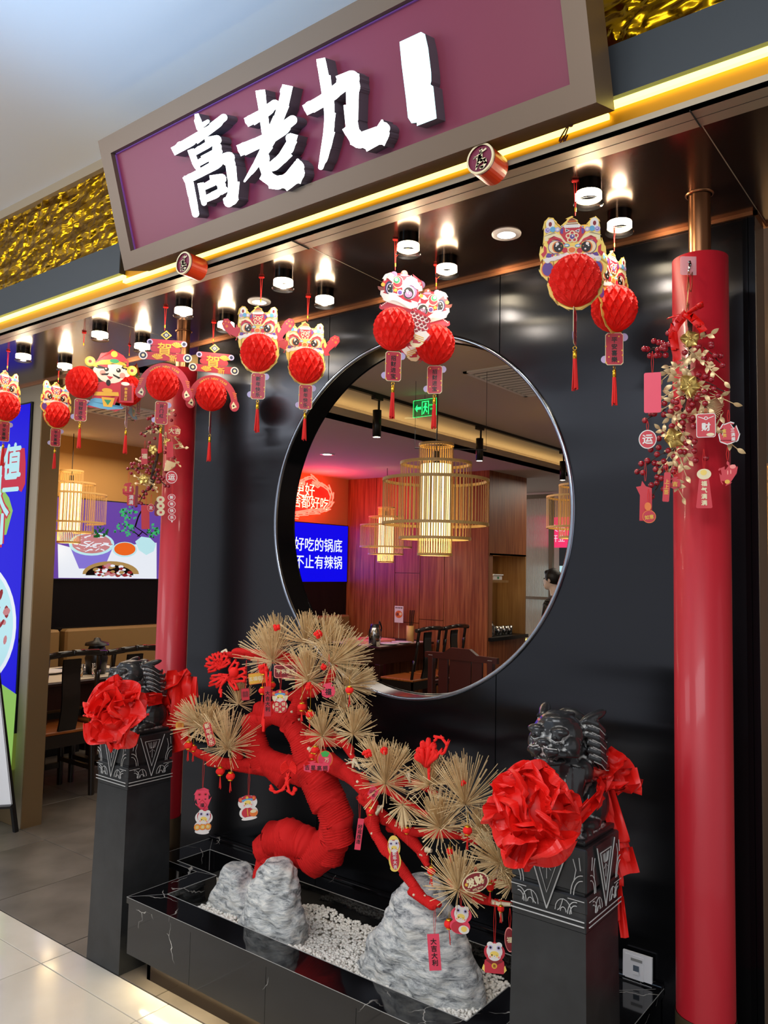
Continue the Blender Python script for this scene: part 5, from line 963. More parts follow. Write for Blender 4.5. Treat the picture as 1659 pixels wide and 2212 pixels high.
wrapped('branch', y5([(1090, 1580, 24, 2.06), (1180, 1610, 34, 2.06), (1300, 1680, 36, 2.06), (1420, 1730, 34, 2.06), (1520, 1770, 24, 2.06), (1640, 1765, 22, 2.06)]), 2.06, .0065, .12, knobs=3, seed=8)
wrapped('branch', y5([(1380, 1540, 26, 2.12), (1500, 1560, 34, 2.11), (1640, 1580, 36, 2.10)]), 2.1, .0065, .12)
def antler(pts, Y, r_=3):
    v, rr = path([(x, y, r_*w_) for x, y, w_ in pts], Y); return MB().tube(v, rr, 'bone', 8)
for pts, Y in (([(757, 1628, 1), (765, 1640, 1.5), (762, 1658, .8)], 2.18), ([(765, 1640, 1.3), (778, 1662, .7)], 2.18), ([(762, 1645, 1), (748, 1650, .5)], 2.18), ([(820, 1742, 1.6), (814, 1757, 1.8), (826, 1740, .8)], 2.13), ([(882, 1665, 1.4), (886, 1690, 1.3), (876, 1672, .7)], 2.15), ([(1062, 1948, 1.8), (1080, 1953, 2), (1084, 1990, 1)], 2.05), ([(1080, 1953, 1.8), (1104, 1954, 1.3)], 2.05),
                ([(480, 1410, 1.4), (488, 1404, 1.0), (492, 1412, .6)], 2.22), ([(716, 1455, 1.2), (733, 1478, 2), (738, 1500, 1.4)], 2.24), ([(955, 1690, 1.2), (949, 1725, 1.8)], 2.15), ([(983, 1772, 1.2), (970, 1795, 1.8)], 2.13), ([(1076, 1880, 1.3), (1062, 1905, 1.9)], 2.12), ([(920, 1835, 2.2), (932, 1838, 1.4)], 2.15)):
    obj('bare_twig', antler(pts, Y), tree)
# needle tufts: (x, y, reach px, upward px-direction, Y)
def tuft(x, y, R_, Y, ang=90, seed=0, n=150, spread=1.0):
    rnd = random.Random(seed); c = P(x, y, Y=Y); k = mpp(c); vs, fs = [], []
    a0 = math.radians(ang); main = (rt*math.cos(a0)+up*math.sin(a0)-fw*.28).normalized(); s1 = main.cross(fw).normalized(); s2 = main.cross(s1)
    for i in range(n):
        if i < n*.72: t = abs(rnd.gauss(0, .62))*spread
        else: t = rnd.uniform(.9, 2.3)
        t = min(t, 2.4); q = rnd.uniform(0, 2*PI); d = (main*math.cos(t)+(s1*math.cos(q)+s2*math.sin(q))*math.sin(t)).normalized()
        L_ = R_*k*rnd.uniform(.78, 1.08)*(1 if t < 1.2 else .72); w_ = .0012; a = d.orthogonal().normalized(); b_ = d.cross(a); st = c+d*.004
        tip = c+d*L_; k0 = len(vs)
        for p, r_ in ((st, w_*.55), (tip, w_)):
            for j in range(3): vs.append(p+(a*math.cos(2.094*j)+b_*math.sin(2.094*j))*r_)
        fs += [(k0, k0+1, k0+4, k0+3), (k0+1, k0+2, k0+5, k0+4), (k0+2, k0, k0+3, k0+5), (k0+3, k0+4, k0+5)]
    m_ = MB().add(vs, fs, 'needle'); m_.ell(c, .0035, 'twig', 8, 6)
    obj('needle_tuft', m_, tree, kind='stuff')
z3 = lambda x, y: (440+x/4.366, 1320+y/4.366)
TF = [(z3(650, 470), 85, 2.2, 105), (z3(700, 330), 72, 2.27, 95), (z3(960, 300), 70, 2.27, 90), (z3(1130, 320), 72, 2.26, 65), (z3(990, 650), 78, 2.17, 92), (z3(1205, 490), 92, 2.2, 45), (z3(1330, 700), 72, 2.24, 20), (z3(1120, 1180), 66, 2.16, 85), (z3(1410, 1160), 66, 2.18, 75), (z3(1340, 930), 60, 2.25, 120),
      (z3(330, 880), 54, 2.2, 88), ((434, 1568), 68, 2.12, 120), ((492, 1614), 88, 2.12, 92), (z3(235, 1300), 30, 2.12, 90), ((452, 1572), 62, 2.14, 75)]
w5 = lambda x, y: (740+x/4.484, 1560+y/4.484)
TF += [(w5(415, 595), 95, 2.1, 92), (w5(330, 380), 60, 2.16, 110), (w5(840, 605), 72, 2.13, 90), (w5(1190, 790), 110, 2.10, 98), (w5(580, 800), 50, 2.1, -80), (w5(945, 1020), 84, 2.08, 92), (w5(1120, 1620), 92, 2.0, 95), (w5(1350, 1080), 66, 2.13, 92), (w5(1530, 1360), 84, 2.08, 130), (w5(1560, 1440), 55, 2.07, 20), (w5(520, 440), 55, 2.16, 70), (w5(1650, 1560), 40, 2.07, 180)]
for i, (p, R_, Y, a) in enumerate(TF): tuft(p[0], p[1], R_, Y, a, i, 200 if R_ > 60 else 110)
# velvet pompoms, bows and pipe-cleaner flowers on the tree
def pip(pts, Y, r_=2.4): 
    v = [P(p[0], p[1], Y=(p[2] if len(p) > 2 else Y)) for p in pts]; v = cat(v, 6, False); return v, r_*mpp(v[0])
def pom(x, y, r_, Y, seed):
    c = P(x, y, Y=Y); k = mpp(c)*r_; m_ = MB(); rnd = random.Random(seed)
    for i in range(16):
        d = Vector([rnd.gauss(0, 1) for _ in range(3)]).normalized(); m_.ell(c+d*k*.6, k*.42, 'velvet_pip', 8, 6)
    obj('velvet_pompom', m_, tree)
for i, (x, y, r_) in enumerate(((597, 1355, 9), (687, 1370, 10), (700, 1440, 8), (668, 1483, 10), (830, 1622, 9), (796, 1628, 10), (1001, 1692, 7), (566, 1440, 9), (790, 1629, 9))): pom(x, y, r_, 2.05 if x > 780 else 2.12, i)
def loops(name, cx, cy, Y, petals, r_=2.6, label=None):
    m_ = MB()
    for a, L_, w_ in petals:
        a = math.radians(a); ca, sa = math.cos(a), -math.sin(a)
        pts = [(cx, cy, Y), (cx+L_*.5*ca-w_*sa, cy+L_*.5*sa+w_*ca, Y-.01), (cx+L_*ca-w_*.5*sa, cy+L_*sa+w_*.5*ca, Y-.015), (cx+L_*ca+w_*.5*sa, cy+L_*sa-w_*.5*ca, Y-.01), (cx+L_*.5*ca+w_*sa, cy+L_*.5*sa-w_*ca, Y-.005), (cx, cy, Y)]
        v, k = pip(pts, Y, r_); m_.tube(v, k, 'velvet_pip', 8)
    return m_
obj('velvet_flower', loops('f', 473, 1440, 2.16, [(170, 26, 5), (140, 28, 6), (110, 27, 5), (85, 27, 5), (55, 26, 6), (25, 24, 5), (200, 22, 5)]), tree)
obj('velvet_flower', loops('f', 494, 1462, 2.15, [(60, 34, 7), (20, 36, 8), (-10, 34, 7), (180, 34, 5), (200, 40, 5), (-60, 30, 5), (215, 30, 4)]), tree)
m_ = MB(); v, k = pip([(494, 1462), (480, 1478), (474, 1492), (477, 1506)], 2.13); m_.tube(v, k, 'velvet_pip', 8); v, k = pip([(576, 1440), (577, 1480), (582, 1510), (572, 1535), (567, 1560), (569, 1580)], 2.12, 3); m_.tube(v, k, 'velvet_pip', 8); m_.ell(P(505, 1452, Y=2.13), .02, 'velvet_pip', 10, 8); obj('velvet_curl', m_, tree, kind='stuff')
c = P(624, 1660, Y=2.1); m_ = MB()
for i in range(26):
    a = PI/2+.45+(2*PI-.9)*i/25; d = rt*math.cos(a)+up*math.sin(a); 
    if math.sin(a) < -.72: continue
    m_.tube([c, c+d*18*mpp(c)-fw*.006], [.0015, .004], 'velvet_pip', 6)
for s_ in (-1, 1): v, k = pip([(622, 1672), (622+s_*4, 1690), (622+s_*12, 1705), (622+s_*26, 1712), (622+s_*38, 1706), (622+s_*38, 1696)] if s_ < 0 else [(622, 1672), (622, 1692), (624, 1706), (632, 1716), (640, 1706), (636, 1700)], 2.08, 2.8); m_.tube(v, k, 'velvet_pip', 8)
obj('velvet_bow', m_, tree, 'small velvet bow on the trunk')
m_ = MB()
for a, L_ in ((-35, 26), (-12, 34), (8, 38), (28, 34), (48, 26), (-55, 22)):
    t = math.radians(90-a); cx, cy = 920, 1644; v, k = pip([(cx, cy, 2.07), (cx+L_*.75*math.cos(t)*1.4, cy-L_*.45*math.sin(t), 2.05), (cx+L_*math.cos(t)*1.2, cy-L_*1.15*math.sin(t), 2.05), (cx+L_*.4*math.cos(t), cy-L_*.9*math.sin(t), 2.06), (cx, cy, 2.07)], 2.07, 5); m_.tube(v, k, 'velvet_pip', 8)
v, k = pip([(938, 1600), (955, 1594), (964, 1606), (960, 1625), (940, 1636)], 2.05, 3); m_.tube(v, k, 'velvet_pip', 8); v, k = pip([(924, 1640), (927, 1660), (927, 1685)], 2.07, 3); m_.tube(v, k, 'velvet_pip', 8); obj('velvet_flower', m_, tree, 'large red velvet tulip flower')
# ================================================================ PAPER HANGINGS UNDER THE SOFFIT
def ball_mesh(N=30, M_=4):
    m_ = MB(); NU, NV = N*6, 64
    def f(u, v):
        ph = v*PI; t = u*N; z = .5-abs(((ph/PI)*M_*1.0) % 1 - .5)*2*.5 if 0 else (abs(((v*M_) % 1)*2-1)-.5)
        best = 9
        for k in range(int(t)-1, int(t)+3):
            c = k + (z*.98 if k % 2 == 0 else -z*.98); best = min(best, abs(t-c))
        dep = .17*min(1, (best*2.2))**.75*math.sin(ph)**.5 if 0 < v < 1 else 0
        r_ = 1-dep; return Vector((r_*math.sin(ph)*math.cos(2*PI*u), r_*math.sin(ph)*math.sin(2*PI*u), math.cos(ph)))
    return m_.grid(f, NU, NV, 'paper_red', smooth=False, close_u=True)
BALL = None
def add_ball(parent, c, r_, rz=0):
    global BALL
    if BALL is None: BALL = obj('honeycomb_ball', ball_mesh(), parent); o = BALL
    else: o = BALL.copy(); S.collection.objects.link(o); o.parent = parent
    o.location = c; o.scale = (r_, r_, r_); o.rotation_euler = (0, 0, rz); return o
def tr(pts, sc, ox=0, oy=0): return [((x-ox)*sc, -(y-oy)*sc) for x, y in pts]
def vtext(g, s_, x, ztop, size, mt, k=4, bold=.012, step=1.12, T=CARD):
    for i, ch in enumerate(s_): g.text(ch, (x, ztop-size*.5-i*size*step), size, mt, T, bold, .0004*k+.0003)
def lion_yellow(s_, arms=False):
    g = MB(); K = s_/490; F = lambda p: tr(p, K, 615, 640); cxm = 607
    mir = lambda p: [(2*cxm-x, y+12) for x, y in p][::-1]
    out = [(600, 170), (680, 235), (720, 305), (780, 340), (830, 310), (865, 240), (930, 200), (1000, 250), (1012, 370), (1010, 440), (1022, 560), (1070, 630), (1095, 750), (1050, 830)]
    if not arms: out += [(1112, 920), (1105, 1010), (1045, 1080), (980, 1060)]
    else: out += [(1010, 900), (1040, 1080)]
    out += [(1060, 1180), (1010, 1360), (880, 1510), (700, 1590), (560, 1580), (400, 1500), (290, 1360), (245, 1200)]
    if not arms: out += [(270, 1085), (190, 1080), (125, 980), (150, 880)]
    else: out += [(250, 1060), (200, 900)]
    out += [(190, 820), (130, 740), (145, 620), (200, 570), (190, 480), (195, 350), (200, 240), (260, 178), (330, 185), (380, 245), (410, 305), (470, 320), (520, 240)]
    sm = [(v.x, v.y) for v in cat([Vector(p) for p in out], 3)]
    g.art(F(sm), 'card_yellow', 0, None, .002)
    if arms:
        for p in ([(160, 900), (60, 780), (-70, 690), (-150, 560), (-120, 450), (-20, 440), (60, 520), (110, 620), (210, 700)],):
            for q in (p, mir(p)):
                g.art(F([(v.x, v.y) for v in cat([Vector(a) for a in q], 3)]), 'card_red', 1, None, .0015)
        for cx in (-55, 2*cxm+55):
            for dx, dy, r_ in ((-60, -10, 18), (-15, -60, 18), (45, -45, 18), (10, 40, 30)): g.disc(F([(cx+dx, 560+dy)])[0], r_*K, 'card_orange', 2)
    g.art(F([(455, 330), (760, 335), (800, 420), (700, 560), (510, 560), (420, 420)]), 'card_red', 1); g.art(F([(430, 370), (480, 345), (470, 440), (440, 430)]), 'card_purple', 2); g.art(F(mir([(430, 370), (480, 345), (470, 440), (440, 430)])), 'card_purple', 2)
    g.art(F([(600, 200), (650, 230), (692, 300), (520, 300), (560, 225)]), 'card_brown', 2); g.art(F([(545, 245), (655, 245), (665, 262), (535, 262)]), 'card_orange', 3); g.art(F([(530, 275), (680, 275), (688, 290), (522, 290)]), 'card_cream', 3)
    for i in range(7): g.disc(F([(510+31*i, 328)])[0], 27*K, 'card_white', 3)
    for sd in (0, 1):
        H = (lambda p: mir(p)) if sd else (lambda p: p); D = lambda x, y, r_, m2, k=2: g.disc(F(H([(x, y)]))[0], (r_*K if not hasattr(r_, '__len__') else (r_[0]*K, r_[1]*K)), m2, k)
        D(290, 285, (62, 85), 'card_white'); D(287, 285, (24, 36), 'card_dark', 3); D(247, 375, 42, 'card_lav', 3); D(250, 372, 24, 'card_purple', 4); D(252, 370, 17, 'card_lav', 5); D(325, 365, 42, 'card_blue', 4); D(392, 372, 36, 'card_lav', 5); D(392, 372, 18, 'card_white', 6)
        D(455, 330, 16, 'card_white', 4); D(455, 330, 9, 'card_navy', 5)
        g.art(F(H([(500, 362), (575, 392), (512, 422)])), 'card_white', 4); g.art(F(H([(512, 375), (550, 392), (520, 408)])), 'card_navy', 5)
        g.art(F(H([(v.x, v.y) for v in cat([Vector(a) for a in ((205, 470), (250, 425), (350, 420), (450, 470), (515, 560), (520, 600), (430, 540), (350, 490), (270, 490), (215, 540))], 3)])), 'card_cream', 2)
        g.art(F(H([(v.x, v.y) for v in cat([Vector(a) for a in ((255, 590), (270, 510), (350, 478), (440, 510), (515, 600), (480, 600), (400, 530), (320, 525), (285, 590))], 3)])), 'card_red', 3)
        D(365, 635, (108, 104), 'card_purple', 3); D(365, 637, (98, 96), 'card_cream', 4); D(398, 640, (82, 88), 'card_orange', 5); D(408, 640, (72, 80), 'card_black', 6)
        D(390, 592, 24, 'card_white', 7); D(374, 624, 12, 'card_white', 7); D(420, 672, 14, 'card_white', 7); D(448, 626, 8, 'card_orange', 7)
        D(500, 690, 42, 'card_red', 4); D(530, 618, (40, 24), 'card_blue', 5); D(528, 622, (26, 12), 'card_white', 6)
        g.art(F(H([(250, 720), (330, 740), (480, 740), (560, 750), (560, 790), (400, 790), (240, 800), (225, 770)])), 'card_purple', 2)
        for j in range(5): g.art(F(H([(310+45*j, 745), (340+45*j, 748), (330+45*j, 785), (305+45*j, 775)])), 'card_yellow' if j % 2 else 'card_red', 3)
        g.art(F(H([(190, 600), (235, 640), (240, 720), (190, 790), (155, 735), (195, 700)])), 'card_red', 2)
        if not arms: D(250, 965, (92, 115), 'card_orange', 1); D(255, 965, (80, 102), 'card_purple', 2)
    for a in range(5):
        t = PI/2+a*2*PI/5; g.disc(F([(605+55*math.cos(t), 492-55*math.sin(t))])[0], 42*K, 'card_cream', 5); g.disc(F([(605+58*math.cos(t), 492-58*math.sin(t))])[0], 22*K, 'card_red', 6)
    g.disc(F([(605, 492)])[0], 44*K, 'card_cream', 7); g.disc(F([(605, 492)])[0], 36*K, 'card_purple' if not arms else 'card_red', 8); g.disc(F([(610, 482)])[0], 13*K, 'card_white', 9)
    g.disc(F([(602, 690)])[0], (64*K, 50*K), 'card_cream', 6); g.disc(F([(602, 692)])[0], (50*K, 40*K), 'card_orange', 7)
    g.art(F([(v.x, v.y) for v in cat([Vector(a) for a in ((205, 840), (230, 795), (400, 770), (600, 745), (800, 775), (980, 800), (1010, 850), (940, 830), (800, 810), (610, 800), (400, 825), (280, 850))], 3)]), 'card_white', 4)
    for i in range(9): t = i/8; g.disc(F([(250+730*t, 835-75*math.sin(t*PI))])[0], 42*K, 'card_white', 3)
    return g, (35*K, -520*K)
def lion_white(s_, flip=1):
    g = MB(); K = s_/340; F = lambda p: [(flip*(x-470)*K, -(y-430)*K) for x, y in p]; B_ = lambda p: [(v.x, v.y) for v in cat([Vector(a) for a in p], 3)]
    D = lambda x, y, r_, m2, k=2: g.disc(F([(x, y)])[0], (r_*K if not hasattr(r_, '__len__') else (r_[0]*K, r_[1]*K)), m2, k)
    g.art(F(B_([(560, 650), (700, 760), (800, 770), (920, 880), (930, 1010), (870, 1130), (900, 1200), (760, 1250), (640, 1290), (480, 1200), (350, 900), (400, 640)])), 'card_red', 0, None, .0015)
    for r_ in range(6):
        for c_ in range(4): D(660+c_*62-r_*6+(30 if r_ % 2 else 0), 790+r_*52+c_*24, (34, 26), 'card_white', 1+r_*.2); D(660+c_*62-r_*6+(30 if r_ % 2 else 0), 782+r_*52+c_*24, (25, 20), 'card_dark', 1.1+r_*.2)
    g.art(F(B_([(700, 1090), (860, 1060), (920, 1120), (860, 1190), (760, 1230), (700, 1170)])), 'card_white', 3); g.art(F(B_([(640, 1270), (650, 1200), (760, 1250), (830, 1240), (760, 1300), (690, 1310)])), 'card_cream', 3)
    for j in range(3): g.art(F([(690, 1110+30*j), (830, 1160+30*j), (835, 1175+30*j), (690, 1125+30*j)]), 'card_gold', 4)
    g.art(F(B_([(180, 740), (175, 670), (250, 640), (330, 620), (420, 690), (420, 760), (330, 720), (230, 740)])), 'card_pink', 0, None, .001)
    for j in range(4): D(200+22*j, 690-16*j, 9, 'card_white', 2)
    g.art(F(B_([(240, 240), (330, 180), (420, 260), (470, 200), (570, 190), (640, 240), (760, 290), (810, 400), (740, 520), (745, 620), (640, 690), (480, 620), (360, 600), (240, 580), (190, 480), (225, 400)])), 'card_red', 1, None, .0015)
    D(375, 215, 48, 'card_mauve', 1); D(775, 365, 62, 'card_mauve', .5); D(760, 345, 22, 'card_blush', 1.5); D(525, 200, 50, 'card_brown', 2); D(515, 185, 14, 'card_white', 3); D(525, 225, (62, 18), 'card_mauve', 3)
    g.art(F([(135, 395), (220, 410), (240, 470), (180, 470), (145, 440)]), 'card_brown', 1); D(215, 372, 30, 'card_gold', 4); D(785, 535, 28, 'card_gold', 4); g.art(F([(765, 560), (830, 590), (900, 580), (850, 650), (780, 640)]), 'card_red', 1)
    D(435, 330, (82, 95), 'card_cream', 2); D(432, 325, (72, 84), 'card_red', 3); D(418, 305, 52, 'card_cream', 4); D(416, 303, 46, 'card_green', 5); D(410, 295, 26, 'card_lav', 6); D(402, 285, 10, 'card_white', 7)
    D(305, 420, (58, 100), 'card_navy', 3); D(312, 430, (48, 80), 'card_lav', 4); D(318, 430, (40, 68), 'card_black', 5); D(322, 395, 12, 'card_white', 6); D(300, 440, 8, 'card_white', 6)
    D(610, 470, (108, 118), 'card_mauve', 3); D(598, 490, (86, 98), 'card_white', 4); D(592, 495, (76, 88), 'card_black', 5); D(595, 515, (55, 50), 'card_mauve', 6); D(575, 465, 20, 'card_white', 7); D(608, 505, 10, 'card_white', 7); D(580, 500, 7, 'card_white', 7)
    g.art(F(B_([(225, 300), (235, 230), (320, 190), (380, 230), (370, 300), (345, 370), (310, 300), (260, 270), (232, 320)])), 'card_white', 6)
    g.art(F(B_([(500, 420), (505, 330), (560, 270), (640, 245), (720, 290), (760, 370), (800, 450), (740, 470), (680, 410), (620, 370), (560, 400), (530, 450), (512, 480)])), 'card_white', 6); g.art(F([(600, 270), (632, 222), (640, 262)]), 'card_white', 6)
    D(400, 455, 26, 'card_gold', 6); D(470, 490, 44, 'card_white', 6); D(468, 490, 32, 'card_purple', 7); D(345, 470, (24, 40), 'card_white', 5); D(345, 470, (17, 32), 'card_navy', 6)
    g.art(F(B_([(180, 480), (230, 460), (290, 520), (370, 500), (440, 520), (520, 600), (620, 640), (720, 630), (735, 690), (640, 735), (520, 710), (420, 640), (370, 600), (300, 640), (220, 610), (190, 540)])), 'card_white', 8)
    g.art(F([(380, 615), (430, 625), (430, 690), (395, 670)]), 'card_mauve', 7)
    return g, (flip*(-80)*K, -610*K)
def arch_card(s_):
    g = MB(); K = s_/355
    F = lambda p: [(x*K, y*K) for x, y in p]
    def bar(x0, x1, y0, y1, m2, k): r_ = (y1-y0)/2; g.art(F([(x0+r_-r_*math.cos(t), (y0+y1)/2+r_*math.sin(t)) for t in [PI/2-PI*i/8 for i in range(-0, 9)]][::1]+[(x1-r_+r_*math.cos(t), (y0+y1)/2+r_*math.sin(t)) for t in [-PI/2+PI*i/8 for i in range(9)]]), m2, k, None, .0015)
    g.art(F([(0, 455), (62, 400), (0, 345), (-62, 400)]), 'card_gold', 1, None, .001); g.art(F([(0, 440), (46, 400), (0, 360), (-46, 400)]), 'card_navy', 2); g.disc((0, 400*K), 16*K, 'card_cream', 3); g.disc((0, 400*K), 8*K, 'card_navy', 4)
    bar(-205, 230, 270, 345, 'card_pink', 0); bar(-170, 170, 195, 268, 'card_pink', .5); bar(-290, 290, 100, 190, 'card_pink', 1)
    for x, y in ((-250, 145), (250, 145)): g.disc((x*K, y*K), 50*K, 'card_white', 3); g.disc((x*K, y*K), 36*K, 'card_navy', 4); g.disc((x*K, y*K), 18*K, 'card_cream', 5)
    for x, y in ((-180, 307), (205, 307)): g.disc((x*K, y*K), 34*K, 'card_lav', 3); g.disc((x*K, y*K), 20*K, 'card_navy', 4)
    for x, y, a0 in ((120, 255, .3), (-95, 105, .3)):
        for j in range(6): t = a0+j*.4; g.art(F([(x, y), (x+70*math.cos(t), y+70*math.sin(t)), (x+70*math.cos(t+.32), y+70*math.sin(t+.32))]), 'card_gold', 4)
    g.text('賀', (-15*K, 225*K), 170*K, 'card_gold', CARD, .01, .0022); g.text('新', (88*K, 130*K), 88*K, 'card_gold', CARD, .01, .0022)
    arc = [(300*math.cos(t), -270+340*math.sin(t)) for t in [PI*i/24 for i in range(1, 24)]]; inn = [(225*math.cos(t), -290+275*math.sin(t)) for t in [PI*i/24 for i in range(23, 0, -1)]]
    g.art(F(arc+inn), 'card_pink', 1, None, .0015)
    for sd in (-1, 1):
        g.disc((sd*262*K, -285*K), (58*K, 72*K), 'card_pink', 1.5); g.art(F([(sd*250, -235), (sd*292, -300), (sd*235, -330), (sd*225, -280)]), 'card_cream', 3); g.disc((sd*252*K, -290*K), 12*K, 'card_black', 4)
        for j in range(4): g.art(F([(sd*(235+8*j), -120-22*j), (sd*(285-2*j), -130-22*j), (sd*(283-2*j), -140-22*j), (sd*(233+8*j), -130-22*j)]), 'card_orange', 3)
    for i, ch in enumerate('HAPPY NEW YEAR'):
        t = PI/2+.62-i*1.24/13
        if ch != ' ': T = CARD @ Matrix.Translation((262*math.cos(t)*K, (-280+305*math.sin(t))*K, 0)) @ Matrix.Rotation(t-PI/2, 4, 'Z'); g.text(ch, (0, 0), 40*K, 'card_gold', T, .01, .0022)
    return g, (-20*K, -180*K)
def wealth_man(s_):
    g = MB(); K = s_/300; F = lambda p: [((x-625)*K, -(y-690)*K) for x, y in p]; B_ = lambda p: [(v.x, v.y) for v in cat([Vector(a) for a in p], 3)]
    D = lambda x, y, r_, m2, k=2: g.disc(F([(x, y)])[0], (r_*K if not hasattr(r_, '__len__') else (r_[0]*K, r_[1]*K)), m2, k)
    g.art(F(B_([(530, 780), (480, 850), (500, 900), (470, 940), (620, 950), (700, 930), (660, 860), (740, 780), (700, 760)])), 'card_red', 0, None, .0015); g.art(F(B_([(520, 880), (470, 930), (560, 945), (690, 935), (680, 900), (620, 920)])), 'card_blue', .5)
    g.art(F([(520, 840), (660, 830), (665, 855), (515, 865)]), 'card_gold', 2); g.art(F([(560, 870), (640, 870), (625, 930), (575, 930)]), 'card_gold', 2); g.art(F([(575, 885), (620, 885), (600, 920)]), 'card_green', 3); D(592, 825, (32, 14), 'card_gold', 3)
    g.art(F([(660, 770), (750, 765), (755, 890), (665, 895)]), 'card_red', 3); g.art(F([(672, 785), (740, 780), (742, 878), (676, 882)]), 'card_dark', 4); vt = F([(705, 795)])[0]; vtext(g, '恭喜发财', vt[0], vt[1], 20*K, 'card_gold', 5)
    D(700, 772, (26, 12), 'card_white', 5)
    D(525, 700, 22, 'card_skin', 1); D(705, 705, 22, 'card_skin', 1); D(608, 700, (92, 78), 'card_skin', 2); g.art(F(B_([(520, 660), (600, 630), (700, 640), (690, 680), (600, 655), (530, 690)])), 'card_black', 3)
    g.art(F(B_([(515, 665), (545, 590), (620, 568), (680, 590), (715, 660), (620, 640)])), 'card_red', 4); g.art(F(B_([(500, 680), (540, 640), (620, 622), (690, 640), (720, 680), (690, 670), (620, 648), (540, 665)])), 'card_gold', 5); D(628, 632, (28, 14), 'card_green', 6); D(625, 588, 20, 'card_gold', 6)
    for x, y in ((483, 650), (737, 682)): D(x, y, 32, 'card_gold', 3); D(x, y, 22, 'card_yellow', 4); D(x, y, 10, 'card_dark', 5)
    for x in (582, 655): D(x, 690, 14, 'card_black', 4); D(x-3, 686, 5, 'card_white', 5)
    D(560, 715, 18, 'card_blush', 3); D(680, 720, 18, 'card_blush', 3); g.art(F([(550, 722), (600, 712), (590, 728), (555, 730)]), 'card_black', 5); g.art(F([(620, 715), (670, 735), (660, 745), (625, 728)]), 'card_black', 5)
    g.art(F([(585, 732), (625, 735), (605, 755)]), 'card_red', 5); D(597, 775, (14, 20), 'card_black', 5)
    return g, (-185*K, -98*K)
def tassel(parent, z, k, mt='tassel_red', r_=.012, L_=.10):
    obj('tassel_ring', MB().tube([(.005*math.cos(2*PI*i/10), 0, z+.005*math.sin(2*PI*i/10)) for i in range(11)], .001, 'gold', 5), parent)
    obj('tassel_cap', MB().lathe([(.0005, 0), (.0058, -.003), (.0058, -.026), (.0005, -.027)], 'gold', 12, (0, 0, z-.005)), parent, 'gold cap')
    m_ = MB(); rnd = random.Random(k); n = 16
    for i in range(n):
        a = 2*PI*i/n; q = rnd.uniform(.7, 1.25); m_.tube([(.004*math.cos(a), .004*math.sin(a), z-.030), (.0055*math.cos(a)*q, .0055*math.sin(a)*q, z-.030-L_*.4), (.008*math.cos(a)*q, .008*math.sin(a)*q, z-.030-L_*rnd.uniform(.93, 1.03))], .0019, mt, 4)
    obj('tassel', m_, parent, kind='stuff')
def tag_card(s_, txt, flip=1):
    g = MB(); w_, h_ = .30*s_, 1.12*s_; c = .07*s_
    rr = lambda w, h, c, dz=0: [(-w+c, dz), (w-c, dz), (w, dz-c), (w, dz-h+c), (w-c, dz-h), (-w+c, dz-h), (-w, dz-h+c), (-w, dz-c)]
    g.disc((w_*1.05, -.16*s_), .14*s_, 'card_lav', -1, None, 16, .0008); g.disc((-w_*1.05, -h_+.2*s_), .13*s_, 'card_lav', -1, None, 16, .0008)
    g.art(rr(w_, h_, c), 'card_cream', 0, None, .001); g.art(rr(w_*.93, h_*.965, c, -.02*s_), 'card_pink', 1)
    for x, y in ((-.6, -.1), (.5, -.12), (-.95, -.42), (.85, -.55), (-.6, -.75), (.45, -.9), (.9, -.7), (-.9, -.92)): g.disc((x*w_, y*h_), .028*s_, 'card_gold', 2)
    vtext(g, txt, 0, -.15*s_, .205*s_, 'card_black', 3, .02, 1.1); return g
def hanging(kind, hook, yb, rpx, row, txt, label, off=0, ball_rz=0, tag_off=None, up_px=None, group='paper lion-dance hangings with red honeycomb balls'):
    h = P(hook[0], hook[1], Z=ZC); rz = face_cam(h, off); o = local_thing('hanging_decoration', label, 'hanging decoration', h, rz, group)
    k = mpp(h); r_ = rpx*k*1.0; zb = -( (yb-hook[1])*k )*1.02; s_ = r_/.80
    fn = {'A': lambda: lion_yellow(s_), 'B': lambda: lion_yellow(s_, True), 'C': lambda: lion_white(s_*.86, 1), 'D': lambda: lion_white(s_*.86, -1), 'H': lambda: arch_card(s_*1.48), 'W': lambda: wealth_man(s_*2.38)}[kind]
    g, bo = fn(); dx, dz = -bo[0], zb-bo[1]
    for i, v in enumerate(g.v): g.v[i] = v+Vector((dx, 0, dz))
    ztop = max(v.z for v in g.v); obj('printed_card', g, o)
    m_ = MB().tube([(-.004, 0, 0), (-.0015, 0, ztop*.6), (0, 0, ztop)], .0012, 'cord_red', 5).tube([(.004, 0, 0), (.0015, 0, ztop*.6), (0, 0, ztop)], .0012, 'cord_red', 5); obj('cord', m_, o, 'red cord')
    obj('hook', MB().box((0, 0, -.004), (.022, .012, .008), 'cord_red', None, .003), o, 'red adhesive hook'); obj('bead', MB().tube([(0, 0, ztop*.78), (0, 0, ztop*.78-.012)], .003, 'gold', 8), o, 'gold bead')
    add_ball(o, (0, 0, zb), r_, math.radians(ball_rz))
    zt_ = zb-r_-.004; q = o
    a = math.radians(tag_off) if tag_off is not None else 0
    tg = tag_card(s_, txt); R = Matrix.Translation((0, 0, zt_)) @ Matrix.Rotation(a, 4, 'Z'); 
    for i, v in enumerate(tg.v): tg.v[i] = R @ v
    obj('hanging_tag', tg, o, 'red paper tag with black characters'); tassel(o, zt_-1.12*s_-.008, hook[0], L_=.088*r_/.073)
    return o
hanging('A', (1243, 388), 608, 57, 0, '平安喜樂', 'large yellow lion head hanging with red ball, front one of the rightmost pair', 4, 10, 78)
hanging('A', (1327, 467), 667, 50, 1, '平安喜樂', 'lion head hanging partly hidden behind the rightmost one, tag facing the viewer', 58, 60, -50)
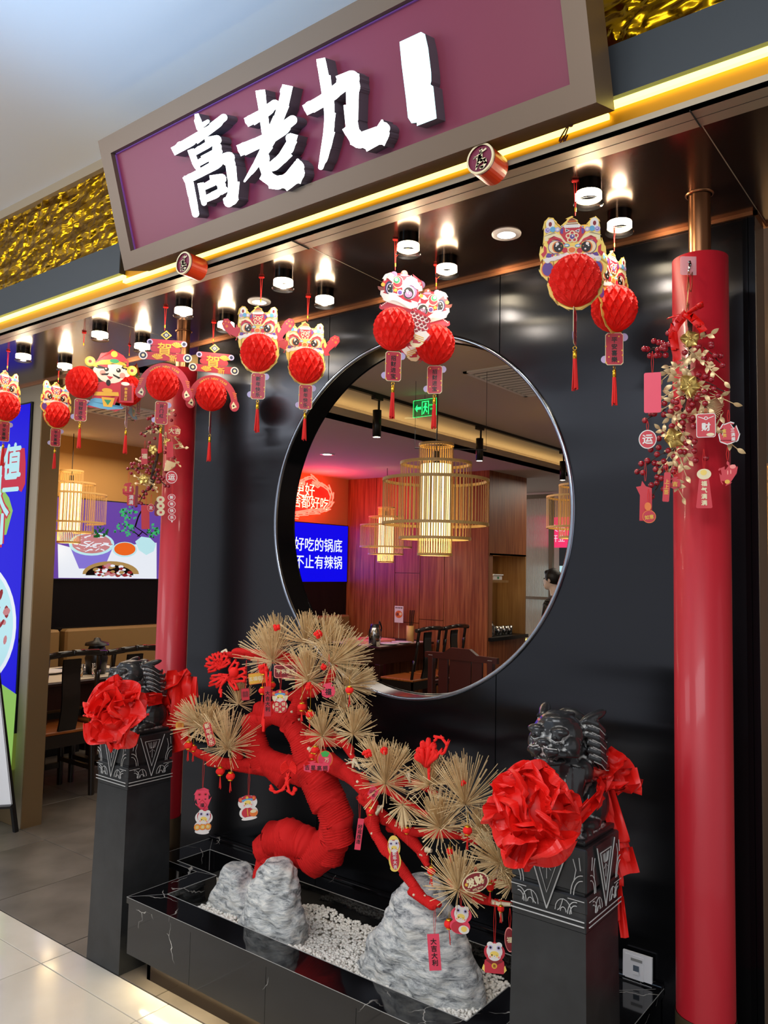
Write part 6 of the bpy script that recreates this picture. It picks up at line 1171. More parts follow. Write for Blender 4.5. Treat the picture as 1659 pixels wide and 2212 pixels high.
hanging('C', (855, 515), 711, 46, 0, '招财进宝', 'white browed red lion hanging above left part of the moon window', 0, 0, 10)
hanging('D', (943, 570), 744, 43.5, 1, '招财进宝', 'white browed red lion hanging above the largest bamboo lamp', 0, 30, -8)
hanging('B', (565, 597), 762, 41, 0, '新年快乐', 'yellow lion hanging with raised paws, upper left one of its pair', -14, 0, 6)
hanging('B', (666, 639), 790, 38.5, 1, '新年快乐', 'yellow lion hanging with raised paws, at upper left rim of the moon window', 2, 40, -4)
G2 = 'new year arch hangings with red honeycomb balls'
hanging('H', (358, 662), 829, 35.5, 0, '开门红', 'red arch shaped greeting hanging in front of the left red column', -4, 0, 5, group=G2)
hanging('H', (462, 695), 853, 34, 1, '开门红', 'red arch shaped greeting hanging right of the left red column', 6, 70, 76, group=G2)
G3 = 'bearded man hangings with red honeycomb balls'
hanging('W', (182, 717), 825, 34.5, 0, '招财进宝', 'hanging of a bearded man in red hat and robe beside a red ball', 0, 0, 0, group=G3)
hanging('W', (280, 745), 843, 33, 1, '招财进宝', 'hanging turned edge on between the bearded man and the arch', 74, 40, 6, group=G3)
hanging('A', (128, 783), 895, 28, 1, '平安喜樂', 'small lion hanging below left of the bearded man', 28, 0, -20)
hanging('A', (18, 757), 877, 31, 0, '平安喜樂', 'lion head hanging cut by the left picture edge', 35, 0, -20)
# ================================================================ SMALL LANTERNS AND CHARM CARDS
NL = [0]
def mini_lantern(x, y, r_, Y, label, slen=30, tas=True, group='mini red lanterns on the artificial pine'):
    c = P(x, y, Y=Y); k = mpp(c); R_ = r_*k; o = local_thing('mini_lantern', label, 'lantern', c, 0, group)
    m_ = MB()
    m_.grid(lambda u, v: Vector(((R_*(1-.07*abs(math.sin(6*PI*u))))*math.sin(.25+2.64*v)*math.cos(2*PI*u), (R_*(1-.07*abs(math.sin(6*PI*u))))*math.sin(.25+2.64*v)*math.sin(2*PI*u), R_*.78*math.cos(.25+2.64*v))), 36, 10, 'velvet_pip', True, None, True); obj('globe', m_, o)
    g = MB()
    for s_ in (1, -1): g.lathe([(R_*.5, s_*R_*.62), (R_*.62, s_*R_*.80), (R_*.40, s_*R_*.95), (.0003, s_*R_*.97)], 'gold', 10)
    obj('gold_caps', g, o, 'gold caps', kind='stuff')
    obj('thread', MB().tube([(0, 0, R_*.9), (0, 0, slen*k)], .0008, 'gold', 4), o)
    if tas:
        m_ = MB(); rnd = random.Random(int(x))
        for i in range(5): a = rnd.uniform(-.15, .15); m_.tube([(0, 0, -R_*.9), (a*R_*1.5, 0, -R_*2), (a*R_*3, 0, -R_*rnd.uniform(2.8, 3.9))], .0011, 'tassel_red', 4)
        obj('tassel', m_, o, kind='stuff')
    return o
ML = [(570, 1448, 11, 2.13, 'below the top left tuft, under a red pompom', 14), (567, 1492, 9, 2.12, 'below the orange charm plaque', 20), (588, 1480, 8, 2.16, 'right of the lantern under the orange plaque', 20), (652, 1527, 10, 2.12, 'left one of two above the trunk fork', 60), (670, 1543, 10, 2.11, 'right one of two above the trunk fork', 62), (755, 1491, 9.5, 2.12, 'at the right edge of the upper tufts', 30), (681, 1620, 9.5, 2.10, 'above the pink greeting banner', 22), (675, 1633, 8, 2.12, 'directly above the pink greeting banner, half hidden', 22),
      (407, 1610, 9.5, 2.06, 'leftmost on the tree', 40), (418, 1616, 8, 2.08, 'second from the left, touching the leftmost one', 40), (476, 1666, 10, 2.09, 'left one of two under the low left branch', 16), (498, 1677, 10, 2.08, 'right one of two under the low left branch', 60),
      (801, 1752, 9.5, 2.08, 'at the fork below the pink diamond charm', 24), (879, 1794, 8, 2.09, 'under the middle right tufts', 24), (1010, 1794, 11, 2.03, 'under the upper right tuft beside the large satin bow', 40), (932, 1881, 10, 2.04, 'in front of the largest rock top', 26), (972, 1839, 9, 2.08, 'among the lower right needles', 20), (1059, 1916, 9.5, 2.04, 'right of the oval golden charm', 20), (970, 1996, 11.5, 2.0, 'before the largest rock beside the lion cat charm', 26), (1082, 1963, 8, 2.03, 'at the bare white twig by the right plinth', 18)]
for x, y, r_, Y, l_, sl in ML: mini_lantern(x, y, r_, Y, 'mini red lantern '+l_, sl)
def kitty(g, x, y, s_, hat='mouse', k=2):
    if hat == 'lion':
        g.disc((x, y+.15*s_), (.62*s_, .55*s_), 'card_red', k-1); g.disc((x, y+.1*s_), (.55*s_, .52*s_), 'card_white', k-.5)
        for sx in (-1, 1): g.disc((x+sx*.3*s_, y+.52*s_), (.22*s_, .2*s_), 'card_white', k); g.disc((x+sx*.28*s_, y+.34*s_), .15*s_, 'card_lav', k+1); g.disc((x+sx*.28*s_, y+.34*s_), .08*s_, 'card_black', k+2)
        for i in range(7): g.disc((x+(i-3)*.15*s_, y+.13*s_-.02*abs(i-3)*s_), .09*s_, 'card_white', k+2)
        fy = y-.12*s_
    else:
        for sx in (-1, 1): g.disc((x+sx*.55*s_, y+.35*s_), .22*s_, 'card_red', k-1); g.disc((x+sx*.55*s_, y+.35*s_), .14*s_, 'card_orange', k)
        g.disc((x, y+.35*s_), (.48*s_, .34*s_), 'card_red', k); g.disc((x, y+.26*s_), (.50*s_, .13*s_), 'card_blue', k+1); g.disc((x, y+.48*s_), .12*s_, 'card_gold', k+2); fy = y
    g.disc((x, fy-.08*s_), (.44*s_, .34*s_), 'card_white', k+1.5); g.disc((x, fy+.02*s_), (.30*s_, .22*s_), 'card_yellow', k+2)
    g.disc((x-.17*s_, fy-.03*s_), .05*s_, 'card_black', k+3); g.art([(x+.09*s_, fy-.05*s_), (x+.17*s_, fy-.0*s_), (x+.25*s_, fy-.05*s_), (x+.17*s_, fy-.03*s_)], 'card_black', k+3)
    g.disc((x, fy-.12*s_), (.12*s_, .08*s_), 'card_white', k+3); g.disc((x, fy-.09*s_), .03*s_, 'card_brown', k+4)
    for sx in (-1, 1): g.disc((x+sx*.3*s_, fy-.16*s_), .07*s_, 'card_blush', k+3)
def charm(x, y, Y, label, w_, h_, draw, roll=0, string=30, strx=None, turn=0, group='charm cards on the artificial pine', name='charm_card'):
    c = P(x, y, Y=Y); k = mpp(c); o = local_thing(name, label, 'charm', c, face_cam(c, turn), group); g = MB(); draw(g, w_*k/2, h_*k/2)
    a = math.radians(roll); R = Matrix.Rotation(-a, 4, 'Y')
    for i, v in enumerate(g.v): g.v[i] = R @ v
    obj('card', g, o)
    top = max(v.z for v in g.v)-.001; sx = 0
    if string: m_ = MB().tube([(-.0012, 0, top), (-.003, .002, top+string*k*.5), (-.0005, .002, top+string*k)], .0007, 'cord_red', 4).tube([(.0012, 0, top), (.003, .002, top+string*k*.5), (.0005, .002, top+string*k)], .0007, 'cord_red', 4); obj('thread', m_, o)
    return o
def rrect(w, h, r_): return [(cx+r_*math.cos(t), cy+r_*math.sin(t)) for cx, cy, t0 in ((w-r_, h-r_, 0), (-w+r_, h-r_, PI/2), (-w+r_, -h+r_, PI), (w-r_, -h+r_, 1.5*PI)) for t in [t0+PI/2*i/4 for i in range(5)]]
def d_rect(m1, m2, txt, tm, vert=True, r_=.3, sz=None, edge=.88):
    def f(g, w, h):
        rr = min(w, h)*r_; g.art(rrect(w, h, rr), m1, 0, None, .0012)
        if m2: g.art(rrect(w-min(w, h)*(1-edge), h-min(w, h)*(1-edge), rr*.8), m2, 1)
        if txt:
            if vert: n = len(txt); s_ = sz*h if sz else min(1.5*w, 1.7*h/n); vtext(g, txt, 0, n*s_*1.08/2, s_, tm, 2, .02, 1.08)
            else: g.text(txt, (0, 0), sz*h if sz else 1.7*w/len(txt), tm, CARD, .02, .0012)
    return f
def d_oval(m1, m2, txt, tm, sz=1.2, extra=None):
    def f(g, w, h):
        g.disc((0, 0), (w, h), m1, 0, None, 28, .0012); g.disc((0, 0), (w*.9, h*.9), m2, 1, None, 28)
        if txt: g.text(txt, (0, 0), sz*min(w, h)/max(1, len(txt)*.5) if len(txt) > 1 else sz*h, tm, CARD, .02, .0012)
        if extra: extra(g, w, h)
    return f
def d_pouch(m1, m2, lines, tm):
    def f(g, w, h):
        p = [(v.x, v.y) for v in cat([Vector(a) for a in ((-w*.5, h*.9), (w*.1, h), (w*.6, h*.9), (w*.45, h*.5), (w*.95, 0), (w*.8, -h*.75), (0, -h), (-w*.8, -h*.75), (-w*.95, 0), (-w*.4, h*.45))], 3)]
        g.art(p, m1, 0, None, .0012); g.art([(a*.9, b_*.9) for a, b_ in p], m2, 1)
        if len(lines) == 1: g.text(lines[0], (0, -h*.2), h*.9, tm, CARD, .02, .0012)
        else:
            for i, l_ in enumerate(lines): vtext(g, l_, (i-.5)*w*.75, h*.42, h*.36, tm if i else 'card_gold', 2, .02)
    return f
def d_cat(hat, m1, txt, tm, style=0):
    def f(g, w, h):
        g.disc((0, h*.38), (w*.98, h*.6), m1, -1, None, 24, .001); g.disc((0, -h*.42), (w*.95, h*.55), m1, -1, None, 24, .001)
        kitty(g, 0, h*.36, min(w*1.5, h*.95), hat)
        if style == 0:
            for i, ch in enumerate(txt): cx, cy = (-.42 if i % 2 == 0 else .42)*w, -h*(.22+.45*(i//2)); g.disc((cx, cy), w*.42, 'card_tag', 3); g.text(ch, (cx, cy), w*.5, tm, CARD, .02, .0018)
        elif style == 1:
            for i, ch in enumerate(txt): cx = (-.6+.6*i)*w; cy = -h*.45+.06*h*i; g.disc((cx, cy), w*.36, 'card_orange', 3+i*.4); g.disc((cx, cy), w*.27, 'card_gold', 3.2+i*.4); g.text(ch, (cx, cy), w*.34, tm, CARD, .02, .0022)
            g.disc((0, -h*.82), (w*.8, h*.2), 'card_white', 2)
        elif style == 2:
            g.disc((-.1*w, -h*.42), (w*.62, h*.42), 'card_red', 2); g.disc((.5*w, -h*.5), (w*.42, h*.3), 'card_orange', 4); g.disc((.5*w, -h*.36), (w*.32, h*.14), 'card_cream', 5); g.disc((0, -h*.9), (w*.8, h*.14), 'card_white', 3); g.art([(-.14*w, -h*.1), (-.06*w, -h*.1), (-.06*w, -h*.7), (-.14*w, -h*.7)], 'card_gold', 3)
        elif style == 3:
            g.art(rrect(w*.9, h*.42, w*.1), 'card_red', 2); 
            for i, v in enumerate(g.v[-20:]): g.v[len(g.v)-20+i] = v+Vector((0, 0, -h*.52))
            g.art([(-w*.88, -h*.12), (w*.88, -h*.12), (0, -h*.5)], 'card_dark', 3); g.disc((0, -h*.46), w*.26, 'card_gold', 4); g.text(txt, (0, -h*.46), w*.3, tm, CARD, .02, .0025); g.art([(-w, -h*.4), (-w*.7, -h*.7), (-w*.9, -h*.9), (-w*1.15, -h*.7)], 'card_yellow', 1); g.art([(w, -h*.4), (w*.7, -h*.7), (w*.9, -h*.9), (w*1.15, -h*.7)], 'card_yellow', 1)
        elif style == 4:
            g.disc((0, -h*.3), (w*.7, h*.62), 'card_red', 2); g.disc((-w*.1, -h*.8), (w*.7, h*.22), 'card_yellow', 1); vtext(g, txt, 0, h*.12, h*.24, tm, 4, .02, 1.05)
        elif style == 5:
            g.disc((-.2*w, -h*.5), (w*.6, h*.4), 'card_red', 2); g.disc((.4*w, -h*.6), (w*.5, h*.3), 'card_white', 3); g.disc((.4*w, -h*.55), (w*.28, h*.2), 'card_yellow', 4)
    return f
charm(556, 1465, 2.13, 'orange and gold plaque with five characters, hung left of the red pipe curl', 38, 24, d_rect('card_orange', 'card_gold', '五福临门', 'card_cream', False, .2, .8), 8, 26)
charm(617, 1450, 2.16, 'dark red plaque with gold edge and four characters below the top tufts', 50, 28, d_rect('card_blush', 'card_dark', '平安喜乐', 'card_cream', False, .4, .72), 2, 20)
charm(578, 1515, 2.11, 'long narrow red strip with black writing in front of the loop', 14, 64, d_rect('card_tag', None, '大吉大利', 'card_black', True, .1), 2, 20)
charm(605, 1515, 2.10, 'cat in blue and red hat over four red discs, inside the crown gap', 34, 50, d_cat('mouse', 'card_cream', '金钱百岁', 'card_cream', 0), 2, 44)
charm(709, 1491, 2.08, 'pink red pouch shaped charm with one black character', 31, 32, d_pouch('card_rose', 'card_rose', ['福'], 'card_black'), 0, 60)
charm(530, 1500, 2.10, 'small dark red square charm on a long thread at upper left', 18, 26, d_rect('card_dark', 'card_tag', '囍', 'card_dark', True, .2), 5, 60)
charm(452, 1586, 2.02, 'orange red rounded tag with pale characters tilted over the left tufts', 18, 54, d_rect('card_orange', 'card_red', '新年快乐', 'card_cream', True, .9), 16, 0)
charm(388, 1567, 2.05, 'round orange charm at the far left tuft', 18, 20, d_oval('card_orange', 'card_gold', '福', 'card_orange'), 0, 10)
def d_banner(g, w, h):
    p = [(v.x, v.y) for v in cat([Vector(a) for a in ((-w, h*.5), (-w*.5, h*.6), (-w*.1, h), (w*.4, h*.5), (w, h*.3), (w*.95, -h*.9), (w*.3, -h*.7), (-w*.3, -h*.4), (-w*.95, -h*.5))], 3)]; g.art(p, 'card_rose', 0, None, .0012)
    for i, ch in enumerate('吉星高照'): g.text(ch, ((-.72+.48*i)*w, (.05-.12*i)*h), w*.42, 'card_black', CARD, .01, .0012)
charm(683, 1657, 2.05, 'pink red banner with four black characters on the trunk', 54, 26, d_banner, 4, 24)
def d_fruit(g, w, h):
    g.disc((0, 0), (w, h), 'card_orange', 0, None, 24, .0012); g.disc((0, 0), (w*.88, h*.88), 'card_rose', 1, None, 24)
    for a in range(5): t = PI/2+a*1.256; g.disc((w*.28*math.cos(t), h*.62+h*.18*math.sin(t)), (w*.26, h*.2), 'card_leaf', 2)
    g.text('万', (w*.2, -h*.1), h*.6, 'card_cream', CARD, .02, .0014)
charm(702, 1640, 2.09, 'red persimmon charm with green leaf behind the banner', 34, 36, d_fruit, 0, 20)
def d_face(g, w, h):
    g.art([(v.x, v.y) for v in cat([Vector(a) for a in ((0, h), (w*.8, h*.85), (w, h*.4), (w*.8, h*.1), (w*.9, -h*.3), (0, -h), (-w*.9, -h*.3), (-w*.8, h*.1), (-w, h*.4), (-w*.8, h*.85))], 3)], 'card_rose', 0, None, .0012)
    for sx in (-1, 1): g.disc((sx*w*.4, h*.5), (w*.22, h*.1), 'card_tag', 1); g.disc((sx*w*.4, h*.48), (w*.1, h*.05), 'card_black', 2); g.disc((sx*w*.4, h*.1), (w*.12, h*.04), 'card_black', 2)
    g.art([(0, h*.08), (w*.72, -h*.38), (0, -h*.86), (-w*.72, -h*.38)], 'card_tag', 1); g.art([(0, 0), (w*.58, -h*.38), (0, -h*.78), (-w*.58, -h*.38)], 'card_rose', 2); g.text('福', (0, -h*.38), h*.34, 'card_black', CARD, .02, .0016)
charm(437, 1729, 2.06, 'pink red lion face charm with diamond, lower left, above the cat with coins', 32, 52, d_face, 0, 72)
charm(439, 1776, 2.05, 'small cat in white lion hat over three gold coins, lowest at the left', 38, 50, d_cat('lion', 'card_white', '进福财', 'card_cream', 1), -6, 0)
charm(536, 1744, 2.05, 'cat in round-eared red hat with a gold pot, alone below the left branch', 42, 52, d_cat('mouse', 'card_white', '', 'card_cream', 2), 8, 66)
def d_dia(g, w, h): g.art([(0, h), (w, .1*h), (0, -h), (-w, -.1*h)], 'card_rose', 0, None, .0012); g.text('山水', (0, h*.15), w*.62, 'card_black', CARD, .01, .0012); g.text('欢', (0, -h*.3), w*.62, 'card_black', CARD, .01, .0012)
charm(806, 1712, 2.05, 'pink diamond charm with small black characters at the right fork', 25, 38, d_dia, 8, 0)
charm(776, 1802, 2.10, 'narrow pink red strip hanging alone right of the thick trunk', 13, 66, d_rect('card_rose', None, '好运连连', 'card_black', True, .1), -6, 60)
charm(852, 1843, 2.02, 'cat in lion hat on a red snake body with white characters', 28, 76, d_cat('lion', 'card_yellow', '蛇年大吉', 'card_white', 4), 5, 30)
def ex_o(g, w, h): g.text('发财', (0, h*.12), h*.95, 'card_cream', CARD, .04, .0016); g.text('GET RICH', (0, -h*.62), h*.26, 'card_cream', CARD, .02, .0016); g.disc((-w*.68, h*.1), h*.16, 'card_gold', 2)
charm(1027, 1906, 1.97, 'large oval dark red charm with cream border and tilted gold characters', 60, 42, d_oval('card_cream', 'card_dark', None, 'card_cream', extra=ex_o), 24, 10)
charm(938, 2057, 1.98, 'long bright red strip with black brush writing before the largest rock', 26, 76, d_rect('card_rose', None, '大吉大利', 'card_black', True, .06, .36), 5, 62)
charm(995, 1988, 1.99, 'cat in white lion hat with red body before the largest rock', 46, 60, d_cat('lion', 'card_rose', '', 'card_cream', 5), -6, 44)
charm(1068, 2070, 1.97, 'cat in white lion hat above a red envelope, lowest at the right', 46, 66, d_cat('lion', 'card_red', '吉', 'card_dark', 3), 0, 84)
charm(1101, 2030, 2.0, 'dark red oval charm half hidden by the right plinth', 22, 52, d_oval('card_blush', 'card_dark', '福', 'card_cream', .5), 4, 40)
# ================================================================ BERRY BOUQUETS ON THE COLUMNS
def leaf_mesh(g, p, d, L_, W_, n_, mt):
    d = d.normalized(); s_ = d.cross(n_).normalized(); nn = s_.cross(d)
    vs = []; 
    for i in range(6):
        t = i/5; w = W_*math.sin(PI*min(1, t*.95+.05))**.8*(1-.3*t); c = p+d*L_*t+nn*L_*.12*math.sin(PI*t)
        vs += [c-s_*w-nn*.15*w, c+nn*0, c+s_*w-nn*.15*w]
    vs[-3] = vs[-2] = vs[-1] = p+d*L_
    g.add(vs, [(3*i+j, 3*i+j+1, 3*i+4+j, 3*i+3+j) for i in range(5) for j in (0, 1)], mt, True)
def bouquet(top, stem, berries, leaves, flowers, Y, label, fan=None, bow=True, br=6.5, seed=1):
    c0 = P(top[0], top[1], Y=Y); o = thing('berry_bouquet', label, 'bouquet', c0, 0, 'berry and gold leaf bouquets on the columns'); rnd = random.Random(seed); k = mpp(c0)
    pt = lambda x, y, dy=0: P(x, y, Y=Y+dy)
    obj('stem', MB().tube(cat([pt(*p) for p in stem], 6, False), 2.6*k, 'twig', 6), o, 'dark twig stem')
    SB = None
    for tip, root, pts in berries:
        m_ = MB().tube(cat([pt(*root), pt((root[0]+tip[0])/2, (root[1]+tip[1])/2-4, -.012), pt(*tip, -.02)], 4, False), 1.1*k, 'twig', 4); obj('berry_twig', m_, o)
        for x, y in pts:
            q = pt(x, y, rnd.uniform(-.03, -.005))
            if SB is None: SB = obj('berry', MB().ell(ORG[o.name], br*k, 'berry', 12, 8), o); SB.location = q-ORG[o.name]
            else: b_ = SB.copy(); S.collection.objects.link(b_); b_.parent = o; b_.location = q-ORG[o.name]
    tocam = (CAM-c0).normalized()
    for (x0, y0), (x1, y1), n, L_ in leaves:
        a, b_ = pt(x0, y0, -.01), pt(x1, y1, -.02); md = (a+b_)/2+(up*rnd.uniform(-6, 10))*k; cv = cat([a, md, b_], 8, False); sp_ = obj('gold_sprig', MB().tube(cv, 1.0*k, 'gold_leaf', 4), o)
        for i in range(n):
            t = (i+1)/n; p = cv[int(t*(len(cv)-1))]; d = (cv[-1]-cv[0]).normalized(); sd = d.cross(tocam)*(1 if i % 2 else -1); g = MB(); leaf_mesh(g, p, d*.7+sd*(.9 if i < n-1 else .1)+tocam*rnd.uniform(-.3, .3), L_*k*1.25, L_*k*.38, tocam+Vector([rnd.uniform(-.4, .4) for _ in range(3)]), 'gold_leaf'); obj('gold_leaf', g, sp_)
    for x, y, r_, n in flowers:
        c = pt(x, y, -.035); fo = obj('orchid', MB().ell(c-fw*.004, (2.6*k, 2.6*k, 2.6*k), 'gold_petal', 8, 6), o, 'gold orchid flower')
        a0 = rnd.uniform(0, 6)
        for j in range(5):
            a = a0+j*1.2566; d = rt*math.cos(a)+up*math.sin(a); s_ = rt*-math.sin(a)+up*math.cos(a); R_ = r_*k; rr = 1.0 if j % 2 else .85
            g = MB().grid(lambda u, v: c+d*R_*rr*v+s_*(u-.5)*R_*1.0*math.sin(PI*min(1, .12+v*.86))**.7+tocam*R_*(.45*v*v-.30*v-.55*(u-.5)**2*v*3+.05*math.sin(u*11+j)*v), 8, 6, 'gold_petal'); obj('petal', g, fo)
    if fan:
        x, y, R_, a0, a1 = fan; g = MB(); c = pt(x, y, -.015)
        for i in range(26): a = math.radians(a0+(a1-a0)*i/25); g.tube([c, c+(rt*math.cos(a)+up*math.sin(a))*R_*k*rnd.uniform(.9, 1)-fw*.01], [.7*k, 1.3*k], 'gold_leaf', 4)
        obj('gold_fan', g, o, 'gold palm fan', kind='stuff')
    return o
a_ = lambda x, y: (1370+x/6.91, 640+y/6.91); b6 = lambda x, y: (1370+x/6.91, 880+y/6.91)
YB = 2.235
bouquet((1490, 670), [(1487, 690), (1490, 760), (1488, 800), (1478, 870), (1470, 920), (1455, 970), (1448, 1010)],
  [(a_(100, 790), a_(560, 800), [a_(*p) for p in ((150, 785), (195, 790), (295, 670), (365, 690), (420, 700), (465, 730), (525, 715), (350, 800), (410, 775), (460, 785), (235, 890), (330, 885), (375, 880), (470, 880), (615, 705), (755, 840), (510, 555))]),
   (a_(1330, 1030), a_(1050, 800), [a_(*p) for p in ((1035, 570), (960, 745), (1150, 740), (1145, 700), (1210, 880), (1290, 885), (1040, 925), (1145, 945), (1320, 1025))]),
   (a_(1380, 1440), a_(950, 1250), [a_(*p) for p in ((960, 1170), (1060, 1195), (1150, 1240), (1010, 1275), (1190, 1380), (1375, 1440), (1050, 1425), (970, 1470), (1255, 1480))]),
   (a_(440, 1600), a_(740, 1500), [a_(*p) for p in ((720, 1520), (540, 1470), (585, 1570), (630, 1580), (450, 1600), (840, 1545), (940, 1525), (870, 1615), (1060, 1600), (635, 1680), (815, 1690), (545, 1720), (445, 1765), (740, 1790), (1055, 1660))]),
   (b6(140, 195), b6(450, 60), [b6(*p) for p in ((160, 195), (440, 110), (540, 60), (250, 95), (300, 95), (560, 280), (435, 365), (370, 465), (290, 505), (245, 630), (365, 600))]),
   (b6(900, 650), b6(700, 300), [b6(*p) for p in ((735, 135), (860, 185), (880, 155), (725, 230), (885, 285), (725, 310), (830, 465), (900, 510), (775, 535), (750, 665), (895, 650), (915, 790), (1070, 755), (595, 730), (690, 660))]),
   (b6(40, 960), b6(480, 680), [b6(*p) for p in ((510, 645), (340, 700), (105, 840), (195, 795), (300, 830), (355, 840), (440, 805), (45, 960), (130, 975), (320, 925), (390, 945), (470, 895), (585, 960), (600, 920))]),
   (b6(230, 1380), b6(480, 1000), [b6(*p) for p in ((345, 1040), (410, 1060), (255, 1160), (340, 1130), (200, 1235), (440, 1220), (260, 1330), (225, 1385), (530, 1070))])],
  [(a_(1000, 640), a_(1150, 560), 3, 15), (a_(850, 850), a_(1350, 1280), 8, 14), (a_(800, 900), a_(420, 1250), 7, 15), (a_(760, 1000), a_(520, 1050), 4, 14), (a_(850, 950), a_(1020, 850), 4, 14), (a_(980, 1380), a_(1480, 1600), 7, 15), (a_(700, 1330), a_(440, 1500), 6, 14), (a_(800, 1500), a_(1200, 1500), 5, 14),
   (b6(1200, 350), b6(1540, 620), 5, 15), (b6(560, 100), b6(660, 230), 4, 14), (b6(520, 420), b6(380, 320), 4, 13), (b6(560, 650), b6(400, 900), 5, 14), (b6(640, 680), b6(780, 1030), 7, 14), (b6(500, 950), b6(730, 1350), 6, 15), (b6(700, 600), b6(820, 800), 5, 13), (b6(1300, 100), b6(1180, 350), 4, 14), (a_(820, 1180), a_(480, 1150), 7, 16), (a_(840, 1100), a_(560, 1330), 6, 16), (a_(860, 900), a_(1080, 980), 5, 15), (a_(760, 1500), a_(430, 1680), 6, 15), (b6(700, 60), b6(520, 160), 5, 15), (b6(720, 120), b6(980, 60), 5, 15), (b6(600, 640), b6(560, 900), 6, 14), (b6(640, 300), b6(780, 480), 5, 14), (a_(860, 1420), a_(1120, 1680), 6, 15)],
  [(*a_(835, 640), 22, 0), (*a_(830, 1330), 26, 0), (*b6(590, 470), 24, 0)], YB, 'bouquet of dark red berries, gold leaves and orchids hanging on the right red column', (*a_(1000, 1600), 46, -110, 20), seed=3)
bw = thing('ribbon_bow', 'glossy red printed ribbon bow on top of the right berry bouquet', 'bow', P(1482, 680, Y=YB-.02)); Yb_ = YB-.03
q_ = lambda l: [P(x, y, Y=Yb_+(dy if dy else 0)) for x, y, dy in l]; kb_ = mpp(P(1482, 680, Y=Yb_))
for pts, rr in (([(1481, 680, 0), (1470, 680, -.006), (1456, 683, -.008), (1444, 687, -.004), (1440, 689, 0)], (2.5, 6, 7, 4, 1)), ([(1481, 680, 0), (1492, 673, -.006), (1504, 665, -.010), (1514, 659, -.008), (1519, 657, -.004)], (2.5, 6.5, 9, 9.5, 8))):
    obj('loop', MB().tube(cat(q_(pts), 4, False), [x.x*kb_ for x in cat([Vector((r_, 0)) for r_ in rr], 4, False)], 'ribbon_red', 12, flat=.35, fr0=up), bw)
def ribbon(pts, w_):
    c = cat(q_(pts), 5, False); k = len(c); vs = []
    for i, p in enumerate(c):
        t = (c[min(k-1, i+1)]-c[max(0, i-1)]).normalized(); a = t.cross(fw).normalized(); b_ = t.cross(a)
        for u in (-1, -.33, .33, 1): vs.append(p+a*u*w_*kb_*(.35 if i == 0 else 1)+b_*.0025*math.sin(i*.7+u*2))
    return MB().add(vs, [(4*i+j, 4*i+j+1, 4*i+5+j, 4*i+4+j) for i in range(k-1) for j in range(3)], 'ribbon_red', True)
obj('tail', ribbon([(1481, 682, -.004), (1468, 694, -.012), (1456, 712, -.014), (1452, 730, -.014), (1458, 748, -.012), (1464, 778, -.01)], 9), bw); obj('tail', ribbon([(1483, 682, -.004), (1498, 688, -.010), (1512, 702, -.010), (1520, 716, -.008)], 9), bw); obj('knot', MB().ell(P(1481, 681, Y=Yb_-.008), .008, 'ribbon_red', 10, 8), bw)
hk = thing('adhesive_hook', 'clear adhesive wall hook with wire loop near top of the right column', 'hook', P(1489, 572, Y=2.268)); g = MB(); T = fr(P(1489, 574, Y=2.262), rt - Vector((0, 0, rt.z)), (0, 0, 1)); g.card = T; g.art(rrect(.026, .027, .006), 'clear_plastic', 0, None, .001); obj('pad', g, hk)
obj('hook', MB().tube(cat([P(1487, 566, Y=2.255), P(1492, 572, Y=2.25), P(1489, 580, Y=2.245), P(1487, 586, Y=2.25)], 4, False), .003, 'steel', 6), hk); obj('wire', MB().tube(cat([P(1489, 584, Y=2.25), P(1484, 620, Y=2.25), P(1485, 660, Y=2.22), P(1482, 680, Y=2.21)], 4, False), .0012, 'copper', 4).tube(cat([P(1489, 584, Y=2.25), P(1494, 625, Y=2.25), P(1484, 650, Y=2.22), P(1485, 690, Y=2.21)], 4, False), .0012, 'copper', 4), hk)
l8 = lambda x, y: (250+x/7.9, 880+y/7.9); YL = 2.26
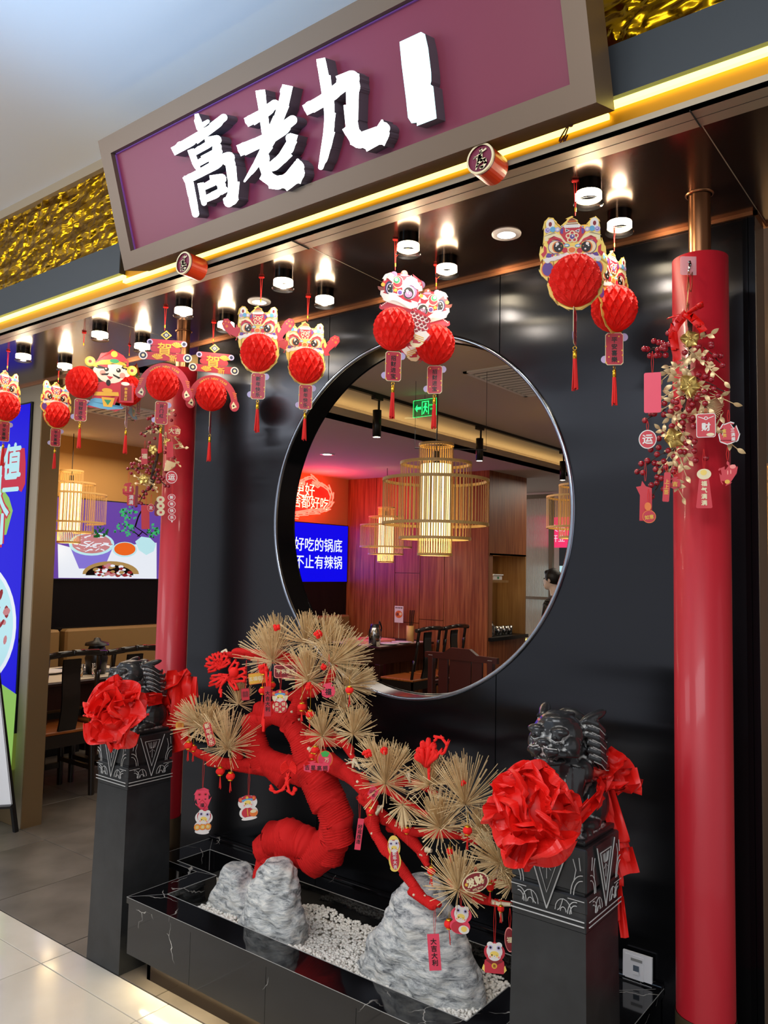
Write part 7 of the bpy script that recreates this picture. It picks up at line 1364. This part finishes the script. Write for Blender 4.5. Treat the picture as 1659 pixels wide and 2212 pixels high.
bouquet((352, 870), [l8(760, 400), l8(730, 700), l8(700, 900), l8(650, 1080), l8(600, 1250), l8(610, 1350), l8(480, 1500)],
  [(l8(410, 450), l8(740, 370), [l8(*p) for p in ((550, 195), (580, 185), (632, 150), (690, 75), (630, 280), (540, 365), (575, 345), (650, 340), (705, 325), (435, 450), (650, 415), (495, 480), (665, 530), (575, 600))]),
   (l8(180, 1045), l8(680, 1075), [l8(*p) for p in ((205, 1045), (265, 965), (315, 955), (280, 1015), (350, 1065), (265, 1125), (390, 1110), (430, 870), (520, 820), (635, 825), (580, 860), (565, 675), (490, 915), (630, 925), (455, 965), (395, 975), (410, 1000), (560, 930), (590, 1010), (455, 1035), (545, 1065), (525, 1105), (470, 1145), (575, 1125))]),
   (l8(850, 1330), l8(620, 1150), [l8(*p) for p in ((750, 960), (740, 1070), (725, 1140), (830, 1055), (855, 1095), (695, 1065), (650, 1200), (770, 1185), (830, 1195), (710, 1275), (745, 1275), (720, 1215), (800, 1225), (845, 1340), (900, 1345), (990, 860), (860, 690), (840, 770), (1010, 130), (950, 220))]),
   (l8(340, 1690), l8(600, 1360), [l8(*p) for p in ((555, 1370), (550, 1400), (635, 1405), (465, 1435), (520, 1475), (480, 1540), (405, 1515), (405, 1620), (440, 1640), (345, 1680))])],
  [(l8(700, 330), l8(520, 440), 5, 7), (l8(820, 480), l8(700, 380), 4, 7), (l8(960, 720), l8(1180, 690), 6, 9), (l8(980, 880), l8(1080, 980), 4, 7), (l8(960, 480), l8(1080, 600), 4, 7), (l8(580, 1300), l8(340, 1180), 6, 8), (l8(580, 1350), l8(380, 1300), 5, 8), (l8(620, 1320), l8(700, 1420), 4, 8), (l8(560, 1000), l8(380, 900), 4, 7), (l8(820, 130), l8(960, 60), 4, 8), (l8(900, 650), l8(860, 480), 4, 7)],
  [(*l8(640, 720), 12, 0), (*l8(880, 600), 10, 0), (*l8(480, 1230), 13, 0)], YL, 'bouquet of dark red berries and gold leaves hanging beside the left red column', (*l8(870, 900), 24, -100, -20), br=3.7, seed=8)
G4 = 'charm cards on the right bouquet'; G5 = 'charm cards on the left bouquet'
def rc(x, y, lab, w_, h_, d, roll=0, s_=20, Y=2.19): charm(x, y, Y, lab, w_, h_, d, roll, s_, group=G4)
rc(1409.5, 848, 'plain red rectangular card hanging left of the right column', 35, 88, d_rect('card_rose', None, '', 'x', True, .22), 0, 48)
rc(1399, 949, 'round red charm with one white character and white rim, left of the right column', 37, 41, d_oval('card_white', 'card_tag', '运', 'card_white', 1.1), 0, 20)
def d_cai(g, w, h): d_rect('card_white', 'card_tag', '', 'x', True, .25, edge=.93)(g, w, h); g.text('财', (0, -h*.12), h*.72, 'card_white', CARD, .03, .0014); g.disc((0, h*.6), w*.2, 'card_white', 2); g.disc((0, h*.6), w*.12, 'card_tag', 3); g.disc((w*.45, -h*.78), (w*.42, h*.14), 'card_cream', 2); g.art([(-w*.8, h*.78), (0, h*.55), (w*.8, h*.78), (w*.8, h*.72), (0, h*.48), (-w*.8, h*.72)], 'card_white', 1.5)
rc(1525, 919, 'red envelope shaped charm with one big white character on the right bouquet', 39, 52, d_cai, 0, 12, 2.175)
rc(1574, 936, 'red money bag charm with two columns of characters, right side of the right bouquet', 44, 48, d_pouch('card_white', 'card_tag', ['富贵', '三满屋'], 'card_white'), 4, 26)
def d_trap(g, w, h):
    g.art([(-w*.6, h*.5), (w*.6, h*.5), (w, -h*.95), (w*.85, -h), (-w*.85, -h), (-w, -h*.95)], 'card_tag', 0, None, .0012); g.disc((0, h*.72), (w*.88, h*.27), 'card_cream', 1, None, 24, .0012); g.disc((-w*.05, h*.8), (w*.4, h*.14), 'card_yellow', 2); vtext(g, '福气满满', 0, h*.38, h*.28, 'card_cream', 2, .03, 1.15)
rc(1521, 1055, 'red flared charm with cream hat and four characters on the right column', 33, 86, d_trap, 0, 44, 2.19)
def d_hand(g, w, h):
    g.art([(v.x, v.y) for v in cat([Vector(a) for a in ((-w*.5, -h), (-w*.2, -h*.7), (w*.3, -h*.9), (w*.75, -h*.2), (w, h*.5), (w*.7, h*.75), (w*.35, h*.65), (w*.15, h*.75), (w*.05, h*1.0), (-w*.1, h*.95), (-w*.2, h*.3), (-w*.7, h*.45), (-w*.95, h*.3), (-w*.6, -h*.1), (-w*.75, -h*.5))], 3)], 'card_tag', 0, None, .0012)
    g.disc((w*.5, h*.55), (w*.3, h*.18), 'card_blush', 1); g.disc((-w*.05, -h*.75), (w*.26, h*.18), 'card_gold', 1); g.disc((w*.0, h*.05), (w*.06, h*.2), 'card_blush', 1); g.disc((w*.3, h*.1), (w*.06, h*.2), 'card_blush', 1)
rc(1572, 1022, 'red hand shaped charm hanging right of the right column', 40, 50, d_hand, 0, 28)
def d_star(g, w, h): g.art([(-w*.2, h), (w*.2, h*.72), (w*.9, h*.6), (w*.7, -h*.6), (w*.2, -h), (-w*.9, -h*.95), (-w*.6, h*.3), (-w, h*.72), (-w*.4, h*.75)], 'card_tag', 0, None, .0012)
rc(1394, 1082, 'plain red horse shaped charm, lowest left of the right bouquet', 34, 88, d_star, 4, 42)
def d_gourd(g, w, h): g.disc((0, -h*.35), (w, h*.62), 'card_orange', 0, None, 20, .001); g.disc((0, -h*.35), (w*.9, h*.55), 'card_red', 1); g.disc((w*.05, h*.6), (w*.5, h*.4), 'card_orange', 2, None, 20, .001); g.text('如意', (0, -h*.4), w*.7, 'card_gold', CARD, .02, .0014)
rc(1401, 1108, 'orange red gourd charm in front of the plain horse charm', 28, 46, d_gourd, 8, 30, 2.175)
rc(1440, 1052, 'narrow red upright charm under the lower berries of the right bouquet', 14, 64, d_rect('card_red', 'card_tag', '上上签', 'card_gold', True, .4), -4, 20, 2.18)
rc(1458, 1043, 'small red bag charm with gold mark behind the narrow red charm', 24, 26, d_pouch('card_red', 'card_tag', ['吉'], 'card_gold'), 0, 14, 2.2)
def lc(x, y, lab, w_, h_, d, roll=0, s_=10, Y=2.22): charm(x, y, Y, lab, w_, h_, d, roll, s_, group=G5)
lc(377, 931, 'red fan shaped charm with two gold characters at upper right of the left bouquet', 26, 24, d_oval('card_orange', 'card_red', '大吉', 'card_cream', 1.1), 0, 12)
lc(367, 971, 'plain dark red card behind the tassel on the left bouquet', 14, 34, d_rect('card_tag', None, '', 'x', True, .3), 4, 16); lc(312, 986, 'red card with pale character and disc, left side of the left bouquet', 13, 34, d_rect('card_red', 'card_tag', '福', 'card_cream', True, .2, .7), 2, 18)
lc(370.5, 1031, 'round red charm with one white character beside the left red column', 24, 27, d_oval('card_white', 'card_tag', '运', 'card_white', 1.1), 0, 10)
lc(277, 1057, 'dark red money bag charm at far left of the left bouquet', 25, 29, d_pouch('card_red', 'card_tag', ['富贵', '满屋'], 'card_cream'), 0, 24); lc(283, 1080, 'red flared charm with white characters under the money bag', 16, 24, d_rect('card_red', 'card_tag', '满满', 'card_white', True, .1), 0, 14)
lc(295, 1071, 'thin dark red stick charm beside the money bag', 6, 44, d_rect('card_dark', None, '', 'x', True, .9), 0, 12)
def d_coins(g, w, h):
    for i in (0, 1, 2): y = h*(.66-.66*i); g.disc((0, y), (w, h*.36), 'card_cream', i*.5, None, 20, .001); g.art([(-w*.3, y-h*.11), (w*.3, y-h*.11), (w*.3, y+h*.11), (-w*.3, y+h*.11)], 'card_tag', i*.5+1)
lc(347, 1093, 'three cream coins in a column, left edge of the left red column', 17, 42, d_coins, 3, 22); lc(340, 1098, 'dark red back of a charm behind the three coins', 12, 34, d_rect('card_dark', None, '', 'x', True, .9), 0, 30, 2.24)
def d_four(g, w, h):
    for i, ch in enumerate('新年快乐'): y = h*(.78-.52*i); g.disc((0, y), (w, h*.25), 'card_white', i*.5, None, 20, .001); g.disc((0, y), (w*.88, h*.22), 'card_red', i*.5+1); g.text(ch, (0, y), w*.95, 'card_white', CARD, .03, .0016+.0002*i)
    g.disc((0, -h*1.08), (w*.2, h*.09), 'card_white', 1)
lc(371, 1096, 'four small red discs with white characters on the left red column', 16, 56, d_four, 3, 24)
lc(314, 1117, 'plain red rectangular card lowest on the left bouquet', 17, 52, d_rect('card_tag', None, '', 'x', True, .2), 3, 18); lc(326, 1097, 'red heart shaped charm with white mark behind the lowest plain card', 15, 18, d_oval('card_blush', 'card_red', '发', 'card_white', .9), 0, 20, 2.23)
